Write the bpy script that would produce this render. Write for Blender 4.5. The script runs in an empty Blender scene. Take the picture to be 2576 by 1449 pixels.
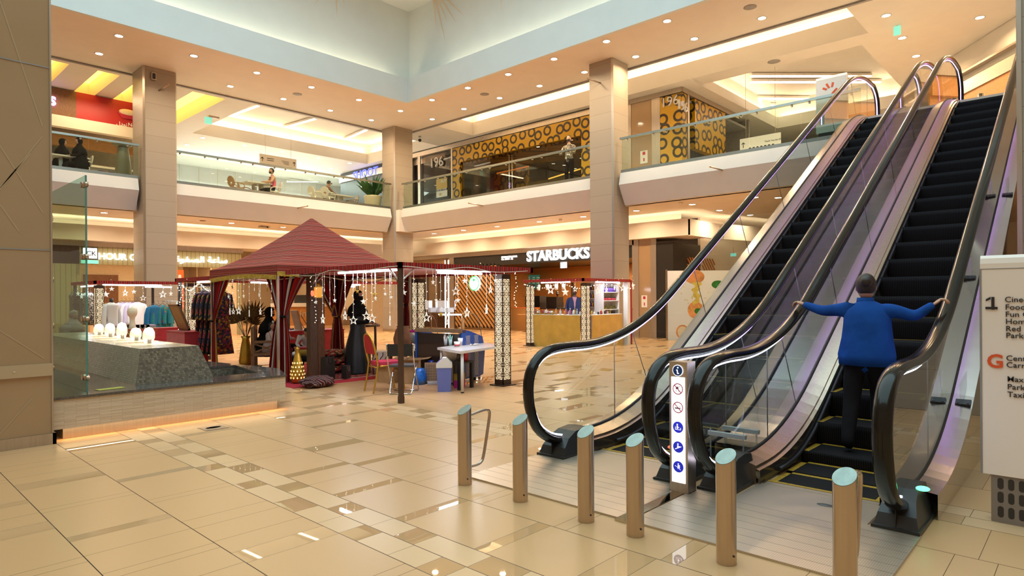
import bpy, bmesh, math, random
from math import sin, cos, pi, radians as RD, sqrt, atan2, tan
from mathutils import Vector as V, Matrix
from mathutils.geometry import tessellate_polygon
random.seed(7)
C = bpy.context.scene.collection
# ---------------------------------------------------------------- camera model (used to lay out the plan of the mall)
FPX, YAW, ROLL, CYP, EYE = 1588.5, RD(42.81), RD(-.39), 747.5, 1.5
cF = V((cos(YAW), sin(YAW), 0)); cR0 = V((sin(YAW), -cos(YAW), 0)); cU0 = V((0, 0, 1))
cR = cos(ROLL)*cR0 + sin(ROLL)*cU0; cU = -sin(ROLL)*cR0 + cos(ROLL)*cU0
EYEP = V((0, 0, EYE))
def ray(px, py): return cF + cR*((px-1288)/FPX) - cU*((py-CYP)/FPX)
def _hit(px, py, i, v):
    d = ray(px, py); return EYEP + d*((v-EYEP[i])/d[i])
def PX(px, py, x): return _hit(px, py, 0, x)
def PY(px, py, y): return _hit(px, py, 1, y)
def PZ(px, py, z=0): return _hit(px, py, 2, z)
def HZ(px, py, p): return (EYEP + ray(px, py)*(cF.x*p[0]+cF.y*p[1])).z      # height of a sighting above plan point p
# ---------------------------------------------------------------- materials
MATS = {}
def M(name, col=(.8,.8,.8), rough=.5, metal=0., emit=None, es=1., var=0., vs=8., bump=0., bs=60., spec=.5, coat=0., alpha=1., stretch=None, sheen=0.):
    if name in MATS: return MATS[name]
    m = bpy.data.materials.new(name); m.use_nodes = True; nt = m.node_tree; b = nt.nodes['Principled BSDF']
    c = (*col, 1)
    b.inputs['Base Color'].default_value = c; b.inputs['Roughness'].default_value = rough; b.inputs['Metallic'].default_value = metal
    b.inputs['Specular IOR Level'].default_value = spec; b.inputs['Coat Weight'].default_value = coat; b.inputs['Coat Roughness'].default_value = .06
    if sheen: b.inputs['Sheen Weight'].default_value = sheen
    if alpha < 1: b.inputs['Alpha'].default_value = alpha
    if emit is not None:
        b.inputs['Emission Color'].default_value = (*emit, 1); b.inputs['Emission Strength'].default_value = es
    if var or bump:
        tc = nt.nodes.new('ShaderNodeTexCoord'); mp = nt.nodes.new('ShaderNodeMapping')
        nt.links.new(tc.outputs['Object'], mp.inputs['Vector'])
        if stretch: mp.inputs['Scale'].default_value = stretch
        if var:
            n = nt.nodes.new('ShaderNodeTexNoise'); n.inputs['Scale'].default_value = vs; n.inputs['Detail'].default_value = 3
            nt.links.new(mp.outputs[0], n.inputs['Vector'])
            r = nt.nodes.new('ShaderNodeValToRGB'); nt.links.new(n.outputs['Fac'], r.inputs['Fac'])
            r.color_ramp.elements[0].position = .3; r.color_ramp.elements[1].position = .7
            r.color_ramp.elements[0].color = (*[max(0, x*(1-var)) for x in col], 1); r.color_ramp.elements[1].color = (*[min(1, x*(1+var)) for x in col], 1)
            nt.links.new(r.outputs[0], b.inputs['Base Color'])
        if bump:
            n2 = nt.nodes.new('ShaderNodeTexNoise'); n2.inputs['Scale'].default_value = bs; n2.inputs['Detail'].default_value = 2
            nt.links.new(mp.outputs[0], n2.inputs['Vector'])
            bp = nt.nodes.new('ShaderNodeBump'); bp.inputs['Strength'].default_value = bump; bp.inputs['Distance'].default_value = .01
            nt.links.new(n2.outputs['Fac'], bp.inputs['Height']); nt.links.new(bp.outputs[0], b.inputs['Normal'])
    MATS[name] = m; return m
def mnodes(name):
    m = bpy.data.materials.new(name); m.use_nodes = True; MATS[name] = m
    return m, m.node_tree, m.node_tree.nodes['Principled BSDF'], m.node_tree.nodes, m.node_tree.links
def mglass(name, tint=(.9,.96,.94), refl=1.0, ior=1.5):
    m = bpy.data.materials.new(name); m.use_nodes = True; nt = m.node_tree; nt.nodes.clear()
    o = nt.nodes.new('ShaderNodeOutputMaterial'); mix = nt.nodes.new('ShaderNodeMixShader'); t = nt.nodes.new('ShaderNodeBsdfTransparent'); g = nt.nodes.new('ShaderNodeBsdfGlossy')
    fr = nt.nodes.new('ShaderNodeFresnel'); fr.inputs['IOR'].default_value = ior
    geo = nt.nodes.new('ShaderNodeNewGeometry'); mul = nt.nodes.new('ShaderNodeMath'); mul.operation = 'MULTIPLY'; mul.inputs[1].default_value = refl
    inv = nt.nodes.new('ShaderNodeMath'); inv.operation = 'SUBTRACT'; inv.inputs[0].default_value = 1.0
    m2 = nt.nodes.new('ShaderNodeMath'); m2.operation = 'MULTIPLY'
    t.inputs[0].default_value = (*tint, 1); g.inputs['Roughness'].default_value = .0
    nt.links.new(geo.outputs['Backfacing'], inv.inputs[1]); nt.links.new(fr.outputs[0], mul.inputs[0]); nt.links.new(mul.outputs[0], m2.inputs[0]); nt.links.new(inv.outputs[0], m2.inputs[1])
    nt.links.new(m2.outputs[0], mix.inputs[0]); nt.links.new(t.outputs[0], mix.inputs[1]); nt.links.new(g.outputs[0], mix.inputs[2]); nt.links.new(mix.outputs[0], o.inputs[0])
    MATS[name] = m; return m
# ---------------------------------------------------------------- mesh builder
class MB:
    def __init__(s): s.v = []; s.f = []; s.m = []; s.sm = []
    def add(s, vs, fs, mi=0, sm=False):
        b = len(s.v); s.v += [tuple(p) for p in vs]
        for f in fs: s.f.append([b+i for i in f]); s.m.append(mi); s.sm.append(sm)
        return s
    def box(s, lo, hi, mi=0, X=None):
        x0, y0, z0 = lo; x1, y1, z1 = hi
        vs = [(x0,y0,z0),(x1,y0,z0),(x1,y1,z0),(x0,y1,z0),(x0,y0,z1),(x1,y0,z1),(x1,y1,z1),(x0,y1,z1)]
        if X is not None: vs = [X @ V(p) for p in vs]
        return s.add(vs, [(0,3,2,1),(4,5,6,7),(0,1,5,4),(1,2,6,5),(2,3,7,6),(3,0,4,7)], mi)
    def cb(s, c, d, mi=0, rz=0., X=None):        # box by centre, size
        T = Matrix.Translation(V(c)) @ Matrix.Rotation(rz, 4, 'Z')
        if X is not None: T = X @ T
        h = [k/2 for k in d]; return s.box((-h[0],-h[1],-h[2]), (h[0],h[1],h[2]), mi, T)
    def quad(s, *p, mi=0): return s.add(p, [tuple(range(len(p)))], mi)
    def prism(s, poly, f0, f1, mi=0, caps=True, sm=False):      # poly 2d, f maps 2d->3d at both ends
        n = len(poly); a = [f0(*p) for p in poly]; b = [f1(*p) for p in poly]
        fs = [(i, (i+1) % n, n+(i+1) % n, n+i) for i in range(n)]
        s.add(a+b, fs, mi, sm)
        if caps:
            for q, rev in ((a, 1), (b, 0)):
                t = tessellate_polygon([[V(p) for p in q]])
                s.add(q, [tuple(x) for x in t], mi)
        return s
    def ext(s, poly, z0, z1, mi=0): return s.prism(poly, lambda x, y: (x,y,z0), lambda x, y: (x,y,z1), mi)
    def cyl(s, p0, p1, r0, r1=None, n=16, mi=0, caps=True, sm=True):
        r1 = r0 if r1 is None else r1; p0 = V(p0); p1 = V(p1); d = (p1-p0).normalized()
        u = d.orthogonal().normalized(); w = d.cross(u)
        vs = [p0+(u*cos(2*pi*i/n)+w*sin(2*pi*i/n))*r0 for i in range(n)] + [p1+(u*cos(2*pi*i/n)+w*sin(2*pi*i/n))*r1 for i in range(n)]
        s.add(vs, [(i, (i+1) % n, n+(i+1) % n, n+i) for i in range(n)], mi, sm)
        if caps: s.add(vs[:n], [tuple(range(n))[::-1]], mi); s.add(vs[n:], [tuple(range(n))], mi)
        return s
    def tube(s, path, r, n=8, mi=0, closed=False, caps=True, sec=None, sm=True, up=None):   # sec: list of 2d section points (side, up) instead of a circle
        P = [V(p) for p in path]; k = len(P); rings = []; prev = None
        sec = sec or [(cos(2*pi*i/n), sin(2*pi*i/n)) for i in range(n)]; n = len(sec)
        for i, p in enumerate(P):
            t = ((P[(i+1) % k] if closed or i < k-1 else p) - (P[i-1] if closed or i > 0 else p)).normalized()
            if up is not None: side = t.cross(V(up)).normalized(); u = side.cross(t)
            else:
                if prev is None: u = t.orthogonal().normalized()
                else: u = (prev - t*prev.dot(t)).normalized()
                prev = u; side = t.cross(u)
            rr = r[i] if isinstance(r, (list, tuple)) else r
            rings.append([p+side*a*rr+u*b*rr for a, b in sec])
        vs = [q for R in rings for q in R]; fs = []
        for i in range(k if closed else k-1):
            a = i*n; b = ((i+1) % k)*n
            for j in range(n): fs.append((a+j, a+(j+1) % n, b+(j+1) % n, b+j))
        s.add(vs, fs, mi, sm)
        if caps and not closed: s.add(rings[0], [tuple(range(n))[::-1]], mi); s.add(rings[-1], [tuple(range(n))], mi)
        return s
    def lathe(s, prof, c=(0,0,0), n=24, mi=0, sx=1., sy=1., sm=True, wav=None):
        vs = []
        for r, z in prof:
            for i in range(n):
                a = 2*pi*i/n; q = r*(1+(wav(a, z) if wav else 0)); vs.append((c[0]+q*cos(a)*sx, c[1]+q*sin(a)*sy, c[2]+z))
        fs = [(i*n+j, i*n+(j+1) % n, (i+1)*n+(j+1) % n, (i+1)*n+j) for i in range(len(prof)-1) for j in range(n)]
        if prof[0][0] > 1e-5: fs.append(tuple(range(n))[::-1])
        if prof[-1][0] > 1e-5: fs.append(tuple((len(prof)-1)*n+j for j in range(n)))
        return s.add(vs, fs, mi, sm)
    def ell(s, c, r, mi=0, n=16, m=10, X=None, f=None):
        r = (r,)*3 if isinstance(r, (int, float)) else r; vs = []
        for i in range(m+1):
            t = pi*i/m
            for j in range(n):
                a = 2*pi*j/n; p = V((sin(t)*cos(a), sin(t)*sin(a), -cos(t)))
                if f: p = V(f(p))
                p = V((p.x*r[0], p.y*r[1], p.z*r[2]))
                if X is not None: p = X @ p
                vs.append(p+V(c))
        return s.add(vs, [(i*n+j, i*n+(j+1) % n, (i+1)*n+(j+1) % n, (i+1)*n+j) for i in range(m) for j in range(n)], mi, True)
    def grid(s, f, nu, nv, mi=0, sm=True, thick=0.):        # f(u,v) -> point, u,v in 0..1
        vs = [f(i/nu, j/nv) for j in range(nv+1) for i in range(nu+1)]
        return s.add(vs, [(j*(nu+1)+i, j*(nu+1)+i+1, (j+1)*(nu+1)+i+1, (j+1)*(nu+1)+i) for j in range(nv) for i in range(nu)], mi, sm)
    def build(s, name, mats, parent=None, loc=None, rz=None):
        me = bpy.data.meshes.new(name); me.from_pydata(s.v, [], s.f)
        for m in (mats if isinstance(mats, (list, tuple)) else [mats]): me.materials.append(m if not isinstance(m, str) else MATS[m])
        me.polygons.foreach_set('material_index', s.m); me.polygons.foreach_set('use_smooth', s.sm)
        bm = bmesh.new(); bm.from_mesh(me); bmesh.ops.remove_doubles(bm, verts=bm.verts, dist=1e-5); bmesh.ops.recalc_face_normals(bm, faces=bm.faces); bm.to_mesh(me); bm.free()
        me.update(); o = bpy.data.objects.new(name, me); C.objects.link(o)
        if parent is not None: o.parent = parent
        if loc is not None: o.location = loc
        if rz is not None: o.rotation_euler = (0, 0, rz)
        return o
def tag(o, label, cat, group=None):
    o['label'] = label; o['category'] = cat
    if group: o['group'] = group
    return o
def thing(name, label, cat, loc=(0,0,0), rz=0., group=None):
    o = bpy.data.objects.new(name, None); C.objects.link(o); o.empty_display_size = .1; o.location = loc; o.rotation_euler = (0, 0, rz)
    return tag(o, label, cat, group)
def stru(name, mb, mats): o = mb.build(name, mats); o['kind'] = 'structure'; return o
def dup(root, loc, rz=0., label=None, group=None, scale=None):
    r = root.copy(); C.objects.link(r); r.location = loc; r.rotation_euler = (0, 0, rz)
    if scale: r.scale = scale if isinstance(scale, (tuple, list)) else (scale,)*3
    if label: r['label'] = label
    if group: r['group'] = group
    for ch in list(root.children):
        c = ch.copy(); C.objects.link(c); c.parent = r
        for g in list(ch.children):
            d = g.copy(); C.objects.link(d); d.parent = c
    return r
def text(name, body, mat, h, parent=None, o=(0,0,0), ux=(1,0,0), uz=(0,0,1), ext=.004, bold=0., align='LEFT', sx=1.):
    cu = bpy.data.curves.new(name, 'FONT'); cu.body = body; cu.size = h/.72; cu.extrude = ext; cu.offset = bold*h; cu.align_x = align; cu.resolution_u = 3; cu.space_line = .9
    ob = bpy.data.objects.new(name, cu); C.objects.link(ob); bpy.context.view_layer.update()
    me = bpy.data.meshes.new_from_object(ob.evaluated_get(bpy.context.evaluated_depsgraph_get())); bpy.data.objects.remove(ob)
    x = V(ux).normalized(); y = V(uz).normalized(); z = x.cross(y)
    for v in me.vertices: v.co = V(o) + x*v.co.x*sx + y*v.co.y + z*v.co.z
    me.materials.clear(); me.materials.append(mat if not isinstance(mat, str) else MATS[mat]); me.update()
    t = bpy.data.objects.new(name, me); C.objects.link(t)
    if parent is not None: t.parent = parent
    return t
def area(name, loc, size, power, col, rot=(0,0,0), shape='RECTANGLE', sy=None, spread=None):
    l = bpy.data.lights.new(name, 'AREA'); l.shape = shape; l.size = size; l.energy = power; l.color = col
    if sy: l.size_y = sy
    if spread: l.spread = spread
    o = bpy.data.objects.new(name, l); C.objects.link(o); o.location = loc; o.rotation_euler = rot; return o
def circ(cx, cy, r, n=16, a0=0.): return [(cx+r*cos(a0+2*pi*i/n), cy+r*sin(a0+2*pi*i/n)) for i in range(n)]
def arcpts(c, r, a0, a1, n): return [(c[0]+r*cos(a0+(a1-a0)*i/n), c[1]+r*sin(a0+(a1-a0)*i/n)) for i in range(n+1)]
def bez(pts, n=8):      # catmull-rom through points
    P = [V(p) for p in pts]; out = []
    for i in range(len(P)-1):
        a = P[max(i-1, 0)]; b = P[i]; c = P[i+1]; d = P[min(i+2, len(P)-1)]
        for k in range(n):
            t = k/n; out.append(.5*((2*b)+(c-a)*t+(2*a-5*b+4*c-d)*t*t+(3*b-a-3*c+d)*t**3))
    return out+[P[-1]]
WARM = (1., .72, .42); WARMER = (1., .66, .33); COOL = (.85, .93, 1.); PI2 = pi/2
# ---------------------------------------------------------------- shared materials
M('paint', (.80,.76,.70), .6, var=.02, vs=2); M('paint_white', (.64,.625,.61), .6, var=.02, vs=2); M('fascia_paint', (.58,.60,.615), .6, var=.02, vs=2); M('vault_daylight_tint', (.74,.84,.86), .7, var=.02, vs=1.5)  # the skylight's cool tint is put into the vault base colour
M('steel', (.56,.45,.35), .28, 1., var=.06, vs=30, stretch=(1,1,.03)); M('steel_soft', (.52,.45,.38), .36, .9, var=.08, vs=40, stretch=(1,1,.04))
M('steel_sheet', (.60,.53,.49), .22, 1., var=.06, vs=1.2, bump=.25, bs=2.2); M('steel_mirror', (.62,.55,.46), .06, 1., var=.04, vs=2)
M('steel_top', (.26,.31,.28), .38, .8, var=.12, vs=25, stretch=(.2,1,1)); M('chrome', (.75,.74,.72), .08, 1., var=.03); M('rail_steel', (.42,.46,.44), .25, .95, var=.05)
M('rubber', (.009,.0075,.006), .16, 0, spec=.35, var=.1); M('black', (.015,.015,.016), .45, var=.15); M('dark_plastic', (.026,.025,.025), .38, var=.1)
M('step_metal', (.022,.020,.020), .42, .6, var=.25, vs=60, stretch=(.05,1,.05)); M('step_yellow', (.42,.24,.02), .5, var=.3, vs=40)
M('wood_dark', (.075,.035,.018), .45, var=.35, vs=12, stretch=(6,6,.6)); M('wood_brown', (.20,.09,.04), .5, var=.3, vs=14, stretch=(6,6,.7)); M('wood_orange', (.52,.24,.07), .4, var=.2, vs=8, stretch=(.6,6,6))
M('lattice_brown', (.050,.024,.014), .5, var=.2); M('granite', (.10,.085,.075), .12, var=.5, vs=90, coat=.3); M('travertine', (.68,.56,.42), .6, var=.1)
M('white', (.82,.82,.82), .4, var=.02); M('white_gloss', (.85,.84,.85), .18, var=.02, coat=.3); M('offwhite', (.72,.66,.58), .5, var=.03); M('grey', (.28,.27,.27), .5, var=.1)
M('beige_glass', (.40,.265,.15), .07, var=.03, vs=2, coat=.5); M('red_cloth', (.42,.012,.020), .8, var=.2, sheen=.3); M('red_carpet', (.45,.015,.035), .95, var=.15, vs=40, bump=.4)
M('black_cloth', (.008,.008,.009), .9, var=.3, spec=.15); M('abaya_sheen', (.008,.013,.018), .5, var=.3, vs=6); M('blue_cloth', (.010,.065,.29), .9, var=.2, vs=5, bump=1., bs=7, spec=.15); M('pants', (.010,.009,.010), .9, var=.2, spec=.15)
M('skin', (.52,.28,.18), .5, var=.06); M('skin_dark', (.10,.048,.028), .5, var=.08); M('hair', (.022,.011,.008), .5, var=.3, vs=30); M('hair_black', (.010,.008,.008), .5, var=.3)
M('gold_cloth', (.50,.30,.035), .55, var=.15, vs=3, sheen=.3); M('gold', (.62,.36,.05), .32, .7, var=.1); M('gold_fringe', (.55,.34,.04), .7, var=.25, vs=30)
M('cardboard', (.40,.25,.12), .8, var=.1); M('blue_plastic', (.015,.08,.36), .25, var=.05, coat=.3); M('bin_blue', (.14,.19,.58), .4, var=.04); M('plastic_bag', (.02,.14,.55), .22, var=.3, vs=20, bump=.8, bs=25)
M('clear_plastic', (.75,.85,.95), .1, alpha=.35); M('terracotta', (.30,.16,.09), .7, var=.2); M('cream', (.78,.66,.48), .5, var=.04); M('orange', (.80,.16,.03), .5, var=.05)
M('emit_lens', (1,1,1), .5, emit=(1., .80, .55), es=26.); M('emit_tube', (1,1,1), .4, emit=(.93,.96,1.), es=14.); M('emit_line', (1,1,1), .4, emit=(1., .84, .62), es=5.)
M('emit_sign', (1,1,1), .4, emit=(1., .98, .95), es=3.2); M('emit_led', (1,1,1), .4, emit=(.72,.72,1.), es=8.); M('emit_violet', (1,1,1), .4, emit=(.50,.28,1.), es=9.)
M('emit_panel', (1,1,1), .4, emit=(.95,.96,1.), es=1.35); M('emit_lattice', (1,.9,.75), .5, emit=(1., .76, .46), es=1.15); M('emit_fairy', (1,1,1), .4, emit=(1., .82, .5), es=4.)
M('emit_star', (.95,.93,.9), .3, emit=(1., .9, .75), es=.30); M('emit_green', (.1,.8,.3), .4, emit=(.1,1.,.35), es=3.); M('emit_red', (1,.1,.05), .4, emit=(1., .06,.03), es=4.); M('emit_exit', (.1,.8,.6), .4, emit=(.45,.95,.85), es=.5)
M('emit_blue', (.1,.1,1), .4, emit=(.06,.10,1.), es=2.2); M('emit_screen', (.8,.8,.9), .3, emit=(.8,.85,.95), es=1.4); M('emit_yellow', (1,.7,.2), .5, emit=(1., .58, .10), es=3.); M('emit_skylight', (1,1,1), .5, emit=(.55,.90,1.), es=1.7)
mglass('glass', (.93,.97,.95)); mglass('glass_green', (.66,.80,.72), .75); mglass('glass_rail', (.84,.91,.87), 1.0); mglass('glass_shop', (.66,.60,.54), 1.2); mglass('glass_clear', (.97,.98,.98), .9)
M('glass_edge', (.10,.28,.24), .15, var=.1)
def floor_mat():
    m, nt, b, N, L = mnodes('floor_stone'); geo = N.new('ShaderNodeNewGeometry'); sep = N.new('ShaderNodeSeparateXYZ'); L.new(geo.outputs['Position'], sep.inputs[0])
    def mt(op, a, bb=None, c=None):
        n = N.new('ShaderNodeMath'); n.operation = op
        for i, q in enumerate((a, bb, c)):
            if q is None: continue
            if isinstance(q, (int, float)): n.inputs[i].default_value = q
            else: L.new(q, n.inputs[i])
        return n.outputs[0]
    X, Y = sep.outputs[0], sep.outputs[1]
    P = 2.8; xm = mt('FLOORED_MODULO', mt('SUBTRACT', X, 2.6), P)            # 4 columns of 0.6 then a 0.4 border of two 0.2 strips
    inb = mt('GREATER_THAN', xm, 2.4)
    cw = mt('SUBTRACT', .6, mt('MULTIPLY', inb, .4)); xs = mt('SUBTRACT', xm, mt('MULTIPLY', inb, 2.4))
    ci = mt('FLOOR', mt('DIVIDE', xs, cw)); cx = mt('SUBTRACT', xs, mt('MULTIPLY', ci, cw))
    dx = mt('MINIMUM', cx, mt('SUBTRACT', cw, cx))
    cid = mt('ADD', mt('ADD', mt('MULTIPLY', mt('FLOOR', mt('DIVIDE', mt('SUBTRACT', X, 2.6), P)), 7.), ci), mt('MULTIPLY', inb, 4.))
    def rnd(a, bb, off):
        w = N.new('ShaderNodeTexWhiteNoise'); w.noise_dimensions = '3D'; cb = N.new('ShaderNodeCombineXYZ'); L.new(a, cb.inputs[0]); L.new(bb, cb.inputs[1]); cb.inputs[2].default_value = off
        L.new(cb.outputs[0], w.inputs['Vector']); return w.outputs['Value']
    zero = N.new('ShaderNodeValue'); zero.outputs[0].default_value = 0.
    PY_ = .78; yo = mt('ADD', Y, mt('MULTIPLY', rnd(cid, zero.outputs[0], 1.), PY_))
    yi = mt('FLOOR', mt('DIVIDE', yo, PY_)); ym = mt('SUBTRACT', yo, mt('MULTIPLY', yi, PY_))
    r1 = rnd(cid, yi, 2.); r2 = rnd(cid, yi, 3.)
    sw = mt('ADD', .10, mt('MULTIPLY', mt('GREATER_THAN', r1, .6), .10)); sw = mt('ADD', sw, mt('MULTIPLY', inb, .10))
    st = mt('LESS_THAN', ym, sw)                                           # inside the accent strip
    half = mt('GREATER_THAN', r2, .62)
    d1 = mt('MINIMUM', ym, mt('ABSOLUTE', mt('SUBTRACT', ym, sw))); d1 = mt('MINIMUM', d1, mt('SUBTRACT', PY_, ym))
    d2 = mt('ADD', mt('ABSOLUTE', mt('SUBTRACT', ym, .46)), mt('MULTIPLY', mt('SUBTRACT', 1., half), 9.))
    dy = mt('MINIMUM', d1, d2)
    g = mt('MAXIMUM', mt('LESS_THAN', dx, .0027), mt('LESS_THAN', dy, .0014))
    pol = mt('MULTIPLY', st, mt('MAXIMUM', inb, mt('GREATER_THAN', rnd(cid, yi, 5.), .38)))
    nz = N.new('ShaderNodeTexNoise'); nz.inputs['Scale'].default_value = 260.; L.new(geo.outputs['Position'], nz.inputs['Vector'])
    def mix(f, a, bb):
        n = N.new('ShaderNodeMix'); n.data_type = 'RGBA'; L.new(f, n.inputs[0])
        for i, q in ((6, a), (7, bb)):
            if isinstance(q, tuple): n.inputs[i].default_value = (*q, 1)
            else: L.new(q, n.inputs[i])
        return n.outputs[2]
    c0 = mix(nz.outputs[0], (.60,.345,.165), (.68,.395,.195)); c0 = mix(mt('MULTIPLY', inb, mt('SUBTRACT', 1., st)), c0, (.70,.44,.24)); c0 = mix(pol, c0, (.64,.375,.185)); c0 = mix(g, c0, (.05,.035,.022))
    L.new(c0, b.inputs['Base Color'])
    L.new(mt('ADD', mt('SUBTRACT', .30, mt('MULTIPLY', pol, .285)), mt('MULTIPLY', g, .4)), b.inputs['Roughness'])
    L.new(mt('ADD', mt('ADD', .34, mt('MULTIPLY', pol, .9)), mt('MULTIPLY', g, -.3)), b.inputs['Specular IOR Level'])
floor_mat()
def panel_mat(name, col, jcol, w, h, rough=.35, var=.04, axis='z', jw=.006):      # stone cladding with horizontal joints
    m, nt, b, N, L = mnodes(name); geo = N.new('ShaderNodeNewGeometry'); sep = N.new('ShaderNodeSeparateXYZ'); L.new(geo.outputs['Position'], sep.inputs[0])
    md = N.new('ShaderNodeMath'); md.operation = 'FLOORED_MODULO'; md.inputs[1].default_value = h; L.new(sep.outputs[2], md.inputs[0])
    lt = N.new('ShaderNodeMath'); lt.operation = 'LESS_THAN'; lt.inputs[1].default_value = jw; L.new(md.outputs[0], lt.inputs[0])
    fl = N.new('ShaderNodeTexWhiteNoise'); fl.noise_dimensions = '1D'; dv = N.new('ShaderNodeMath'); dv.operation = 'DIVIDE'; dv.inputs[1].default_value = h; L.new(sep.outputs[2], dv.inputs[0])
    fo = N.new('ShaderNodeMath'); fo.operation = 'FLOOR'; L.new(dv.outputs[0], fo.inputs[0]); L.new(fo.outputs[0], fl.inputs['W'])
    r = N.new('ShaderNodeMix'); r.data_type = 'RGBA'; L.new(fl.outputs[0], r.inputs[0]); r.inputs[6].default_value = (*[c*(1-var) for c in col], 1); r.inputs[7].default_value = (*[c*(1+var) for c in col], 1)
    mx = N.new('ShaderNodeMix'); mx.data_type = 'RGBA'; L.new(lt.outputs[0], mx.inputs[0]); L.new(r.outputs[2], mx.inputs[6]); mx.inputs[7].default_value = (*jcol, 1)
    L.new(mx.outputs[2], b.inputs['Base Color']); b.inputs['Roughness'].default_value = rough; return m
panel_mat('column_stone', (.39,.335,.27), (.18,.14,.10), 1, .53, .42)
def brickmat(name, c1, c2, mor, bw, rh, ms=.004, rough=.5, rot=None, bump=.5, metal=0., sq=None):
    m, nt, b, N, L = mnodes(name); tc = N.new('ShaderNodeTexCoord'); geo = N.new('ShaderNodeNewGeometry')
    # wall mapping: along = x + y, up = z
    sep = N.new('ShaderNodeSeparateXYZ'); L.new(geo.outputs['Position'], sep.inputs[0]); ad = N.new('ShaderNodeMath'); ad.operation = 'ADD'; L.new(sep.outputs[0], ad.inputs[0]); L.new(sep.outputs[1], ad.inputs[1])
    cb = N.new('ShaderNodeCombineXYZ'); L.new(ad.outputs[0], cb.inputs[0])
    if sq:      # sloping or flat: use z + a share of y so that flat tops still get courses
        a2 = N.new('ShaderNodeMath'); a2.operation = 'MULTIPLY_ADD'; L.new(sep.outputs[1], a2.inputs[0]); a2.inputs[1].default_value = sq; L.new(sep.outputs[2], a2.inputs[2]); L.new(a2.outputs[0], cb.inputs[1])
    else: L.new(sep.outputs[2], cb.inputs[1])
    br = N.new('ShaderNodeTexBrick'); L.new(cb.outputs[0], br.inputs['Vector']); br.inputs['Scale'].default_value = 1.; br.inputs['Brick Width'].default_value = bw; br.inputs['Row Height'].default_value = rh
    br.inputs['Mortar Size'].default_value = ms; br.inputs['Mortar Smooth'].default_value = .2; br.inputs['Bias'].default_value = 0.
    br.inputs['Color1'].default_value = (*c1, 1); br.inputs['Color2'].default_value = (*c2, 1); br.inputs['Mortar'].default_value = (*mor, 1); L.new(br.outputs['Color'], b.inputs['Base Color'])
    b.inputs['Roughness'].default_value = rough; b.inputs['Metallic'].default_value = metal
    if bump:
        bp = N.new('ShaderNodeBump'); bp.inputs['Strength'].default_value = bump; bp.inputs['Distance'].default_value = .004; inv = N.new('ShaderNodeMath'); inv.operation = 'SUBTRACT'; inv.inputs[0].default_value = 1.; L.new(br.outputs['Fac'], inv.inputs[1])
        L.new(inv.outputs[0], bp.inputs['Height']); L.new(bp.outputs[0], b.inputs['Normal'])
    return m
brickmat('split_stone', (.74,.62,.47), (.60,.48,.34), (.38,.28,.18), .22, .0155, .0016, .7)
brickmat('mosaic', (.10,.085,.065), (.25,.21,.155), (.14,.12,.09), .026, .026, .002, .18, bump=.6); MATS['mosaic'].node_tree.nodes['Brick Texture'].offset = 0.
brickmat('mosaic_wet_lit', (.38,.34,.27), (.60,.54,.43), (.24,.21,.17), .026, .026, .002, .10, bump=1.); MATS['mosaic_wet_lit'].node_tree.nodes['Brick Texture'].offset = 0.  # lighter copy of the mosaic: light on the wet side is in its colour
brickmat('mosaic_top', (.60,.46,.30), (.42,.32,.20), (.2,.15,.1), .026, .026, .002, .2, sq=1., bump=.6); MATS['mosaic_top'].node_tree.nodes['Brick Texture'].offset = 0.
def stripes(name, cols, axis, period, rough=.85, wob=.0, coord='Object', dots=False):      # woven stripes along an axis vector
    m, nt, b, N, L = mnodes(name); tc = N.new('ShaderNodeTexCoord'); dt = N.new('ShaderNodeVectorMath'); dt.operation = 'DOT_PRODUCT'; dt.inputs[1].default_value = axis
    L.new(tc.outputs[coord] if coord != 'UV' else tc.outputs['UV'], dt.inputs[0])
    dv = N.new('ShaderNodeMath'); dv.operation = 'DIVIDE'; dv.inputs[1].default_value = period; L.new(dt.outputs['Value'], dv.inputs[0]); fr = N.new('ShaderNodeMath'); fr.operation = 'FRACT'; L.new(dv.outputs[0], fr.inputs[0])
    r = N.new('ShaderNodeValToRGB'); r.color_ramp.interpolation = 'CONSTANT'; e = r.color_ramp.elements; e[0].position = 0; e[0].color = (*cols[0][1], 1); e.remove(e[1])
    for p, c in cols[1:]: q = e.new(p); q.color = (*c, 1)
    L.new(fr.outputs[0], r.inputs['Fac']); L.new(r.outputs[0], b.inputs['Base Color']); b.inputs['Roughness'].default_value = rough; b.inputs['Specular IOR Level'].default_value = .12; return m
RED, DRED, GREY_, BLK, WHT = (.38,.016,.014), (.20,.008,.010), (.24,.11,.075), (.02,.014,.016), (.60,.52,.44)
SADU = [(0, DRED), (.10, GREY_), (.20, RED), (.26, WHT), (.285, BLK), (.31, RED), (.40, GREY_), (.46, RED), (.55, BLK), (.575, WHT), (.60, RED), (.70, GREY_), (.80, RED), (.86, BLK), (.89, RED), (.95, WHT), (.97, DRED)]
stripes('sadu_roof', SADU, (0,0,1), .115); stripes('sadu_curtain', [(0, DRED), (.16, BLK), (.22, WHT), (.32, BLK), (.38, RED), (.60, GREY_), (.68, DRED), (.76, WHT), (.80, DRED), (.92, BLK)], (1,0,0), 1., coord='UV')
stripes('sadu_trim', [(0, RED), (.3, BLK), (.38, WHT), (.42, BLK), (.5, RED), (.7, DRED), (.78, WHT), (.81, RED)], (1,1,0), .11); stripes('sadu_bundle', [(0, (.06,.015,.02)), (.3, (.5,.45,.4)), (.36, (.06,.02,.02)), (.6, (.16,.02,.03)), (.75, (.5,.45,.4)), (.8, (.05,.02,.02))], (.7,.5,.5), .07)
stripes('sage_slats', [(0, (.36,.33,.19)), (.86, (.22,.20,.11))], (1,0,0), .16, .6)
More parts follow.
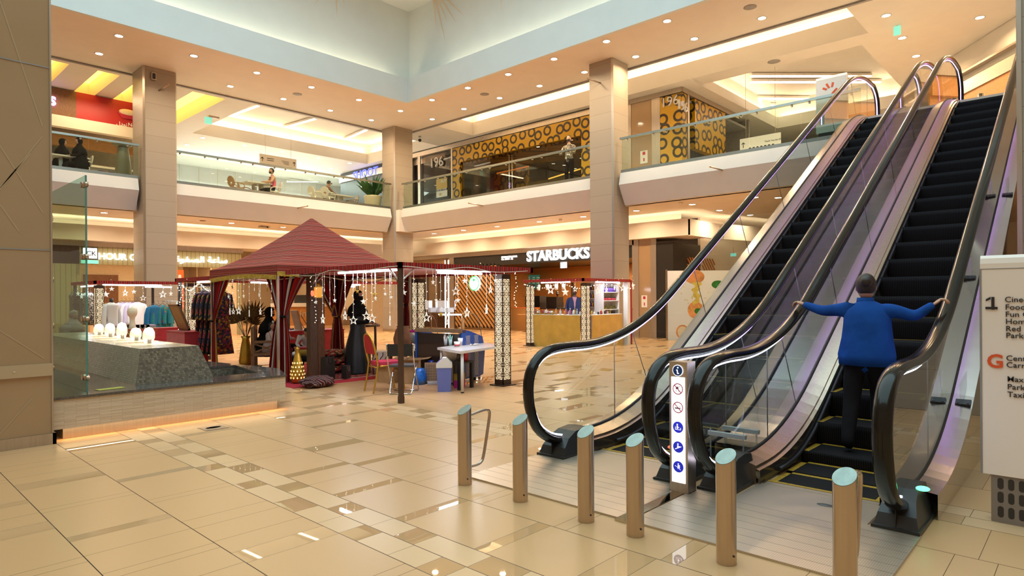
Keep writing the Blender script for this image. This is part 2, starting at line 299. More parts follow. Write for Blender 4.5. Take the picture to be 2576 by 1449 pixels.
def pattern196():      # yellow ground with dark rings and links
    m, nt, b, N, L = mnodes('yellow_rings'); geo = N.new('ShaderNodeNewGeometry'); sep = N.new('ShaderNodeSeparateXYZ'); L.new(geo.outputs['Position'], sep.inputs[0])
    ad = N.new('ShaderNodeMath'); ad.operation = 'ADD'; L.new(sep.outputs[0], ad.inputs[0]); L.new(sep.outputs[1], ad.inputs[1]); cb = N.new('ShaderNodeCombineXYZ'); L.new(ad.outputs[0], cb.inputs[0]); L.new(sep.outputs[2], cb.inputs[1])
    rp = []
    for sc, rnd, th0, th1 in ((2.0, .5, .25, .435),):
        vo = N.new('ShaderNodeTexVoronoi'); vo.voronoi_dimensions = '2D'; vo.inputs['Scale'].default_value = sc; vo.inputs['Randomness'].default_value = rnd; L.new(cb.outputs[0], vo.inputs['Vector'])
        a = N.new('ShaderNodeMath'); a.operation = 'GREATER_THAN'; a.inputs[1].default_value = th0; L.new(vo.outputs['Distance'], a.inputs[0]); c = N.new('ShaderNodeMath'); c.operation = 'LESS_THAN'; c.inputs[1].default_value = th1; L.new(vo.outputs['Distance'], c.inputs[0])
        mu = N.new('ShaderNodeMath'); mu.operation = 'MULTIPLY'; L.new(a.outputs[0], mu.inputs[0]); L.new(c.outputs[0], mu.inputs[1]); rp.append(mu.outputs[0])
    mx = N.new('ShaderNodeMix'); mx.data_type = 'RGBA'; L.new(rp[0], mx.inputs[0]); mx.inputs[6].default_value = (.58,.33,.012,1); mx.inputs[7].default_value = (.035,.022,.010,1); L.new(mx.outputs[2], b.inputs['Base Color']); b.inputs['Roughness'].default_value = .35
pattern196()
def patchy(name, cols, scale, rough=.85):       # printed cloth: patches of several colours
    m, nt, b, N, L = mnodes(name); tc = N.new('ShaderNodeTexCoord'); vo = N.new('ShaderNodeTexVoronoi'); vo.inputs['Scale'].default_value = scale; L.new(tc.outputs['Object'], vo.inputs['Vector'])
    r = N.new('ShaderNodeValToRGB'); r.color_ramp.interpolation = 'CONSTANT'; e = r.color_ramp.elements; e[0].color = (*cols[0], 1); e[1].position = 1/len(cols); e[1].color = (*cols[1], 1)
    for i, c in enumerate(cols[2:]): q = e.new((i+2)/len(cols)); q.color = (*c, 1)
    sp = N.new('ShaderNodeSeparateColor'); L.new(vo.outputs['Color'], sp.inputs[0]); L.new(sp.outputs[0], r.inputs['Fac']); L.new(r.outputs[0], b.inputs['Base Color']); b.inputs['Roughness'].default_value = rough; return m
patchy('print_dark', [(.02,.012,.03), (.25,.05,.03), (.03,.03,.12), (.40,.22,.03), (.02,.015,.02), (.30,.02,.06)], 26); patchy('print_leopard', [(.03,.025,.02), (.45,.38,.28), (.05,.045,.04), (.30,.25,.17)], 45)
patchy('rug_pattern', [(.38,.03,.03), (.05,.02,.02), (.45,.34,.22), (.30,.04,.03), (.42,.03,.05)], 30); patchy('cushion_print', [(.35,.02,.02), (.03,.02,.02), (.42,.25,.10), (.30,.02,.02), (.06,.10,.05)], 22); patchy('print_teal', [(.02,.22,.20), (.03,.16,.26), (.25,.16,.10), (.02,.26,.22), (.35,.05,.12)], 18)
# ---------------------------------------------------------------- the hall: floor, slabs, columns, ceilings
ZC, ZF, ZG = 9.15, 5.40, 4.45
b = MB(); b.quad((-8,-12,0), (46,-12,0), (46,48,0), (-8,48,0)); stru('floor', b, 'floor_stone')
def flatpoly(mb, outer, holes, z, mi=0, thick=0):
    t = tessellate_polygon([[V((*p, 0)) for p in outer]] + [[V((*p, 0)) for p in h] for h in holes])
    pts = list(outer) + [p for h in holes for p in h]
    mb.add([(p[0], p[1], z) for p in pts], [tuple(x) for x in t], mi)
def rect(x0, y0, x1, y1): return [(x0,y0), (x1,y0), (x1,y1), (x0,y1)]
# upper slab + fascia
def fascia(mb, axis, at, a0, a1, side=1):
    prof = [(0, 5.46), (-.10, 5.07), (.25, 4.45), (.6, 4.45), (.6, 5.46)]
    if axis == 'x': mb.prism(prof, lambda d, z: (a0, at+d, z), lambda d, z: (a1, at+d, z))
    else: mb.prism(prof, lambda d, z: (at+d, a0, z), lambda d, z: (at+d, a1, z))
b = MB(); fascia(b, 'x', 23.0, -6, 6.86); stru('trim_1', b, 'fascia_paint')
b = MB(); fascia(b, 'x', 23.0, 7.9, 16.92); stru('trim_2', b, 'fascia_paint')
b = MB(); fascia(b, 'y', 17.30, 12.2, 22.62); stru('trim_3', b, 'fascia_paint')
b = MB(); fascia(b, 'y', 17.25, 3.9, 11.2); stru('trim_4', b, 'fascia_paint')
b = MB(); b.box((-6,23.45,4.45), (17.1,46,5.40)); b.box((17.1,22.6,4.45), (46,46,5.40)); b.box((17.75,11,4.45), (46,22.6,5.40)); b.box((17.7,-12,4.45), (46,11,5.40)); b.box((16.9,-12,4.6), (17.7,3.9,5.40))
stru('floor_upper', b, 'paint')
# ceiling with the atrium opening and three coffers
COF = {'a': rect(11.35,24.3,20.86,30.5), 'b': rect(18.45,4.86,20.65,21.58), 'c': rect(21.5,5.25,29.5,10.7), 'd': rect(21.6,24.3,30,30.5)}
AT = rect(-6.5,-6,15.4,19.8); YS = [rect(6.1,24.4,6.75,28.2), rect(7.35,24.4,8.0,28.6), rect(4.75,24.4,5.3,27.2)]; YB = rect(9.1,24.4,10.3,30.4)
b = MB(); flatpoly(b, rect(-8,-12,46,46), [AT, *[COF[k] for k in 'abc'], *YS, YB], ZC); stru('ceiling', b, 'paint')
b = MB()       # dark joint strip round the atrium soffit
b.box((-6,23.93,9.10), (18.24,24.03,9.149)); b.box((18.22,-12,9.10), (18.32,24.03,9.149)); stru('trim_5', b, 'grey')
def coffer(k, zt, ledge, wh):
    p = COF[k]; x0, y0 = p[0]; x1, y1 = p[2]; b = MB(); i = .0; o = .35
    for q0, q1 in (((x0,y0),(x1,y0)), ((x1,y0),(x1,y1)), ((x1,y1),(x0,y1)), ((x0,y1),(x0,y0))): b.quad((*q0,ZC), (*q1,ZC), (*q1,ledge), (*q0,ledge))
    for X0, Y0, X1, Y1 in ((x0-o,y0-o,x1+o,y0), (x0-o,y1,x1+o,y1+o), (x0-o,y0,x0,y1), (x1,y0,x1+o,y1)): b.quad((X0,Y0,ledge), (X1,Y0,ledge), (X1,Y1,ledge), (X0,Y1,ledge))
    for q0, q1 in (((x0-o,y0-o),(x1+o,y0-o)), ((x1+o,y0-o),(x1+o,y1+o)), ((x1+o,y1+o),(x0-o,y1+o)), ((x0-o,y1+o),(x0-o,y0-o))): b.quad((*q0,ledge), (*q1,ledge), (*q1,zt), (*q0,zt))
    b.quad((x0-o,y0-o,zt), (x1+o,y0-o,zt), (x1+o,y1+o,zt), (x0-o,y1+o,zt)); stru('ceiling_coffer', b, 'paint')
    for (cx, cy, sx, sy) in (((x0+x1)/2, y1+.2, x1-x0, .16), (x1+.2, (y0+y1)/2, .16, y1-y0), (x0-.2, (y0+y1)/2, .16, y1-y0)):
        L = max(sx, sy)
        area('cove_lamp', (cx, cy, ledge+.05), sx, wh*L, WARM, (pi,0,0), sy=sy)
coffer('a', 10.35, 9.72, 9); coffer('b', 10.25, 9.76, 9); coffer('c', 10.45, 9.65, 7)
b = MB()       # yellow lit slots over the food court
for p in YS + [YB]:
    x0, y0 = p[0]; x1, y1 = p[2]; h = 9.75
    for q0, q1 in (((x0,y0),(x1,y0)), ((x1,y0),(x1,y1)), ((x1,y1),(x0,y1)), ((x0,y1),(x0,y0))): b.quad((*q0,ZC), (*q1,ZC), (*q1,h), (*q0,h), mi=0)
    b.quad((x0,y0,h), (x1,y0,h), (x1,y1,h), (x0,y1,h), mi=1)
stru('ceiling_light_slots', b, ['paint', 'emit_yellow'])
# linear lights inside coffer a, and the long strips of coffer c
def strip(p, q, label, w=.12, group='linear lights in the coffered ceilings'):
    p = V(p); q = V(q); d = (q-p); n = d.normalized(); s = V((-n.y, n.x, 0))*w/2; t = thing('linear_light', label, 'ceiling light', tuple(p), 0, group); o = V((0,0,0))
    a = MB(); a.prism([(-w*.5,0), (w*.5,0), (w*.5,.03), (-w*.5,.03)], lambda u, z: V((-n.y*u, n.x*u, z)), lambda u, z: d+V((-n.y*u, n.x*u, z))); a.build('diffuser', 'emit_line', t)
    a = MB(); a.prism([(-w*.8,.03), (w*.8,.03), (w*.8,.12), (-w*.8,.12)], lambda u, z: V((-n.y*u, n.x*u, z)), lambda u, z: d+V((-n.y*u, n.x*u, z))); a.build('housing', 'paint', t)
for i, (p0, p1) in enumerate((((578,293), (650,267)), ((716,322), (793,300)), ((868,352), (922,328)))):
    strip(PZ(*p0, 10.2), PZ(*p1, 10.2), 'slim bright line light in the upper coffer, ' + ('leftmost of three above the cafe', 'middle one of three above the cafe', 'rightmost of three above the cafe')[i])
for i, (p0, p1) in enumerate((((1888,208), (2215,208)), ((1888,193), (2190,193)), ((1830,266), (2060,268)), ((1838,248), (2040,250)))):
    strip(PZ(*p0, 10.3), PZ(*p1, 10.3), 'long line light in the ceiling behind the escalators, ' + ('second from the top', 'topmost of four', 'lowest of four', 'third from the top')[i], .14)
# atrium upstand, cove and vault above it
b = MB(); AX0, AY0, AX1, AY1 = -6.5, -6, 15.4, 19.8
b.box((AX1,AY0,9.149), (AX1+.12,AY1+.12,10.08)); b.box((AX0,AY1,9.149), (AX1,AY1+.12,10.08)); stru('wall_atrium_band', b, 'vault_daylight_tint')
b = MB(); b.quad((15.95,AY0,9.16), (15.95,20.35,9.16), (15.95,20.35,13.05), (15.95,AY0,13.05)); b.quad((AX0,20.35,9.16), (15.95,20.35,9.16), (15.95,20.35,13.05), (AX0,20.35,13.05))
b.box((AX0,17.2,13.05), (15.95,20.35,13.3)); b.box((12.8,AY0,13.05), (15.95,17.2,13.3)); stru('wall_atrium_vault', b, 'vault_daylight_tint')
area('cove_lamp', (15.68,6,9.75), .2, 130, WARM, (pi,0,0), sy=24); area('cove_lamp', (4,20.08,9.75), 22, 130, WARM, (pi,0,0), sy=.2)
b = MB()
for k in range(4): b.box((14.9-k*.09,AY0,13.02), (14.95-k*.09,19.35-k*.09,13.05)); b.box((AX0,19.30-k*.09,13.02), (14.95-k*.09,19.35-k*.09,13.05))
stru('trim_vent', b, 'grey')
b = MB(); b.quad((AX0,AY0,13.6), (12.8,AY0,13.6), (12.8,17.2,13.6), (AX0,17.2,13.6)); b.box((12.8,AY0,13.05), (12.9,17.3,13.7), 1); b.box((AX0,17.2,13.05), (12.8,17.3,13.7), 1)
for k in range(9): b.box((AX0+k*2.4,AY0,13.5), (AX0+k*2.4+.1,17.2,13.6), 1)
o = stru('window_skylight', b, ['emit_skylight', 'paint_white'])
# cream palm leaf shapes fanning over the vault walls
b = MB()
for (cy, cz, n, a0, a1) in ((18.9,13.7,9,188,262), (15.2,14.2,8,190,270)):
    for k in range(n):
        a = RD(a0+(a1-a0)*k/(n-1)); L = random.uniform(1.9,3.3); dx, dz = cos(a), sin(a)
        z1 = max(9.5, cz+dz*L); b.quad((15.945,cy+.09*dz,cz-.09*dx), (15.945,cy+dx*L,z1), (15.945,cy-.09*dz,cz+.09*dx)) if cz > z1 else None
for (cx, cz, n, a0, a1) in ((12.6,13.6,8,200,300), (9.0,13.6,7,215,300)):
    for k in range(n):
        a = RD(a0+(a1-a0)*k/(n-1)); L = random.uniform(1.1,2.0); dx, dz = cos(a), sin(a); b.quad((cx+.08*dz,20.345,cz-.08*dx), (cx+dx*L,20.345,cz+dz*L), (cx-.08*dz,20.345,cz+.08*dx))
stru('trim_leaf_shapes', b, M('leaf_cream', (.78,.70,.56), .6))
# columns
def column(n, x0, y0, x1, y1):
    b = MB(); c = .05; b.ext([(x0+c,y0), (x1-c,y0), (x1,y0+c), (x1,y1), (x0,y1), (x0,y0+c)], 0, ZC); stru(n, b, 'column_stone')
    b = MB(); g = .012; b.ext([(x0+c-.01,y0-g), (x0-g,y0+c-.01), (x0,y0+c), (x0+c,y0)], .12, ZC-.02); b.box((x0-.02,y0-.02,0), (x1+.02,y1+.02,.11)); stru('trim_column', b, 'steel_soft')
column('column_a', 6.96,22.75,7.98,23.83); column('column_b', 17.04,22.85,18.1,23.75); column('column_c', 17.02,11.33,17.98,12.23)
b = MB(); b.box((9.6,-2.2,0), (10.9,.66,ZC)); b.box((9.58,.64,0), (9.64,.69,ZC), 1); stru('column_d', b, ['column_stone', 'steel_soft'])
# near pier of back-painted glass
b = MB(); b.box((-5,8.0,0), (1.57,9.0,9.14)); stru('wall_pier', b, 'beige_glass')
b = MB()
for z in (2.02,3.92): b.box((-5,7.994,z-.006), (1.572,8.0,z+.006))
b.box((-5,7.985,.0), (1.60,8.0,.115), 1); b.box((1.568,7.985,.0), (1.60,8.6,.115), 1); b.box((1.562,7.99,.12), (1.578,8.006,9.1), 1)
b.box((-5,7.965,.72), (1.568,7.999,.845), 2); stru('trim_pier', b, ['grey', 'steel_soft', M('rail_tan', (.50,.37,.23), .35)])
b = MB()
for x in (-1.3,.75,1.25): b.cyl((x,7.966,.785), (x,7.961,.785), .012)
stru('trim_pier_screws', b, 'chrome')
# crossed grooves etched in the pier glass
b = MB()
def groove(x0, z0, x1, z1, w=.006):
    n = V((z0-z1, 0, x1-x0)).normalized()*w; b.quad(V((x0,7.997,z0))+n, V((x1,7.997,z1))+n, V((x1,7.997,z1))-n, V((x0,7.997,z0))-n)
for x0, z0, x1, z1 in ((.15,4.9,1.5,2.4), (.2,1.0,1.5,3.2), (.3,3.9,1.3,2.2), (.9,5.4,1.5,3.3), (.2,2.0,1.5,.9), (.75,.45,1.1,.13), (1.1,.13,1.4,.5), (.55,3.1,1.0,2.4), (1.0,2.4,1.4,3.0), (.3,3.3,1.45,4.9)): groove(x0, z0, x1, z1)
stru('trim_pier_grooves', b, M('groove', (.46,.33,.20), .2))
# ground floor bulkheads with cove slot above them
b = MB(); b.box((-6,26.0,3.60), (18.6,26.12,4.15)); b.box((19.9,10.15,3.58), (20.02,24.2,4.16)); b.prism([(10.1,3.56), (10.1,4.12), (10.22,4.12), (10.22,3.56)], lambda y, z: (19.9,y,z), lambda y, z: (22.3,y,z)); b.prism([(10.1,3.56), (10.1,4.12), (9.98,4.12), (9.98,3.56)], lambda y, z: (22.2,y,z), lambda y, z: (34,y-3.2,z))
b.box((-6,26.12,3.60), (18.6,27.6,3.66)); b.box((20.02,10.2,3.58), (21.4,27.6,3.64)); stru('wall_bulkhead', b, 'paint')
b = MB(); b.quad((-6,27.6,3.6), (21.4,27.6,3.6), (21.4,27.6,4.45), (-6,27.6,4.45)); b.quad((20.7,10.9,3.6), (20.7,27.6,3.6), (20.7,27.6,4.45), (20.7,10.9,4.45)); stru('wall_cove_back', b, 'paint')
area('cove_lamp', (8,26.35,3.75), 24, 260, WARM, (pi,0,0), sy=.15); area('cove_lamp', (20.2,17.4,3.75), .15, 95, WARM, (pi,0,0), sy=13.5); area('cove_lamp', (21.4,10.6,3.75), 2.0, 10, WARM, (pi,0,0), sy=.15); area('cove_lamp', (27,8.9,3.8), 10, 60, WARM, (pi,0,RD(-17)), sy=.15)
# railings of the upper floor
def railing(name, label, axis, at, a0, a1, first, pitch):
    f = (lambda a, d, z: (a, at+d, z)) if axis == 'x' else (lambda a, d, z: (at+d, a, z))
    t = thing(name, label, 'railing', f((a0+a1)/2, 0, 5.46)); o = t.location.copy()
    def bx(mb, A0, A1, d0, d1, z0, z1):
        p = V(f(A0, d0, z0)); q = V(f(A1, d1, z1)); mb.box([min(p[i], q[i])-o[i] for i in range(3)], [max(p[i], q[i])-o[i] for i in range(3)])
    cuts = [a0]; k = first
    while k < a1-.1:
        if k > a0+.1: cuts.append(k)
        k += pitch
    cuts.append(a1)
    for c0, c1 in zip(cuts, cuts[1:]):
        m = MB(); bx(m, c0+.006, c1-.006, .05, .066, 5.48, 6.62); m.build('glass_panel', 'glass_rail', t)
        for e in (c0+.22, c1-.22):
            m = MB(); m.cyl(V(f(e,-.03,6.5))-o, V(f(e,.06,6.5))-o, .018, n=8); m.cyl(V(f(e,.02,6.5))-o, V(f(e,.05,6.5))-o, .03, n=8); m.build('bracket', 'chrome', t)
    m = MB(); bx(m, a0, a1, -.07, .02, 6.52, 6.585); m.build('top_rail', 'rail_steel', t)
    m = MB(); bx(m, a0, a1, .0, .12, 5.45, 5.56); m.build('base_shoe', 'rail_steel', t)
    return t
railing('glass_railing', 'glass balcony railing left of the tiled column with the camera', 'x', 23.02, -6, 6.9, 5.5-1.29*8, 1.29)
railing('glass_railing', 'long glass balcony railing in front of the upper cafe tables', 'x', 23.02, 7.95, 16.95, 9.22, 1.283)
railing('glass_railing', 'glass balcony railing in front of the yellow ring patterned shop', 'y', 17.32, 12.2, 22.62, 13.48, 1.307)
railing('glass_railing', 'glass balcony railing that runs from the right column to the escalators', 'y', 17.28, 4.25, 11.2, 4.3, 1.375)
# downlights
DL = [(5.72,20.76), (7.8,20.78), (9.84,20.81), (11.87,20.82), (13.89,20.84), (15.88,20.86), (5.71,22.1+.6), (9.81,22.82), (11.83,22.82), (13.86,22.85), (15.83,22.83), (17.56,20.86)]
DL += [(15.85,18.83-2.02*i) for i in range(7)] + [(17.5,18.8-2.01*i) for i in range(8)]
p0 = None
def downlight(loc, label, group, r=.115, power=0, col=WARM):
    global p0
    if p0 is None:
        p0 = thing('downlight', label, 'downlight', loc, 0, group)
        m = MB(); m.lathe([(.10,-.002), (.125,-.010), (.135,-.004), (.135,.0)], n=20); m.build('trim_ring', 'paint_white', p0)
        m = MB(); m.lathe([(.0,-.004), (.10,-.004)], n=20); m.build('lens', 'emit_lens', p0); d = p0
    else: d = dup(p0, loc, 0, label, group)
    if power: area('downlight_lamp', (loc[0], loc[1], loc[2]-.03), .22, power, col, shape='DISK', spread=RD(150))
    return d
for i, (x, y) in enumerate(DL): downlight((x,y,ZC-.003), 'round recessed downlight in the '+('inner' if (y < 21 and x < 16.6) else 'outer')+' row of the '+('left' if x < 16.6 and y > 19 else 'right')+' atrium soffit', 'downlights in the atrium soffit', power=54)
for x in (12.03,14.05,16.0,18.08,20.06):
    for y in (31.05,33.0): downlight((x,y,ZC-.003), 'round downlight in the upper corridor ceiling beyond the cafe', 'downlights of the cafe corridor', power=50)
for x, y in ((21.75,4.22), (23.72,4.22), (21.65,2.34), (23.62,2.34), (25.59,2.37), (19.7,4.2), (19.6,2.3)): downlight((x,y,ZC-.003), 'round downlight in the ceiling above the escalator tops', 'downlights above the escalator landing', power=48, col=WARMER)
for y in (7.52,9.55,11.62,13.88,16.0,18.3,20.36,22.35): downlight((18.88,y,ZG-.003), 'round downlight in the ground floor soffit before the coffee shop', 'downlights under the right balcony', power=36)
for x, y in ((20.88,9.55), (19.45,7.04), (22.9,9.3), (21.4,7.2)): downlight((x,y,ZG-.003), 'round downlight in the ground floor soffit beside the escalators', 'downlights beside the escalators', power=40)
for x in (4.2,6.31,8.5,10.59,12.71,14.8): downlight((x,24.62,ZG-.003), 'round downlight in the ground floor soffit before the clock shop', 'downlights under the left balcony', power=36)
# small ceiling fittings
def fit(name, label, cat, p, r, h, mat, n=16):
    m = MB(); m.lathe([(0,-h), (r*.7,-h), (r,-h*.4), (r,0)], n=n); return tag(m.build(name, mat, loc=p), label, cat)
for (px, py), lab in (((748,237), 'flat round speaker grille in the soffit by the second downlight row'), ((1219,237), 'flat round speaker grille in the soffit right of the atrium corner'), ((1887,18), 'flat round speaker grille in the soffit at the top edge')):
    fit('ceiling_speaker', lab, 'speaker', PZ(px,py,ZC-.001), .17, .012, 'grey')
for (px, py), lab in (((510,555), 'small dark round vent in the ground floor soffit above the clock shop sign'),): fit('ceiling_vent', lab, 'vent', PZ(px,py,ZG-.001), .11, .02, 'wood_brown')
for (px, py), lab in (((1410,551), 'small white smoke detector under the right balcony'), ((1713,509), 'pale box shaped smoke detector beside the handrail')): fit('smoke_detector', lab, 'smoke detector', PZ(px,py,ZG-.001), .07, .07, 'paint')
for (px, py), lab in (((1947,155), 'flat disc speaker in the right ceiling above the banner'),): fit('ceiling_speaker', lab, 'speaker', PZ(px,py,ZC-.001), .2, .012, 'grey')
t = thing('security_camera', 'small dome camera under the ceiling beside the centre column', 'camera', PZ(1056,356,8.9)); m = MB(); m.cyl((0,0,.1), (0,0,.25), .06); m.build('mount', 'white', t); m = MB(); m.ell((0,0,.06), .08); m.build('dome', 'black', t)
t = thing('ceiling_camera', 'grey box camera in the soffit above the tent', 'camera', PZ(664,570,ZG-.02)); m = MB(); m.box((-.2,-.09,-.05), (.2,.09,0)); m.build('housing', 'steel_soft', t); m = MB(); m.cyl((.1,-.1,-.03), (.1,-.12,-.03), .03); m.build('lens', 'black', t)
t = thing('wall_camera', 'grey and black camera box high on the left column', 'camera', (7.25,22.72,8.83)); m = MB(); m.box((-.07,-.06,-.12), (.07,.03,.12)); m.build('housing', 'steel_soft', t); m = MB(); m.box((-.045,-.075,-.09), (.045,-.06,.09)); m.build('lens_cover', 'black', t)
# thin rods that stick out of columns and fascias
for p, q, lab in ((PY(399,228,22.75), PY(424,213,22.4), 'thin steel rod sticking out of the left column'), (PX(1511,209,17.02), PX(1478,198,16.6), 'thin steel rod sticking out of the right column'),
                  (PY(748,523.6,22.93), PY(774,518,22.55), 'thin steel rod on the white fascia above the tent'), (PX(1214,517.7,17.2), PX(1178,510.5,16.8), 'thin steel rod on the white fascia right of the centre column'), (PX(1817,428,17.15), PX(1785,419,16.8), 'thin steel rod on the white fascia left of the escalators')):
    t = thing('wall_rod', lab, 'rod', tuple(p)); m = MB(); m.cyl((0,0,0), q-p, .022, n=10); m.build('rod', 'steel', t); m = MB(); d = (q-p).normalized(); m.cyl(q-p-d*.03, q-p+d*.01, .028, n=10); m.build('end_cap', 'steel', t)
# ---------------------------------------------------------------- escalators
def part(mb, name, mats, t): return mb.build(name, mats, t, loc=-t.location)
SL, EX0, EX1 = .585, 5.95, 14.92
def R_(u, w): return 0. if u <= -w else (u if u >= w else (u+w)**2/(4*w))
def nose(x, w=.8): return SL*(R_(x-EX0, w)-R_(x-EX1, w))
XS = [4.9+.15*i for i in range(18)] + [7.6+.6*i for i in range(11)] + [13.8+.15*i for i in range(17)]
RAILP = [(4.74,.13), (4.54,.185), (4.36,.31), (4.26,.52), (4.25,.74), (4.33,.90), (4.50,1.0), (4.75,1.03)] + [(x, nose(x, .9)+1.03) for x in XS[1:]] + [(16.3,6.25), (16.5,6.14), (16.62,5.95), (16.64,5.7), (16.6,5.5), (16.45,5.36)]
BAL = bez([(x, 0, z) for x, z in RAILP], 3)
def loop_in(d): # rail path moved towards the inside of the loop
    out = []
    for i, p in enumerate(BAL):
        t = (BAL[min(i+1, len(BAL)-1)]-BAL[max(i-1, 0)]).normalized(); out.append(p+V((t.z, 0, -t.x))*d)
    return out
SEC = [(.5*cos(a)*(.62 if cos(a) < 0 else .7), sin(a)*.5) for a in [2*pi*i/14 for i in range(14)]]
def ribbed(name, base, pitch, rough=.35, metal=.6, var=.1):
    m, nt, bb, N, L = mnodes(name); geo = N.new('ShaderNodeNewGeometry'); sep = N.new('ShaderNodeSeparateXYZ'); L.new(geo.outputs['Position'], sep.inputs[0])
    d = N.new('ShaderNodeMath'); d.operation = 'MULTIPLY'; d.inputs[1].default_value = 2*pi/pitch; L.new(sep.outputs[1], d.inputs[0]); s = N.new('ShaderNodeMath'); s.operation = 'SINE'; L.new(d.outputs[0], s.inputs[0])
    r = N.new('ShaderNodeMapRange'); r.inputs[1].default_value = -1; L.new(s.outputs[0], r.inputs[0]); mx = N.new('ShaderNodeMix'); mx.data_type = 'RGBA'; L.new(r.outputs[0], mx.inputs[0])
    mx.inputs[6].default_value = (*[c*(1-var) for c in base], 1); mx.inputs[7].default_value = (*[c*(1+var) for c in base], 1); L.new(mx.outputs[2], bb.inputs['Base Color']); bb.inputs['Roughness'].default_value = rough; bb.inputs['Metallic'].default_value = metal; bb.inputs['Specular IOR Level'].default_value = .15
ribbed('step_ribs', (.009,.008,.008), .018, .7, 0., .8); ribbed('plate_ribs', (.60,.50,.39), .012, .40, .8, .10)
M('skirt', (.055,.042,.032), .16, .3, var=.1); M('newel_side', (.30,.29,.27), .4, .5)
def balustrade(t, y, inn, outer, deck=True, fw=.13):      # inn: +1/-1 direction of the steps seen from the glass; outer: exterior cladding is seen
    # glass, cut into panels
    top = [(p.x, p.z) for p in loop_in(.045)]
    cuts = [5.0+.62] + [6.35+1.42*k for k in range(7)] + [15.75]
    def botz(x): return nose(x)+.17
    st = [None]+cuts+[None]
    def upper(xb):      # foot xb -> point of the top path on the perpendicular
        s = 0 if xb < 5.9 else SL; s = 0 if xb > 15 else s
        best = min(top[8:], key=lambda p: abs((p[0]-xb)+s*(p[1]-botz(xb)))); return best[0]
    def tz(x):
        for p, q in zip(top[10:], top[11:]):
            if p[0] <= x <= q[0]: return p[1]+(q[1]-p[1])*(x-p[0])/max(1e-6, q[0]-p[0])
        return min(top[8:], key=lambda p: abs(p[0]-x))[1]
    for a, c in zip(st, st[1:]):
        if a is None: lo = [(4.95+i*(c-4.95)/5, botz(4.95+i*(c-4.95)/5)) for i in range(6)]; hi = [p for p in top[2:] if p[0] < c-.03 and p[0] < 6]+[(c,tz(c))]
        elif c is None: lo = [(a+i*(16.2-a)/3, botz(a+i*(16.2-a)/3)) for i in range(4)]; hi = [(upper(a),tz(upper(a)))]+[p for i, p in enumerate(top[:-2]) if i > 12 and p[0] > upper(a)+.02 and p[0] > 12 or (i > len(top)-14)]
        else: lo = [(a+i*(c-a)/6, botz(a+i*(c-a)/6)) for i in range(7)]; ua, uc = (a if a < 5.9 else upper(a)), upper(c); hi = [(ua,tz(ua))]+[p for i, p in enumerate(top) if i > 12 and i < len(top)-14 and ua+.02 < p[0] < uc-.02]+[(uc,tz(uc))]
        if len(hi) < 2: continue
        poly = lo + hi[::-1]
        m = MB(); m.prism(poly, lambda x, z: (x, y-.005, z), lambda x, z: (x, y+.005, z)); part(m, 'glass_panel', 'glass_esc', t)
        if a: m = MB(); u = a if a < 5.9 else upper(a); uz = tz(u); m.cyl((a,y,botz(a)), (u,y,uz), .0045, n=6); part(m, 'joint_gasket', 'grey', t)
    m = MB(); m.tube([(p.x, y, p.z) for p in BAL], .114, sec=SEC, up=(0,1,0)); part(m, 'handrail', 'rubber', t)
    m = MB(); m.tube([(p.x, y, p.z) for p in loop_in(.030)], .022, n=6, up=(0,1,0)); part(m, 'handrail_guide', 'rail_steel', t)
    m = MB(); m.tube([(p.x, y-.010*inn*0, p.z) for p in loop_in(.050)], .011, n=6); m.m = [1 if m.v[f[0]][0] > 5.9 else 0 for f in m.f]; part(m, 'light_strip', ['emit_led', 'emit_violet'], t)
    # decks each side of the glass
    xs = [4.98]+[x for x in XS if x > 5.0 and x < 15.9]+[16.1,16.25]; zz = lambda x: nose(x)-(.0 if x < 16 else .02+(x-16)*.25)
    m = MB(); yi = y+inn*.15
    for x0, x1 in zip(xs, xs[1:]):
        m.quad((x0,y+inn*.012,zz(x0)+.19), (x1,y+inn*.012,zz(x1)+.19), (x1,yi,zz(x1)+.15), (x0,yi,zz(x0)+.15)); m.quad((x0,yi,zz(x0)+.15), (x1,yi,zz(x1)+.15), (x1,yi,zz(x1)+.125), (x0,yi,zz(x0)+.125)); m.quad((x0,yi,zz(x0)+.125), (x1,yi,zz(x1)+.125), (x1,yi+inn*.03,zz(x1)+.115), (x0,yi+inn*.03,zz(x0)+.115))
    m.quad((4.98,y,.0), (4.98,yi,.0), (4.98,yi,.15), (4.98,y,.19)); part(m, 'inner_deck', 'steel', t)
    m = MB(); yo = y-inn*.16
    for x0, x1 in (zip(xs, xs[1:]) if deck else ()): m.quad((x0,y-inn*.012,zz(x0)+.19), (x1,y-inn*.012,zz(x1)+.19), (x1,yo,zz(x1)+.17), (x0,yo,zz(x0)+.17)); m.quad((x0,yo,zz(x0)+.17), (x1,yo,zz(x1)+.17), (x1,yo,zz(x1)+.12), (x0,yo,zz(x0)+.12))
    if deck: part(m, 'outer_deck', 'steel_sheet', t)
    m = MB(); m.tube([(x,y,zz(x)+.195) for x in xs], .016, n=6); part(m, 'glass_gasket', 'black', t)
    m = MB(); ys = yi+inn*.032
    for x0, x1 in zip(xs, xs[1:]): m.quad((x0,ys,zz(x0)+.12), (x1,ys,zz(x1)+.12), (x1,ys,max(-.02,nose(x1)-.32)), (x0,ys,max(-.02,nose(x0)-.32)))
    part(m, 'skirt_panel', 'skirt', t)
    m = MB(); pth = [(x, ys+inn*.014, nose(x, .5)+.055) for x in xs if x > 5.28]; m.tube(pth, .02, n=6, up=(0,0,1)); part(m, 'skirt_brush', 'black', t)
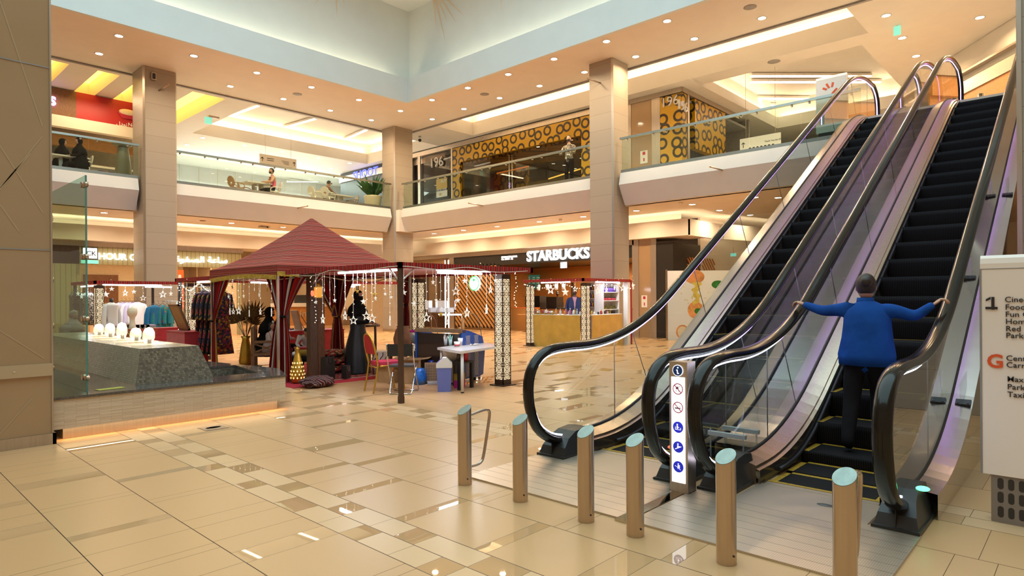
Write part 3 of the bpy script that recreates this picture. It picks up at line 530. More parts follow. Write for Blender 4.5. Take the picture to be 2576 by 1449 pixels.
    if outer:
        m = MB(); zb = lambda x: max(0, nose(x)-.95)
        for x0, x1 in zip(xs, xs[1:]): m.quad((x0,yo,zz(x0)+.12), (x1,yo,zz(x1)+.12), (x1,yo,zb(x1)), (x0,yo,zb(x0)))
        part(m, 'outer_cladding', 'steel_mirror', t)
    # newel foot
    m = MB(); pr = [(4.55,0), (4.60,.10), (4.68,.175), (4.80,.225), (4.95,.24), (5.06,.225), (5.06,0)]
    m.prism(pr, lambda x, z: (x, y-fw+z*.22, z), lambda x, z: (x, y+fw-z*.22, z)); m.box((4.54,y-fw-.005,0), (5.06,y+fw+.005,.03)); nb = part(m, 'newel_foot', 'dark_plastic', t)
    m = MB(); m.box((4.565,y-.002,.0), (4.66,y+.002,.15)); m.ell((4.70,y,.13), (.09,.075,.055)); g = m.build('brush_seal', 'black', nb)
    return nb
mglass('glass_esc', (.88,.92,.91), 2.0)
def escalator(name, label, yl, yr, lamp):
    t = thing(name, label, 'escalator', (4.9,(yl+yr)/2,0))
    n1 = balustrade(t, yl, -1, False, yl > 3, .155 if yl > 3 else .13); n2 = balustrade(t, yr, 1, yr < 2, yr < 2)
    for y, nb, mat in lamp:
        m = MB(); m.lathe([(.05,0), (.05,.012), (0,.014)], n=16); o = m.build('indicator_light', mat, nb if True else t, loc=(4.86,y,.268))
    a, b_ = yr+.20, yl-.20
    m = MB(); m.box((3.60,yr-.14,.0), (4.56,yl+.14,.012)); m.box((4.56,yr+.16,.0), (5.02,yl-.16,.012))
    for k in range(8): m.box((3.60+.12*k,yr-.14,.0115), (3.604+.12*k,yl+.14,.0128), 1)
    part(m, 'floor_plate', ['plate_ribs', 'steel_soft'], t)
    m = MB(); m.box((5.02,a,0), (5.10,b_,.014), 0); m.box((5.09,a,0), (5.125,b_,.018), 1); part(m, 'comb', ['plate_ribs', 'step_yellow'], t)
    x = 5.12; i = 0; zp = -.02
    while x < 14.9:
        z = nose(x+.15, .45)+.004; m = MB(); x1 = x+.4
        m.quad((x,a,z), (x1,a,z), (x1,b_,z), (x,b_,z))
        m.grid(lambda u, v: (x+.035*(1-u)**2*(z-zp)/.23+.0, a+(b_-a)*v, zp+(z-zp)*u), 4, 1)
        e = .0015
        for q in ((x,a,x1,a+.05), (x,b_-.05,x1,b_), (x1-.05,a,x1,b_)): m.quad((q[0],q[1],z+e), (q[2],q[1],z+e), (q[2],q[3],z+e), (q[0],q[3],z+e), mi=1)
        part(m, 'step', ['step_ribs', 'step_yellow'], t); zp = z; x = x1; i += 1
    m = MB(); m.box((14.9,yr-.1,5.2), (17.0,yl+.1,5.26)); part(m, 'upper_floor_plate', 'plate_ribs', t)
    m = MB()       # truss underside
    m.prism([(5.2,-.0), (7.2,.0), (15.6,4.45), (15.6,4.1), (7.6,-.0)][:4] if False else [(6.6,.05), (15.8,5.0), (15.8,4.3), (7.4,.0)], lambda x, z: (x, yr+.02, z), lambda x, z: (x, yl-.02, z)); part(m, 'truss_cover', 'grey', t)
    return t
E1 = escalator('escalator', 'far escalator with an empty stair, left one of the pair', 3.74, 2.52, [(2.40,None,None)][:0])
E2 = escalator('escalator', 'near escalator carrying the person in the blue top', 2.14, .94, [])
for t, y, x, mat in ((E1, 2.62, 4.80, 'emit_red'), (E2, .84, 4.84, 'emit_green')):
    m = MB(); m.ell((x,y,.232), (.045,.04,.014)); part(m, 'indicator_light', mat, t)
for t, y in ((E1, 3.61), (E1, 2.40)):
    m = MB(); m.cyl((5.02,y,.2), (5.02,y-.003,.2), .012); part(m, 'key_switch', 'steel', t)
# stainless infill between the two escalators and the clear barrier at its foot
m = MB()
xs = [5.35]+[x for x in XS if 5.4 < x < 15.9]+[16.1]
for x0, x1 in zip(xs, xs[1:]): m.quad((x0,2.155,nose(x0)+.19), (x1,2.155,nose(x1)+.19), (x1,2.505,nose(x1)+.19), (x0,2.505,nose(x0)+.19))
m.quad((5.35,2.155,0), (5.35,2.505,0), (5.35,2.505,.19), (5.35,2.155,.19)); o = m.build('infill_panel', 'steel_sheet'); tag(o, 'shiny sloping steel panel filling the gap between the two escalators', 'panel')
t = thing('safety_barrier', 'clear acrylic barrier with pale brackets between the lower escalator ends', 'barrier', (5.3,2.33,0))
m = MB(); m.box((-.10,-.155,.35), (-.09,.155,.98)); m.build('front_panel', 'glass_clear', t); m = MB(); m.box((.18,-.155,.30), (.19,.155,.96)); m.build('rear_panel', 'glass_clear', t)
for x in (-.11,.17): m = MB(); m.box((x,-.165,.29), (x+.04,.165,.325)); m.build('bracket', 'white', t)
m = MB(); m.box((-.10,-.15,.0), (-.09,-.14,.35)); m.box((-.10,.14,.0), (-.09,.15,.35)); m.box((.18,-.15,.0), (.19,-.14,.3)); m.box((.18,.14,.0), (.19,.15,.3)); m.build('stand', 'clear_plastic', t)
# guard plates with clear fins on the outer deck of the near escalator
for k, x in enumerate((6.6,8.5,10.4)):
    for j, y in enumerate((.845,1.03) if k == 0 else (.845,)):
        z = nose(x)+.175; S = Matrix.Translation((x,y,z)) @ Matrix.Rotation(-atan2(SL,1), 4, 'Y'); m = MB(); m.box((-.035,-.055,0), (.035,.055,.022), 0, S)
        for c in (-.035,.035): m.cyl(S @ V((-.02,c,.02)), S @ V((-.02,c,.027)), .009)
        g = part(m, 'guard_bracket', 'dark_plastic', E2); m = MB(); m.prism([(-.2,.0), (.22,.0), (.28,.12), (-.12,.26)], lambda a, c: S @ V((a,-.004,c+.02)), lambda a, c: S @ V((a,.004,c+.02))); m.build('guard_fin', 'glass_clear', g)
# strip of mirror steel between the floor plates
m = MB(); m.box((3.56,2.29,.0), (4.55,2.375,.014)); tag(m.build('divider_strip', 'steel_mirror'), 'dark mirror steel strip in the floor between the escalator plates', 'floor strip')
m = MB(); m.quad((-.03,-.02,0), (.03,-.025,0), (.035,.02,0), (-.025,.025,0)); tag(m.build('paper_scrap', 'white', loc=(3.72,2.33,.015)), 'small white paper scrap on the mirror steel floor strip', 'paper')
for x, y, lab in ((4.78,1.42,'faint dark dome logo and maker name on the near escalator floor plate'),):
    m = MB(); m.lathe([(0,.0), (.055,.0), (.055,.001)], n=20, sx=.55); t = thing('plate_logo', lab, 'logo', (x,y,.013)); m.build('emblem', M('logo_grey', (.10,.09,.08), .5), t)
# ---------------------------------------------------------------- bollards
def bollard(name, label, x, y, handle=False):
    t = thing(name, label, 'bollard', (x,y,0), 0, 'steel bollards at the escalator foot'); r = .0555; n = 32; m = MB()
    f = lambda a: .597+.62*r*cos(a+.12)
    vs = [(r*cos(2*pi*i/n), r*sin(2*pi*i/n), 0) for i in range(n)]+[(r*cos(2*pi*i/n), r*sin(2*pi*i/n), f(2*pi*i/n)) for i in range(n)]
    m.add(vs, [(i, (i+1) % n, n+(i+1) % n, n+i) for i in range(n)], 0, True); m.build('post', 'steel', t)
    m = MB(); m.add([(1.01*r*cos(2*pi*i/n), 1.01*r*sin(2*pi*i/n), f(2*pi*i/n)-.002) for i in range(n)]+[(r*cos(2*pi*i/n), r*sin(2*pi*i/n), f(2*pi*i/n)+.002) for i in range(n)], [tuple(range(n, 2*n))]+[(i, (i+1) % n, n+(i+1) % n, n+i) for i in range(n)]); m.build('cap', 'steel_top', t)
    m = MB(); m.cyl((-.02,-r*.93,.055), (-.021,-r*1.02,.055), .006, n=10); m.build('screw', 'dark_plastic', t)
    if handle:
        m = MB(); m.tube(bez([(.04,0,.545), (.20,0,.565), (.265,0,.56), (.285,0,.52), (.262,0,.40), (.215,0,.20), (.185,0,.145), (.13,0,.13), (.04,0,.13)], 6), .0125, n=10); m.build('loop_handle', 'steel', t)
LB = ('leftmost steel bollard with a bent loop handle', 'second steel bollard from the left, before the far escalator', 'third steel bollard from the left, at the plate corner', 'fourth bollard, left of the lit sign post', 'fifth bollard, in front of the near escalator', 'nearest steel bollard with a domed looking top and loop handle behind')
for i, (x, y) in enumerate(((3.46,3.735), (3.45,3.125), (3.43,2.515), (3.43,2.135), (3.415,1.535), (3.42,.925))): bollard('bollard', LB[i], x, y, i in (0, 5))
# ---------------------------------------------------------------- lit sign post
t = thing('sign_post', 'slim steel post with a glowing strip of round safety pictograms between the escalators', 'sign', (4.37,2.335,0))
m = MB(); m.box((0,-.075,0), (.13,.075,1.0)); m.box((-.004,-.08,0), (.134,.08,.012)); m.build('post', 'steel_soft', t)
m = MB(); m.box((-.006,-.055,.085), (.0,.055,.885)); m.build('light_panel', 'emit_panel', t)
X7 = -.0065; RB = M('sign_red', (.55,.02,.06), .4); BLU = M('sign_blue', (.02,.03,.50), .4, emit=(.02,.03,.6), es=.5); INK = M('ink', (.02,.02,.025), .5); INF = M('info_blue', (.01,.06,.26), .4); ICW = M('icon_white', (1,1,1), .4, emit=(1,1,1), es=.9)
def disc(mb, y, z, r, x, mi=0, r0=0., n=28):
    if r0: mb.add([(x,y+q*cos(2*pi*i/n),z+q*sin(2*pi*i/n)) for q in (r0, r) for i in range(n)], [(i, (i+1) % n, n+(i+1) % n, n+i) for i in range(n)], mi)
    else: mb.add([(x,y+r*cos(2*pi*i/n),z+r*sin(2*pi*i/n)) for i in range(n)], [tuple(range(n))], mi)
def ln(mb, p, q, w, x, mi=0):
    d = V((q[0]-p[0], q[1]-p[1])).normalized()*w/2; mb.add([(x,p[0]-d.y,p[1]+d.x), (x,q[0]-d.y,q[1]+d.x), (x,q[0]+d.y,q[1]-d.x), (x,p[0]+d.y,p[1]-d.x)], [(0,1,2,3)], mi)
# pictograms: y runs to the picture's left, so mirror with s=-1
m = MB(); disc(m, 0, .935, .044, X7, 1); disc(m, 0, .935, .039, X7-.001, 0); ic = m.build('info_disc', [INF, ICW], t); m = MB(); disc(m, -.002, .957, .0065, X7-.002); ln(m, (.004,.940), (-.001,.912), .009, X7-.002); ln(m, (.012,.938), (-.001,.940), .006, X7-.002); ln(m, (.004,.912), (-.012,.914), .006, X7-.002); m.build('letter_i', ICW, t)
def picto(z, kind, draw):
    m = MB()
    if kind == 'no':
        disc(m, 0, z, .043, X7, 0, .036); ln(m, (.028,z+.028), (-.028,z-.028), .007, X7-.002)
        o = m.build('pictogram', RB, t); m = MB(); draw(m, z); m.build('symbol', INK, o)
    else:
        disc(m, 0, z, .043, X7, 0); o = m.build('pictogram', BLU, t); m = MB(); draw(m, z); m.build('symbol', ICW, o)
def d1(m, z):
    ln(m, (.016,z+.004), (-.006,z+.004), .009, X7-.001); ln(m, (.014,z-.004), (-.010,z+.018), .004, X7-.001); ln(m, (-.010,z+.018), (-.022,z+.020), .004, X7-.001); disc(m, .012, z-.016, .007, X7-.001, 0, .004); disc(m, -.010, z-.016, .007, X7-.001, 0, .004); disc(m, .004, z+.014, .005, X7-.001)
def d2(m, z): ln(m, (.026,z-.006), (-.018,z-.006), .009, X7-.001); ln(m, (-.020,z-.006), (-.026,z-.006), .009, X7-.001); ln(m, (-.008,z+.008), (-.022,z+.014), .003, X7-.001); ln(m, (-.012,z+.002), (-.026,z+.004), .003, X7-.001)
def d3(m, z): disc(m, .006, z+.020, .006, X7-.001); ln(m, (.006,z+.012), (.006,z-.012), .012, X7-.001); ln(m, (.022,z-.018), (-.022,z-.018), .004, X7-.001); ln(m, (.022,z+.004), (.022,z-.018), .004, X7-.001); ln(m, (-.022,z-.018), (-.022,z-.002), .004, X7-.001); ln(m, (.006,z+.004), (-.010,z-.004), .004, X7-.001)
def d4(m, z): disc(m, .002, z+.022, .006, X7-.001); ln(m, (.002,z+.014), (.004,z-.006), .010, X7-.001); ln(m, (.026,z-.018), (-.026,z+.006), .006, X7-.001); ln(m, (.002,z+.006), (-.014,z+.006), .004, X7-.001)
def d5(m, z): ln(m, (.028,z+.006), (.008,z-.002), .003, X7-.001); ln(m, (.008,z-.004), (-.02,z-.022), .003, X7-.001); disc(m, 0, z+.022, .005, X7-.001); ln(m, (0,z+.015), (0,z-.004), .010, X7-.001); ln(m, (.002,z-.004), (.004,z-.016), .004, X7-.001); disc(m, -.010, z+.010, .004, X7-.001); ln(m, (-.010,z+.004), (-.010,z-.010), .007, X7-.001)
picto(.795, 'no', d1); picto(.655, 'no', d2); picto(.505, 'yes', d3); picto(.355, 'yes', d4); picto(.205, 'yes', d5)
# ---------------------------------------------------------------- directory sign
t = thing('directory_sign', 'white free standing directory board on a slotted grey base at the right edge', 'sign', (5.2,.1,0)); L0 = t.location
m = MB(); pr = [(0,.31), (0,1.70), (.01,1.735), (.03,1.755), (.10,1.755), (.12,1.735), (.13,1.70), (.13,.31)]; m.prism(pr, lambda x, z: (x,.47,z), lambda x, z: (x,-.62,z)); m.build('board', M('sign_board', (.92,.82,.75), .35), t)
m = MB(); m.box((-.002,-.62,1.662), (.0,.472,1.667)); m.box((-.003,.462,.31), (.004,.474,1.66)); m.build('board_seam', 'grey', t)
m = MB(); m.box((.01,-.6,.0), (.12,.42,.31)); bs = m.build('base', M('base_grey', (.24,.20,.17), .5), t)
m = MB()
for i in range(14):
    for z in (.05,.145,.235):
        y = .37-.055*i; pts = [(y+a, z+b2) for a, b2 in arcpts((0,.042), .016, 0, pi, 6)+arcpts((0,.0), .016, pi, 2*pi, 6)]; m.add([(.0085,p[0],p[1]) for p in pts], [tuple(range(len(pts)))])
m.build('slots', 'dark_plastic', bs)
m = MB(); m.box((.02,-.58,-.0), (.11,.40,.012)); m.build('foot_plate', 'black', t)
SIGNK = M('sign_black', (.025,.02,.02), .5); OR = M('sign_orange', (.80,.10,.02), .5)
def sgn(body, px, py, h, mat, bold=.02):
    p = PX(px, py, 5.195); return text('lettering', body, mat, h, t, p-L0, (0,-1,0), (0,0,1), .002, bold)
sgn('1', 2484, 778, .083, SIGNK, .03); p1 = PX(2480,778,5.195)-L0; m = MB(); m.box((p1.x-.003,p1.y-.062,p1.z), (p1.x,p1.y+.002,p1.z+.016)); m.add([(p1.x-.002,p1.y-.026,p1.z+.083), (p1.x-.002,p1.y-.0,p1.z+.066), (p1.x-.002,p1.y-.0,p1.z+.052), (p1.x-.002,p1.y-.026,p1.z+.066)], [(0,1,2,3)]); m.build('numeral_serif', SIGNK, t); sgn('G', 2482, 923, .088, OR, .035)
for s_, x, y in (('Cinec', 2527, 760), ('Food', 2528, 779), ('Fun C', 2528.5, 797), ('Home', 2529, 815), ('Red T', 2529.5, 833), ('Parki', 2530, 850), ('Centr', 2530.5, 907), ('Carre', 2531, 924), ('Max', 2533, 959.5), ('Parki', 2533.5, 979), ('Taxi', 2534, 998)): sgn(s_, x, y, .036, SIGNK, .004)
# ---------------------------------------------------------------- fountain
t = thing('fountain', 'mosaic clad fountain with bubbling jets behind a low pale stone wall', 'fountain', (3,10,0)); FO = t.location
OUT = [(1.6,8.1), (4.2,8.1), (4.5,8.92), (4.25,10.8), (3.9,14.8), (1.6,14.8)]; HOL = [(3.42,8.66), (4.06,8.62), (4.3,9.9), (3.55,10.0)]
def inset(poly, d):
    n = len(poly); r = []
    for i in range(n):
        a, p, c = V(poly[i-1]), V(poly[i]), V(poly[(i+1) % n]); e0 = (p-a).normalized(); e1 = (c-p).normalized(); n0 = V((-e0.y, e0.x)); n1 = V((-e1.y, e1.x)); k = (n0+n1).normalized(); r.append(tuple(p+k*(d/max(.3, k.dot(n0)))))
    return r
m = MB(); m.prism(OUT, lambda x, y: (x,y,.125), lambda x, y: (x,y,.44), 0, False); m.quad(*[(*p,.125) for p in OUT]); part(m, 'base_wall', 'split_stone', t)
m = MB(); m.ext(inset(OUT, .10), 0, .125); part(m, 'plinth_strip', 'steel_soft', t)
m = MB(); o2 = inset(OUT, -.015); flatpoly(m, o2, [HOL], .468)
for i in range(len(o2)): a, c = o2[i], o2[(i+1) % len(o2)]; m.quad((*a,.44), (*c,.44), (*c,.468), (*a,.468))
for i in range(4): a, c = HOL[i], HOL[(i+1) % 4]; m.quad((*a,.43), (*c,.43), (*c,.468), (*a,.468))
part(m, 'coping', 'granite', t)
m = MB()
for i in range(4): a, c = HOL[i], HOL[(i+1) % 4]; m.quad((*a,.1), (*c,.1), (*c,.44), (*a,.44))
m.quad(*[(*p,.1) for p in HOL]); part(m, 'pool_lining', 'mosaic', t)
B0, B1 = [(2.49,8.5), (3.42,8.5), (3.42,14.2), (2.49,14.2)], [(2.585,8.62), (3.27,8.62), (3.27,14.1), (2.585,14.1)]
m = MB(); q = [(*p,.46) for p in B0]+[(*p,.895) for p in B1]; m.add(q, [(0,1,5,4), (1,2,6,5), (2,3,7,6)], 0); m.add(q, [(3,0,4,7)], 1); m.add(q, [(4,5,6,7)], 2); part(m, 'mosaic_block', ['mosaic', 'mosaic_wet_lit', 'mosaic_top'], t)
m = MB(); m.grid(lambda u, v: (2.475+.095*v-.012*abs(sin(u*47+v*3))-.006*sin(u*131), 8.5+5.6*u, .465+.435*v), 160, 6); part(m, 'water_film', 'glass_clear', t)
for i, (px, py) in enumerate(((250,843), (278,847.5), (308,852), (343.5,857), (376,864))):
    p = PZ(px, py, .895); p.x = min(max(p.x, 2.7), 3.15); m = MB(); m.cyl((p.x,p.y,.895), (p.x,p.y,.955), .028, .024); n_ = part(m, 'nozzle', 'dark_plastic', t)
    m = MB(); h = .19+.03*(i % 3); m.lathe([(.05,.0), (.075,h*.35), (.072,h*.65), (.05,h*.9), (.0,h)], n=14, wav=lambda a, z: .12*sin(3*a+9*z)); o = m.build('water_plume', M('water_foam', (.9,.86,.78), .5, emit=(1.,.85,.6), es=.25, alpha=.5), n_, loc=(p.x-.01,p.y,.90));  # the plume's faint glow stands in for lamplight on the foam
    area('fountain_lamp', (p.x,p.y-.06,1.28), .10, 5., (1.,.86,.6), (0,0,0), shape='DISK', spread=RD(90))
area('plinth_lamp', (1.2,8.13,.112), 6.0, 11, WARMER, (RD(0),0,0), sy=.04)
# glass screen on the fountain ledge
t = thing('glass_screen', 'tall greenish glass screen with round steel clamps beside the pier', 'glass screen', (1.95,8.3,.468)); m = MB(); m.box((-.006,.0,.0), (.006,1.75,2.43)); m.build('pane', 'glass_green', t); m = MB(); m.box((-.009,-.006,0), (.009,.0,2.43)); m.build('edge', 'glass_edge', t)
for z in (2.33,1.52,.82,.16): m = MB(); m.cyl((-.03,.09,z), (.03,.09,z), .035); m.cyl((-.02,.0,z), (.02,.0,z), .028); m.cyl((.0,.09,z), (.0,-.01,z), .012); m.build('clamp', 'steel', t)
for z in (2.1,1.3,.7,.14): m = MB(); m.cyl((-.03,1.70,z), (.03,1.70,z), .04); m.build('clamp', 'steel', t)
m = MB(); m.box((-.14,-.06,0), (.14,.06,.004)); tag(m.build('notice_sheet', M('yellow_green', (.42,.40,.06), .6), loc=(2.20,8.40,.469), rz=.15), 'yellow notice sheet lying on the dark fountain ledge', 'notice')
m = MB(); m.box((-.13,-.13,0), (.13,.13,.004)); t = thing('floor_drain', 'small steel floor plate with dark slot in front of the fountain wall', 'drain', PZ(537,1076,.001)); m.build('plate', 'steel_soft', t); m = MB(); m.lathe([(0,.006), (.085,.006)], n=20, sy=.5); m.build('slot', 'black', t)
t = thing('ornamental_grass', 'yellow green grass tuft behind the fountain jets', 'plant', (3.75,12.6,.468)); m = MB(); m.lathe([(.12,0), (.16,.12), (.15,.12)], n=16); m.build('pot', 'terracotta', t); m = MB()
for i in range(150):
    a = random.uniform(0, 2*pi); l = random.uniform(.35,.62); r = random.uniform(.15,.42); x, y = .08*cos(a), .08*sin(a); w_ = .006; pts = [V((x+cos(a)*r*k*k, y+sin(a)*r*k*k, .10+l*k-.12*k*k*k)) for k in (0,.35,.7,1)]; s_ = V((-sin(a), cos(a), 0))*w_
    m.add([pts[0]-s_, pts[0]+s_, pts[1]-s_, pts[1]+s_, pts[2]-s_*.7, pts[2]+s_*.7, pts[3]], [(0,1,3,2), (2,3,5,4), (4,5,6)])
m.build('blades', M('grass_blade', (.30,.24,.03), .6, var=.4, vs=20), t)
# ---------------------------------------------------------------- majlis tent, pergola and market stalls
def gridm(name, f, nu, nv, mat, parent=None, loc=None, uvs=(1., 1.)):
    me = bpy.data.meshes.new(name); vs = [tuple(f(i/nu, j/nv)) for j in range(nv+1) for i in range(nu+1)]; fs = [(j*(nu+1)+i, j*(nu+1)+i+1, (j+1)*(nu+1)+i+1, (j+1)*(nu+1)+i) for j in range(nv) for i in range(nu)]
    me.from_pydata(vs, [], fs); me.materials.append(MATS[mat] if isinstance(mat, str) else mat); me.polygons.foreach_set('use_smooth', [True]*len(fs)); uv = me.uv_layers.new(name='UVMap')
    for p in me.polygons:
        for li, vi in zip(p.loop_indices, p.vertices): uv.data[li].uv = ((vi % (nu+1))/nu*uvs[0], (vi//(nu+1))/nv*uvs[1])
    me.update(); o = bpy.data.objects.new(name, me); C.objects.link(o)
    if parent: o.parent = parent
    if loc is not None: o.location = loc
    return o
TX0, TY0, TX1, TY1, TE, TP = 5.35, 10.6, 8.35, 13.5, 2.10, 3.17
t = thing('majlis_tent', 'red striped peaked tent with woven bands and gold fringe beside the fountain', 'tent', (6.85,12.05,0)); TO = t.location
m = MB(); cs = [(TX0,TY0), (TX1,TY0), (TX1,TY1), (TX0,TY1)]; N_ = 10; cx, cy = 6.85, 12.05
for i in range(4):
    a, c = cs[i], cs[(i+1) % 4]
    def rf(u, v, a=a, c=c):
        ex = a[0]+(c[0]-a[0])*u; ey = a[1]+(c[1]-a[1])*u; s = v; zz = TE+(TP-TE)*(s**1.28) - .05*sin(pi*u)*sin(pi*min(1, s*1.3))*(1-s); return (ex+(cx-ex)*s*.985, ey+(cy-ey)*s*.985, zz)
    m.grid(rf, 12, 14)
part(m, 'roof', 'sadu_roof', t)
for i in range(4):
    a, c = cs[i], cs[(i+1) % 4]; n_ = V((c[1]-a[1], a[0]-c[0])).normalized()
    dp = (lambda u: .215-.05*sin(pi*u)) if i == 3 else (lambda u: .15+.02*sin(pi*u))
    m = MB(); m.grid(lambda u, v: (a[0]+(c[0]-a[0])*u+n_.x*.008*sin(u*40)*v, a[1]+(c[1]-a[1])*u+n_.y*.008*sin(u*40)*v, TE+.005-dp(u)*v), 40, 3); part(m, 'valance', 'sadu_roof', t)
    if i in (0, 3):
        m = MB(); us = (0, 1) if i == 3 else (0, .14)
        for k in range(130 if i == 3 else 22):
            u = us[0]+(us[1]-us[0])*(k+.5)/(130 if i == 3 else 22); x, y = a[0]+(c[0]-a[0])*u, a[1]+(c[1]-a[1])*u; z1 = TE-dp(u)+.012; dx, dy = (c[0]-a[0])*.0034*(3.0/3.0), (c[1]-a[1])*.0034; L = .055+.012*random.random()
            m.add([(x-dx+n_.x*.006, y-dy+n_.y*.006, z1), (x+dx+n_.x*.006, y+dy+n_.y*.006, z1), (x+dx*.9+n_.x*.01, y+dy*.9+n_.y*.01, z1-L), (x-dx*.9+n_.x*.01, y-dy*.9+n_.y*.01, z1-L)], [(0,1,2,3)])
        m.grid(lambda u, v: (a[0]+(c[0]-a[0])*(us[0]+(us[1]-us[0])*u)+n_.x*.007, a[1]+(c[1]-a[1])*(us[0]+(us[1]-us[0])*u)+n_.y*.007, TE-dp(us[0]+(us[1]-us[0])*u)+.035-.03*v), 40, 1); part(m, 'fringe', 'gold_fringe', t)
for (x, y) in cs:
    ix, iy = x+(.03 if x < cx else -.03), y+(.03 if y < cy else -.03); m = MB(); m.box((ix-.02,iy-.02,0), (ix+.02,iy+.02,2.08)); m.box((ix-.035,iy-.035,0), (ix+.035,iy+.035,.02)); part(m, 'pole', 'steel_soft', t)
for a, c in (((TX0,TY0),(TX1,TY0)), ((TX0,TY1),(TX1,TY1)), ((TX0,TY0),(TX0,TY1)), ((TX1,TY0),(TX1,TY1))):
    m = MB(); a = V(a); c = V(c); h = (a+c)/2; I = lambda q: V((.05 if q.x < cx else -.05, .05 if q.y < cy else -.05)); a = a+I(a); c = c+I(c); h = (a+c)/2
    for p, q in ((a, h), (h, c)):
        m.cyl((p.x,p.y,2.03), (q.x,q.y,1.84 if q is h else 2.03), .011, n=6) if q is h else m.cyl((p.x,p.y,1.84), (q.x,q.y,2.03), .011, n=6); m.cyl((p.x,p.y,1.84 if p is a else 2.03), (q.x,q.y,2.03 if q is h else 1.84), .011, n=6)
    part(m, 'truss', 'steel_soft', t)
# curtains tied back at the tent corners
def curtain(name, label, top, tie, bot, wt, wb, mat='sadu_curtain', edge=True, folds=9, spread=(1,0)):
    # top: list of points along the rail; tie point; bottom centre
    t = thing(name, label, 'curtain', (tie[0],tie[1],bot[2]), 0, 'striped tent curtains'); T0 = t.location; P = [V(p) for p in top]; tie = V(tie); bot = V(bot); L = sum((P[i+1]-P[i]).length for i in range(len(P)-1))
    def along(u):
        d = u*L
        for i in range(len(P)-1):
            l = (P[i+1]-P[i]).length
            if d <= l or i == len(P)-2: return P[i].lerp(P[i+1], min(1, d/l))
            d -= l
    vt = .55
    def f(u, v, off=0):
        fold = sin(u*folds*2*pi); tdir = (P[-1]-P[0]); tdir.z = 0; tdir.normalize(); nrm = V((tdir.y, -tdir.x, 0))
        if v < vt:
            k = v/vt; a = along(u); c = tie+tdir*(u-.5)*wt; s = k**.75; p = a.lerp(c, s); p.z = a.z+(c.z-a.z)*k; return p+nrm*fold*(.030-.012*k)
        k = (v-vt)/(1-vt); a = tie+tdir*(u-.5)*wt; c = bot+tdir*(u-.5)*wb; p = a.lerp(c, k**.6); p.z = a.z+(c.z-a.z)*k; return p+nrm*fold*(.018+.03*k)
    o = gridm('cloth', lambda u, v: V(f(u, v))-T0, folds*8, 26, mat, t, uvs=(folds*.2, 1))
    m = MB(); m.lathe([(wt*.5,-.02), (wt*.56,0), (wt*.5,.02)], n=12, sy=.8); m.build('tie_band', 'black_cloth', t, loc=tie-T0)
    if edge: gridm('gold_edge', lambda u, v: V(f(.0+.05*u, v))-T0+V((.004,-.01,0)), 2, 26, 'gold_fringe', t)
    return t
curtain('tent_curtain', 'striped curtain tied back at the near corner of the tent', [(5.40,11.25,2.0), (5.40,10.65,2.0), (6.05,10.65,1.98)], (5.47,10.66,1.18), (5.44,10.68,.02), .16, .44, edge=False)
curtain('tent_curtain', 'striped curtain with gold edge tied back at the fountain side tent corner', [(5.40,12.55,1.98), (5.40,13.45,1.98), (5.70,13.45,1.98)], (5.36,13.32,1.05), (5.36,13.30,.02), .15, .40)
curtain('tent_curtain', 'dark striped curtain with gold edges tied back at the far inner tent corner', [(7.35,13.42,2.0), (8.30,13.42,2.0), (8.30,12.6,2.0)], (8.22,13.3,1.05), (8.25,13.35,.02), .15, .38)
curtain('tent_curtain', 'striped curtain gathered at the pergola side of the tent', [(8.33,10.55,2.0), (8.33,11.2,2.0)], (8.42,10.9,1.35), (8.45,10.95,.3), .12, .25)
# lattice light pillars
LAT = {}
def lattice_panel(mb, w, h, cell, y):       # rosettes as flat ribbons lying in the plane y (local x,z)
    def seg(p, q, wd):
        d = V((q[0]-p[0], q[1]-p[1]))
        if d.length < 1e-6: return
        n = V((-d.y, d.x)).normalized()*wd*.66; mb.add([(p[0]-n.x,y,p[1]-n.y), (q[0]-n.x,y,q[1]-n.y), (q[0]+n.x,y,q[1]+n.y), (p[0]+n.x,y,p[1]+n.y)], [(0,1,2,3)])
    R = cell/2; k = int(round(h/cell))
    for j in range(k):
        cz = (j+.5)*h/k
        for i in range(10):
            a = 2*pi*i/10; b2 = a+2*pi/20; r0, r1, r2 = R*.26, R*.62, R*1.0
            P = lambda r, t_: (max(-w/2, min(w/2, r*cos(t_))), cz+r*sin(t_))
            seg(P(r0,a-2*pi/20), P(r0,b2), .010)
            seg(P(r0,a), P(r1,a), .009); seg(P(r1,a), P(r2,a-.30), .009); seg(P(r1,a), P(r2,a+.30), .009); seg(P(r2*.9,a+2*pi/20-.12), P(r2*.9,a+2*pi/20+.12), .008)
        for sx in (-1, 1): seg((sx*w/2, cz-R), (sx*w*.28, cz), .009); seg((sx*w*.28, cz), (sx*w/2, cz+R), .009)
        seg((-w/2, cz+R), (w/2, cz+R), .008)
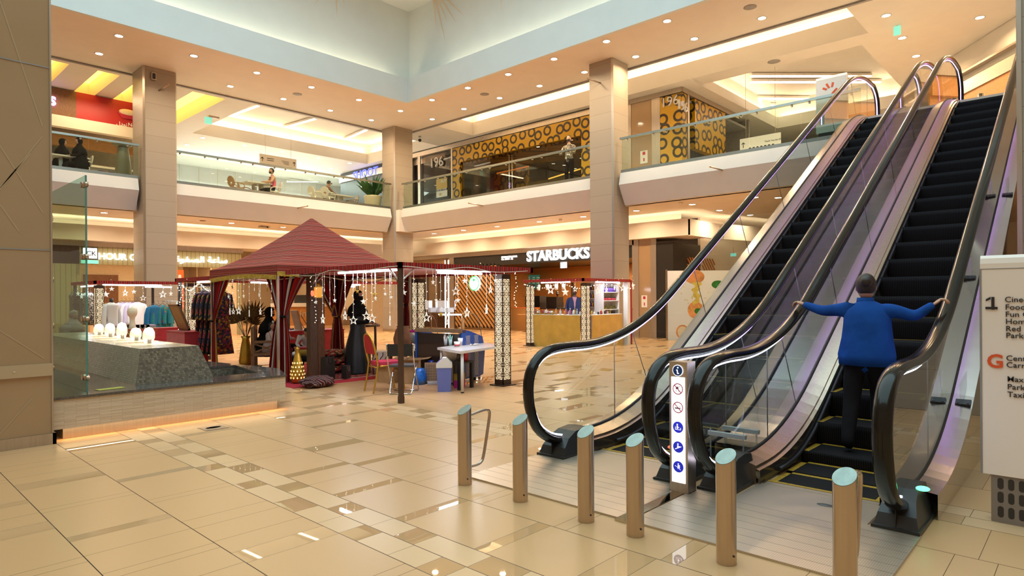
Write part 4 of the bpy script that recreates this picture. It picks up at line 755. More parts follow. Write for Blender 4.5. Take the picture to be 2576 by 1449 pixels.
def make_pillar(label, loc, group):
    t = thing('lattice_pillar', label, 'light pillar', loc, 0, group); s, h = .198, 1.86
    m = MB(); m.box((-s/2+.012,-s/2+.012,.10), (s/2-.012,s/2-.012,h-.02)); m.build('light_box', 'emit_lattice', t)
    m = MB(); m.box((-.16,-.16,0), (.16,.16,.018)); m.box((-s/2,-s/2,.018), (s/2,s/2,.105)); m.box((-s/2,-s/2,h-.05), (s/2,s/2,h+.03)); m.build('base', 'lattice_brown', t)
    for r in range(4):
        m = MB(); lattice_panel(m, s-.03, h-.15, .172, 0); o = m.v; Rz = Matrix.Rotation(r*pi/2, 4, 'Z'); m.v = [tuple(Rz @ V((p[0], -s/2+.003, p[2]+.10))) for p in o]
        for sx in (-1, 1): m.box((-s/2 if sx < 0 else s/2-.016, -s/2, .02), (-s/2+.016 if sx < 0 else s/2, -s/2+.006, h), 0, Rz)
        m.build('lattice_panel', 'lattice_brown', t)
    return t
GP = 'glowing lattice pillars'
LP0 = make_pillar('glowing brown lattice pillar beside the white ice cream table', (7.80,7.45,0), GP)
for (x, y), lab in (((8.28,10.32), 'glowing lattice pillar behind the ice cream freezer'), ((14.62,12.78), 'glowing lattice pillar at the left front corner of the gold cloth stall'), ((14.80,10.82), 'glowing lattice pillar at the right front corner of the gold cloth stall'), ((4.86,19.5), 'glowing lattice pillar at the corner of the shirt stall behind the fountain'), ((6.0,16.3), 'glowing lattice pillar behind the hanging abayas, left of two'), ((6.35,16.3), 'glowing lattice pillar behind the hanging abayas, right of two')):
    dup(LP0, (x,y,0), 0, lab)
# stall frames
def frame(name, label, x0, y0, x1, y1, h, posts, trim_sides, roof=True, pm='wood_dark'):
    t = thing(name, label, 'stall', ((x0+x1)/2,(y0+y1)/2,0))
    if roof: m = MB(); m.box((x0,y0,h-.01), (x1,y1,h+.005)); part(m, 'roof_cloth', 'red_cloth', t)
    for s in trim_sides:
        m = MB(); a, c = {'x0': ((x0,y0),(x0,y1)), 'x1': ((x1,y0),(x1,y1)), 'y0': ((x0,y0),(x1,y0)), 'y1': ((x0,y1),(x1,y1))}[s]; m.box((a[0]-.03,a[1]-.03,h-.055), (c[0]+.03,c[1]+.03,h+.03)); part(m, 'woven_trim', 'sadu_trim', t)
    for (x, y) in posts: m = MB(); m.box((x-.03,y-.03,0), (x+.03,y+.03,h-.02)); m.box((x-.034,y-.034,0), (x+.034,y+.034,.10)); part(m, 'post', pm, t)
    return t
PG = frame('pergola_stall', 'ice cream pergola with woven red trim and dark posts next to the tent', 5.5, 7.26, 8.32, 10.5, 1.98, [(5.52,7.28), (5.88,10.35)], ['y0', 'x1', 'x0'])
m = MB()
for d in ((.28,0), (0,.28)): m.cyl((5.52,7.28,1.72), (5.52+d[0],7.28+d[1],1.95), .012, n=6); m.cyl((5.88,10.35,1.72), (5.88+d[0],10.35-d[1],1.95), .012, n=6)
part(m, 'brace', 'white', PG)
m = MB(); m.box((5.81,10.28,0), (5.95,10.42,1.94)); tag(m.build('wooden_post', 'wood_dark'), 'thick dark wooden post beside the near tent curtain', 'post')
m = MB(); m.box((6.35,10.95,0), (6.49,11.07,1.85)); tag(m.build('wooden_post', 'wood_brown'), 'brown square post standing inside the tent opening', 'post')
S3 = frame('perfume_stall', 'perfume stall with gold draped counter in front of the coffee shop', 14.55, 10.72, 16.98, 12.95, 2.0, [(16.9,12.9)], ['x0', 'y0'])
m = MB(); m.box((16.84,10.70,0), (16.99,10.86,1.98)); part(m, 'white_post', 'white', S3); m = MB(); m.box((17.0,10.68,0), (17.06,10.76,2.0)); part(m, 'woven_post', 'sadu_trim', S3)
S1 = frame('clothes_stall', 'shirt and dress stall with woven trim behind the fountain', 4.75, 19.4, 6.9, 21.7, 1.98, [(6.85,19.45), (6.85,21.65), (4.8,21.65)], ['y0', 'x0'], pm='black')
S2 = frame('abaya_stall', 'abaya stall between the fountain and the tent', 5.72, 13.75, 8.6, 16.4, 1.98, [(5.75,16.25), (8.55,16.3)], ['x0', 'y1'], pm='black')
S4 = frame('jewellery_stall', 'distant market stall with bright tubes seen through the tent', 9.3, 16.2, 12.3, 18.6, 1.98, [(9.35,16.25), (12.25,16.25), (12.25,18.55)], ['y0', 'x0'], pm='black')
# fluorescent tubes
def tubelight(p, q, label):
    p = V(p); q = V(q); t = thing('tube_light', label, 'tube light', tuple((p+q)/2), 0, 'fluorescent tubes of the stalls'); o = (p+q)/2; m = MB(); m.cyl(p-o, q-o, .016, n=10); m.build('tube', 'emit_tube', t)
    up = V((0,0,.028)); m = MB(); d = (q-p).normalized(); m.cyl(p-o-d*.03+up, q-o+d*.03+up, .014, n=6); m.build('batten', 'white', t)
    L = (q-p).length; a = area('tube_lamp', tuple(o-V((0,0,.03))), L, 9*L, COOL, (0,0,atan2(d.y, d.x)), sy=.03); return t
for p, q, lab in (((5.56,8.95,1.905), (5.56,7.42,1.905), 'white tube light along the left edge of the ice cream pergola'), ((6.3,7.40,1.93), (7.45,7.40,1.93), 'white tube light along the front edge of the ice cream pergola'), ((6.62,7.75,1.90), (7.6,7.75,1.90), 'second white tube light behind the pergola front edge'),
                  ((4.95,19.5,1.90), (6.4,19.5,1.90), 'white tube light on the front of the shirt stall'), ((6.1,19.9,1.86), (6.8,19.9,1.86), 'short white tube light inside the shirt stall'), ((4.85,19.7,1.88), (4.85,21.2,1.88), 'white tube light on the left side of the shirt stall'),
                  ((5.9,14.2,1.90), (5.9,15.6,1.90), 'white tube light over the hanging abayas'), ((7.0,15.2,1.90), (8.3,15.2,1.90), 'white tube light deep in the abaya stall'), ((9.6,16.35,1.9), (10.9,16.35,1.9), 'white tube light on the distant stall'), ((10.2,17.4,1.87), (11.4,17.4,1.87), 'rear tube light of the distant stall'),
                  ((14.70,12.4,1.93), (14.70,11.3,1.93), 'white tube light above the perfume counter'), ((15.35,10.84,1.93), (16.6,10.84,1.93), 'white tube light on the right side of the perfume stall')): tubelight(p, q, lab)
# hanging star lights
def starpts(r, r2, n=5): return [(r*sin(pi*i/n) if i % 2 == 0 else r2*sin(pi*i/n), r*cos(pi*i/n) if i % 2 == 0 else r2*cos(pi*i/n)) for i in range(2*n)]
STP = {}
def star(p, ztop, r, rz, open_, label, gold=False, group='hanging star lights'):
    key = (open_, gold)
    t = thing('hanging_star', label, 'star light', tuple(p), rz, group)
    if key not in STP:
        m = MB(); o = starpts(1, .42); i_ = starpts(.70, .29)
        if open_:
            n = 10
            for k in range(n):
                k2 = (k+1) % n
                for y in (-.10,.10): m.add([(o[k][0],y,o[k][1]), (o[k2][0],y,o[k2][1]), (i_[k2][0],y,i_[k2][1]), (i_[k][0],y,i_[k][1])], [(0,1,2,3)])
                m.add([(o[k][0],-.1,o[k][1]), (o[k2][0],-.1,o[k2][1]), (o[k2][0],.1,o[k2][1]), (o[k][0],.1,o[k][1])], [(0,1,2,3)]); m.add([(i_[k][0],-.1,i_[k][1]), (i_[k2][0],-.1,i_[k2][1]), (i_[k2][0],.1,i_[k2][1]), (i_[k][0],.1,i_[k][1])], [(0,1,2,3)])
        else:
            vs = [(x,0,z) for x, z in o]+[(0,-.22,0), (0,.22,0)]; m.add(vs, [(k, (k+1) % 10, 10) for k in range(10)]+[((k+1) % 10, k, 11) for k in range(10)])
        STP[key] = m.build('star', 'gold' if gold else 'emit_star', t); s = STP[key]
    else: s = STP[key].copy(); C.objects.link(s); s.parent = t
    s.scale = (r, r, r)
    L = ztop-p[2]; m = MB(); m.cyl((0,0,r*.9), (0,0,L), .0028, n=4); m.build('wire', 'emit_star', t)
    m = MB()
    for k in range(max(2, int(L/.13))): z = r+.05+.13*k; x = .014*(-1)**k; m.box((x-.0035,-.0035,z-.004), (x+.0035,.0035,z+.004))
    if m.v: m.build('bulbs', 'emit_fairy', t)
    return t
def stars(lst, plane, val, ztop, where, rz):
    for i, (px, py, r, o, g) in enumerate(lst):
        p = PX(px, py, val) if plane == 'x' else PY(px, py, val)
        star(p, ztop, r, rz+random.uniform(-.6,.6), o, ('open ' if o else ('gold ' if g else 'small solid '))+'star light hanging '+where, g)
stars([(812,803,.085,1,0), (868,795,.075,1,0), (889,806,.075,1,0), (921.5,795,.075,1,0), (936,801,.075,1,0), (981,808,.08,1,0), (830,764,.045,0,0), (842,756,.045,0,0), (914,759,.05,0,0), (944.6,751,.045,0,0), (795,760,.045,0,0), (816,730,.045,0,0), (869,752,.035,0,0), (943,741,.05,0,1), (899,733,.04,0,1), (984,748,.03,0,0), (969,740,.03,0,0)], 'x', 5.54, 1.93, 'along the left edge of the pergola', PI2)
stars([(1146.7,733,.075,1,0), (1152,756,.05,0,0), (1169.6,707,.05,0,0), (1128,702,.045,0,0), (1175,787,.085,1,0), (1224,779,.085,1,0), (1234,729,.07,1,0), (1210,698,.05,0,0), (1097,756,.05,0,0), (1073,799,.08,1,0), (1089,710,.045,0,0), (1109,791,.05,0,1), (1125,811,.05,1,0), (1247,706,.045,0,0), (1269,723,.06,1,0), (1011,715,.07,1,0), (1041,764,.05,0,0), (1016,736,.05,0,0)], 'y', 7.36, 1.93, 'along the front edge of the pergola', 0)
stars([(578.5,784,.075,1,0), (587,784,.06,1,0), (600.5,782,.085,1,0), (627,789,.07,1,0), (683,787,.08,1,0), (574.6,746.5,.05,0,0), (585,722,.06,0,1), (655,784,.07,1,0), (652,742,.06,0,0), (613,745,.05,0,0), (640,728,.045,0,0), (672,729,.05,0,1)], 'x', 5.40, 1.95, 'under the tent fringe above the bench', PI2)
stars([(265.7,740.6,.10,0,0), (315,737,.10,1,0), (410,740.6,.11,1,0), (430,739,.08,0,0), (360,750,.09,1,0), (337,734,.07,0,0), (281,727,.07,0,0)], 'y', 19.42, 1.93, 'along the front of the shirt stall', 0)
stars([(196,739,.08,0,0), (205,745,.08,1,0), (221,740,.08,1,0)], 'x', 4.72, 1.93, 'on the left side of the shirt stall', PI2)
stars([(1356,724,.12,0,0), (1385,729,.15,1,0), (1422,735,.13,0,0), (1447,727.5,.09,1,0)], 'x', 14.52, 1.93, 'in front of the perfume counter', PI2)
stars([(1504,732,.12,1,0), (1525.5,729,.11,1,0), (1546,724,.10,0,0), (1555.6,715.5,.10,0,0), (1567.6,725,.11,1,0), (1591.7,719,.12,0,0)], 'y', 10.68, 1.93, 'right of the perfume stall', 0)
stars([(457,742,.05,0,1), (460,796,.07,0,1), (470,727,.05,0,1), (489,760,.05,0,1), (455,760,.04,0,1)], 'x', 5.68, 1.9, 'by the black post of the abaya stall', PI2)
# loose cord along the pergola edge
m = MB(); m.tube(bez([(5.48,10.4,1.93), (5.47,9.6,1.88), (5.47,9.0,1.95), (5.47,8.3,1.90), (5.47,7.28,1.95), (6.2,7.22,1.92), (6.8,7.22,1.97), (7.4,7.22,1.91), (8.2,7.22,1.95)], 6), .006, n=5); tag(m.build('string_light_wire', 'offwhite'), 'pale wire of the star lights looped along the pergola edge', 'string light')
# fairy light strands
def strand(name, label, pts, n, r=.008):
    t = thing(name, label, 'string lights', tuple(pts[0])); o = V(pts[0]); P = [q-o for q in bez(pts, 8)]; m = MB(); m.tube(P, .003, n=4); m.build('wire', 'black', t); m = MB()
    for k in range(n): q = P[int(k*(len(P)-1)/(n-1))]; m.ell(q+V((random.uniform(-.015,.015), random.uniform(-.015,.015), -.015)), r, n=6, m=4)
    m.build('bulbs', 'emit_fairy', t)
strand('fairy_lights', 'warm fairy lights wound round the black abaya stall post', [(5.72+.04*cos(k*1.9), 16.2+.04*sin(k*1.9), .1+.15*k) for k in range(13)], 34, .012)
strand('fairy_lights', 'warm fairy lights over the hanging abayas', [(5.75,16.1,1.85), (5.72,15.6,1.72), (5.72,15.0,1.86), (5.72,14.5,1.7), (5.75,14.0,1.85)], 40, .012)
strand('fairy_lights', 'fairy lights hanging beside the tent lantern', [(5.78,10.2,1.9), (5.72,10.1,1.6), (5.76,10.0,1.3), (5.72,9.95,1.1)], 14)
strand('fairy_lights', 'fairy lights down the right end of the pergola', [(7.95,7.3,1.93), (8.0,7.3,1.7), (7.96,7.32,1.5), (8.0,7.3,1.35)], 16)
strand('fairy_lights', 'fairy lights along the perfume stall front', [(14.5,12.9,1.9), (14.5,12.2,1.78), (14.5,11.5,1.9), (14.5,10.8,1.75), (15.5,10.68,1.88), (17.1,10.66,1.75)], 60, .012)
# ---------------------------------------------------------------- furniture and goods around the tent
def rbox(mb, lo, hi, r, mi=0, axis='z'):      # box with rounded vertical edges
    x0, y0, z0 = lo; x1, y1, z1 = hi; pts = []
    for cx, cy, a in ((x1-r,y1-r,0), (x0+r,y1-r,pi/2), (x0+r,y0+r,pi), (x1-r,y0+r,1.5*pi)): pts += arcpts((cx,cy), r, a, a+pi/2, 4)
    mb.ext(pts, z0, z1, mi); return mb
# ice cream freezer
t = thing('ice_cream_freezer', 'blue ice cream display freezer with curved glass top and lattice printed end', 'freezer', (7.48,8.11,0), atan2(.98,-.20))
# local x runs along the freezer to the back, local y to the rear (dark glass) side is +y
PRF = [(0,.07), (0,.93), (-.20,.91), (-.62,.79), (-.70,.55), (-.64,.10), (-.5,.07)]
for x0, nm in ((0,'end_panel'), (1.02,'end_panel')): m = MB(); m.prism(PRF, lambda y, z: (x0,y,z), lambda y, z: (x0+.05,y,z)); m.build(nm, 'blue_plastic', t)
m = MB(); m.prism([(-.02,.12), (-.02,.86), (-.6,.76), (-.66,.54), (-.6,.12)], lambda y, z: (.05,y,z), lambda y, z: (1.02,y,z)); m.build('cabinet', 'blue_plastic', t)
m = MB(); m.box((.06,-.02,.30), (1.0,.004,.86)); m.build('rear_door', M('smoked_glass', (.035,.022,.018), .05, coat=.5), t)
m = MB(); m.box((.02,-.02,.10), (1.03,.002,.30)); m.build('rear_grille', 'dark_plastic', t)
m = MB(); m.box((.0,-.10,.88), (1.05,.03,.935)); m.box((.0,-.02,.935), (1.05,.02,.95)); m.build('counter_rail', 'steel', t)
m = MB(); cv = [(-.02,1.22), (-.25,1.225), (-.42,1.18), (-.55,1.06), (-.62,.80)]
for (a, c), (a2, c2) in zip(cv, cv[1:]): m.quad((.02,a,c), (1.03,a,c), (1.03,a2,c2), (.02,a2,c2))
m.build('curved_glass', 'glass_clear', t)
for x in (.02,1.03): m = MB(); m.prism([(-.02,.92), *cv, (-.20,.91)], lambda y, z: (x-.004,y,z), lambda y, z: (x+.004,y,z)); g = m.build('side_glass', 'glass_clear', t); m = MB(); m.tube([(x,a,c) for a, c in bez([(a, c, 0) for a, c in cv], 4) for _ in (0,)] if False else [(x,p.x,p.y) for p in bez([(a,c,0) for a, c in cv], 4)], .008, n=6); m.build('glass_rim', 'steel', g)
m = MB(); m.box((.02,-.28,1.215), (1.03,-.0,1.235)); m.build('top_shelf', 'glass_clear', t)
for x in (.02,.36,.70,1.03): m = MB(); m.cyl((x,-.01,.94), (x,-.01,1.22), .009, n=8); m.build('shelf_post', 'steel', t)
m = MB(); m.cyl((.25,-.3,1.19), (.75,-.3,1.19), .012, n=8); m.build('lamp_tube', 'emit_tube', t)
m = MB()
for (y, w_) in ((-.16,.13), (-.42,.13)):
    q = MB(); lattice_panel(q, w_, .72, .12, 0); m.f += [[i+len(m.v) for i in f] for f in q.f]; m.m += q.m; m.sm += q.sm; m.v += [(-.003, y+p[0], .10+p[2]) for p in q.v]
m.build('lattice_print', M('print_pale', (.35,.38,.52), .4), t)
for x in (.1,.95):
    for y in (-.1,-.5): m = MB(); m.cyl((x,y,0), (x,y,.08), .03); m.build('castor', 'black', t)
# white table with what stands on it
A, B_, D_ = PZ(1100,874,.665), PZ(1159,884,.665), PZ(1268,868,.665); Cc = A+(D_-B_)
t = thing('white_table', 'plain white table with thin round legs at the pergola front', 'table', ((A+D_)/2).to_3d()*1 if False else V(((A.x+D_.x)/2,(A.y+D_.y)/2,0))); o = t.location
m = MB(); q = [V((p.x-o.x,p.y-o.y)) for p in (A,B_,D_,Cc)]; m.ext([tuple(p) for p in q], .625, .665); m.build('table_top', 'white_gloss', t)
for p in q: c = p*.88; m = MB(); m.cyl((c.x,c.y,.02), (c.x,c.y,.625), .024); m.cyl((c.x,c.y,0), (c.x,c.y,.02), .026, mi=1); m.build('leg', ['white', 'black'], t)
TZ = .666
def cup(label, px, py, r=.035, h=.085, mat='white', z=TZ, band=None, cat='cup', name='paper_cup'):
    p = PZ(px, py, z); t = thing(name, label, cat, p); m = MB(); m.lathe([(r*.75,0), (r,h), (r*.94,h), (r*.7,.006)], n=16); m.build('body', mat, t)
    if band: m = MB(); m.lathe([(r*.83,h*.2), (r*.9,h*.45)], n=16); m.build('band', band, t)
    return t
cup('low white paper cup with pink band on the white table', 1150, 872, .055, .085, band='sign_red'); cup('tall white paper cup behind the low cup on the white table', 1158, 869, .045, .13)
for px, lab in ((1121,'clear cup of wooden spoons at the left of the white table'), (1133,'clear cup of green and white straws on the white table')):
    t = cup(lab, px, 869, .035, .10, 'clear_plastic', name='utensil_cup')
    for k in range(8): m = MB(); a = k*.8; m.cyl((.012*cos(a),.012*sin(a),.01), (.035*cos(a),.035*sin(a),.15+.02*(k % 3)), .004, n=6); m.build('stick', ('offwhite' if px == 1121 else 'emit_exit') if k % 2 else 'white', t)
CONE = M('wafer', (.50,.25,.08), .7, var=.2, vs=60)
for px, n_, lab in ((1157,5,'short stack of wafer cones on the white table'), (1165,9,'tall stack of wafer cones on the white table')):
    p = PZ(px, 866, TZ); t = thing('wafer_cone_stack', lab, 'cones', p); m = MB(); m.lathe([(.045,0), (.045,.006)], n=14); m.cyl((0,0,0), (0,0,.10), .006); m.build('stand', 'chrome', t)
    for k in range(n_): m = MB(); m.lathe([(.012,.07), (.028,.19), (.024,.19)], n=12); m.build('cone', CONE, t, loc=(0,0,.028*k+(.03 if n_ > 6 else 0)))
p = PZ(1174,864,TZ); t = thing('pink_holder', 'pink cone holder on a thin wire stand on the white table', 'holder', p); m = MB(); m.lathe([(.012,.08), (.028,.24), (.024,.24)], n=12); m.build('cone', M('pink', (.75,.06,.30), .4), t); m = MB(); m.cyl((0,0,0), (0,0,.1), .004); m.lathe([(.035,0), (.035,.005)], n=12); m.build('stand', 'chrome', t)
m = MB(); m.grid(lambda u, v: (.16*u-.08, .10*v-.05, .012+.012*sin(9*u+4*v)*sin(5*v)), 14, 10); tag(m.build('napkin', 'white', loc=PZ(1195,868,TZ)), 'crumpled white napkins on the white table', 'napkin')
for i, (px, lab) in enumerate(((1131,'left white tub on top of the freezer'), (1145,'middle white tub on top of the freezer'), (1161,'right white tub on top of the freezer'))):
    p = V((7.48,8.11,0))+Matrix.Rotation(atan2(.98,-.20), 3, 'Z') @ V((.78-.2*i,-.14,1.236)); t = thing('tub', lab, 'tub', p, 0, 'tubs on the freezer'); m = MB(); rbox(m, (-.07,-.045,0), (.07,.045,.075), .015); m.build('body', 'white', t); m = MB(); rbox(m, (-.075,-.05,.075), (.075,.05,.09), .015); m.build('lid', 'clear_plastic', t)
# waste bin
p = (PZ(1103,988)+PZ(1134,986))/2; t = thing('swing_bin', 'periwinkle blue waste bin with white swing lid', 'bin', tuple(PZ(1118,984)), -.75)
t.scale = (1.12,1.12,1.06); m = MB(); pts0 = [(-.105,-.085), (.105,-.085), (.105,.085), (-.105,.085)]
q = [(x*.88,y*.88,0) for x, y in pts0]+[(x,y,.36) for x, y in pts0]; m.add(q, [(0,3,2,1), (0,1,5,4), (1,2,6,5), (2,3,7,6), (3,0,4,7)]); m.build('body', 'bin_blue', t)
m = MB(); m.prism([(-.112,.36), (.112,.36), (.112,.43), (.03,.51), (-.02,.51), (-.112,.415)], lambda x, z: (x,-.09,z), lambda x, z: (x,.09,z)); l_ = m.build('lid', 'white', t); m = MB(); S = Matrix.Translation((-.066,0,.465)) @ Matrix.Rotation(-atan2(.095,.092), 4, 'Y'); m.box((-.05,-.07,-.003), (.05,.07,.004), 0, S); m.build('flap', 'bin_blue', l_)
# red banquet chair
def chair_tube(mb, pts, r, mi=0, n=8): mb.tube(bez(pts, 5), r, n=n, mi=mi)
t = thing('banquet_chair', 'red banquet chair with golden frame and arched back', 'chair', (6.12,8.46,0), RD(-12))
m = MB(); rbox(m, (-.20,-.20,.42), (.22,.20,.485), .06); m.build('seat', 'red_cushion' if 'red_cushion' in MATS else M('red_cushion', (.55,.03,.08), .7, var=.1), t)
bp = [(-.185,.46), (-.19,.70), (-.14,.86), (-.06,.92), (.06,.92), (.14,.86), (.19,.70), (.185,.46)]
m = MB(); q = [(y*.86, .50+(z-.46)*.9) for y, z in [(-.185,.58), *bp[1:-1], (.185,.58)]]; bend = lambda z: -.22-(z-.45)*.22; m.prism(q, lambda y, z: (bend(z)-.018,y,z), lambda y, z: (bend(z)+.02,y,z)); m.build('backrest', M('red_dots', (.50,.02,.03), .7, var=.35, vs=70), t)
m = MB(); chair_tube(m, [(bend(z),y,z) for y, z in bp], .017); m.build('back_frame', 'gold', t)
for s_ in (-1,1):
    m = MB(); chair_tube(m, [(bend(.46),.185*s_,.46), (-.25,.185*s_,.25), (-.30,.185*s_,0)], .014); m.build('leg', 'gold', t); m = MB(); chair_tube(m, [(-.19,.19*s_,.42), (.17,.19*s_,.41), (.20,.19*s_,.22), (.235,.19*s_,0)], .014); m.build('leg', 'gold', t)
m = MB(); m.cyl((-.22,-.185,.40), (-.22,.185,.40), .010); m.cyl((.20,-.19,.30), (.20,.19,.30), .009); m.build('stretcher', 'gold', t)
# folding chair
t = thing('folding_chair', 'grey folding chair with black plastic back beside the dark post', 'chair', (6.16,8.06,0), RD(40))
m = MB(); m.grid(lambda u, v: (-.235-.03*sin(pi*u), -.20+.40*u, .60+.185*v), 10, 3); m.grid(lambda u, v: (-.215-.03*sin(pi*u), -.20+.40*u, .60+.185*v), 10, 3); m.build('backrest', 'black', t)
m = MB(); rbox(m, (-.17,-.19,.42), (.19,.19,.45), .03); m.build('seat', M('seat_grey', (.08,.085,.10), .5), t)
for s_ in (-1,1):
    m = MB(); chair_tube(m, [(-.23,.205*s_,.79), (-.21,.205*s_,.6), (-.05,.205*s_,.3), (.16,.205*s_,.06), (.20,.19*s_,.012)], .011); m.build('leg', 'chrome', t); m = MB(); chair_tube(m, [(.17,.175*s_,.43), (.0,.175*s_,.28), (-.17,.175*s_,.06), (-.21,.16*s_,.012)], .011); m.build('leg', 'chrome', t)
m = MB(); m.cyl((.20,-.19,.012), (.20,.19,.012), .011); m.cyl((-.21,-.16,.012), (-.21,.16,.012), .011); m.build('foot_bar', 'chrome', t)
# boxes, bags and clutter under the pergola
def openbox(label, c, d, rz, flaps=.14):
    t = thing('cardboard_box', label, 'box', c, rz); w_, l_, h = d[0]/2, d[1]/2, d[2]; m = MB()
    for a, b2 in (((-w_,-l_),(w_,-l_)), ((w_,-l_),(w_,l_)), ((w_,l_),(-w_,l_)), ((-w_,l_),(-w_,-l_))): m.quad((*a,0), (*b2,0), (*b2,h), (*a,h))
    m.quad((-w_,-l_,.002), (w_,-l_,.002), (w_,l_,.002), (-w_,l_,.002)); m.build('carton', 'cardboard', t)
    for a, b2, o in (((-w_,-l_),(w_,-l_),(0,-1)), ((w_,-l_),(w_,l_),(1,0)), ((w_,l_),(-w_,l_),(0,1)), ((-w_,l_),(-w_,-l_),(-1,0))): m = MB(); z = h+random.uniform(-.05,.06); m.quad((*a,h), (*b2,h), (b2[0]+o[0]*flaps,b2[1]+o[1]*flaps,z), (a[0]+o[0]*flaps,a[1]+o[1]*flaps,z)); m.build('flap', 'cardboard', t)
    return t
openbox('open brown cardboard box behind the red chair', (6.85,9.30,0), (.40,.34,.38), .2); openbox('second open cardboard box leaning by the freezer', (7.02,8.88,0), (.38,.3,.42), .7)
def bag(label, c, w_, d_, h, mat, rz=0., crumple=.02, name='plastic_bag', cat='bag', handles=None):
    t = thing(name, label, cat, c, rz); m = MB(); m.lathe([(.0,0), (.5,.0), (.56,.12*h/.3), (.5,.6*h), (.42,.85*h), (.30,h)], n=20, sx=w_, sy=d_, wav=lambda a, z: crumple*8*(.1*sin(5*a+20*z)+.08*sin(9*a-31*z))); m.build('bag', mat, t)
    if handles:
        for s_ in (-1,1): m = MB(); chair_tube(m, [(-.07,s_*.03,h), (-.05,s_*.03,h+.10), (.05,s_*.03,h+.10), (.07,s_*.03,h)], .004, n=6); m.build('handle', handles, t)
    return t
bag('bright blue plastic carrier bag on the floor behind the folding chair', (6.95,8.62,0), .26, .18, .28, 'plastic_bag', .4); bag('dark blue plastic bag beside the grey radiator', (7.18,8.62,0), .16, .16, .40, M('bag_navy', (.01,.03,.22), .25, var=.3, bump=.8, bs=25), .4)
t = thing('water_bottle', 'clear plastic water bottle lying on the floor by the radiator', 'bottle', (7.02,8.36,.035), -.5); m = MB(); m.cyl((-.10,0,0), (.07,0,0), .034); m.cyl((.07,0,0), (.11,0,0), .034, .014); m.build('body', 'clear_plastic', t); m = MB(); m.cyl((.11,0,0), (.125,0,0), .015); m.build('cap', 'blue_plastic', t)
t = thing('radiator_panel', 'grey slotted metal heater panel leaning under the table', 'heater', (7.20,8.40,0), atan2(-.45,.30)); m = MB(); m.box((-.26,-.03,.03), (.26,.03,.37)); m.build('panel', 'steel_soft', t); m = MB()
for i in range(16):
    for k in range(10): m.box((-.235+i*.03,.0302,.07+k*.028), (-.214+i*.03,.033,.08+k*.028)); m.box((-.235+i*.03,-.033,.07+k*.028), (-.214+i*.03,-.0302,.08+k*.028))
o = m.build('slots', 'dark_plastic', t); m = MB(); m.box((-.27,-.04,0), (.27,.04,.03)); m.build('foot', 'dark_plastic', t)
t = thing('black_side_table', 'small black table under the white table', 'table', (7.05,7.78,0), .2); m = MB(); m.box((-.2,-.2,.42), (.2,.2,.45)); m.build('table_top', 'black', t)
for x in (-.17,.17):
    for y in (-.17,.17): m = MB(); m.box((x-.025,y-.025,0), (x+.025,y+.025,.42)); m.build('leg', 'black', t)
t = thing('fabric_basket', 'beige fabric basket on the small black table', 'basket', (6.98,7.88,.451)); m = MB(); m.lathe([(.10,0), (.125,.17), (.13,.18), (.115,.17), (.09,.02)], n=20); m.build('basket', 'offwhite', t); m = MB()
for k in range(5): m.ell((.05*cos(k*1.3),.05*sin(k*1.3),.17), (.03,.03,.04), n=8, m=6)
m.build('wrappers', 'red_cloth', t)
t = thing('gift_bag', 'yellow and magenta gift bag under the small black table', 'bag', (7.12,7.80,.0), .3); m = MB(); m.box((-.1,-.05,.0), (.1,.05,.13)); m.build('lower_panel', M('magenta', (.55,.02,.28), .4), t); m = MB(); m.box((-.1,-.05,.13), (.1,.05,.24)); m.build('upper_panel', M('mustard', (.42,.28,.03), .5), t)
m = MB(); m.box((-.035,-.05,0), (.035,.05,.15)); m2 = tag(m.build('red_carton', 'sign_red', loc=(7.16,7.72,.451)), 'small red and white carton beside the fabric basket', 'carton')
t = thing('clay_urn', 'brown clay urn on a black stool behind the pergola post', 'urn', (7.6,9.95,.46)); m = MB(); m.lathe([(.09,0), (.17,.12), (.19,.25), (.15,.40), (.11,.46), (.13,.49), (.11,.49), (.09,.45)], n=24); m.build('body', 'terracotta', t)
t = thing('black_stool', 'low black stool that carries the clay urn', 'stool', (7.6,9.95,0)); m = MB(); m.box((-.22,-.2,.42), (.22,.2,.46)); m.build('seat', 'wood_dark', t)
for x in (-.18,.18):
    for y in (-.16,.16): m = MB(); m.box((x-.025,y-.025,0), (x+.025,y+.025,.42)); m.build('leg', 'wood_dark', t)
t = thing('sweet_tub', 'clear tub with a pink lid on a thin steel table', 'tub', (7.45,9.35,.66)); m = MB(); m.lathe([(.10,0), (.12,.20)], n=20); m.build('body', 'clear_plastic', t); m = MB(); m.lathe([(.127,.20), (.127,.235), (.0,.24)], n=20); m.build('lid', 'magenta', t); m = MB(); m.lathe([(0,.005), (.09,.01), (.10,.14), (.0,.15)], n=12, wav=lambda a, z: .1*sin(5*a)); m.build('contents', 'print_teal', t)
t = thing('steel_table', 'thin steel pedestal table under the pink lidded tub', 'table', (7.45,9.35,0)); m = MB(); m.lathe([(.0,.64), (.2,.64), (.2,.66), (0,.66)], n=24); m.build('table_top', 'steel', t); m = MB(); m.cyl((0,0,.02), (0,0,.64), .025); m.build('column', 'steel', t); m = MB(); m.lathe([(.16,0), (.15,.02), (.03,.03)], n=20); m.build('base', 'steel', t)
t = thing('wooden_rack', 'dark wooden bamboo rack with hanging cords behind the red chair', 'rack', (7.95,11.6,0)); m = MB()
for x in (-.16,.16): m.cyl((x,0,0), (x,0,.94), .028)
m.cyl((-.26,0,.90), (.26,0,.90), .03); m.build('frame', 'wood_dark', t)
t = thing('rattan_drum', 'round rattan drum with looped pattern behind the red chair', 'basket', (7.35,10.35,0)); m = MB(); m.lathe([(.14,0), (.15,.45), (.13,.46)], n=20); m.build('body', 'offwhite', t); m = MB()
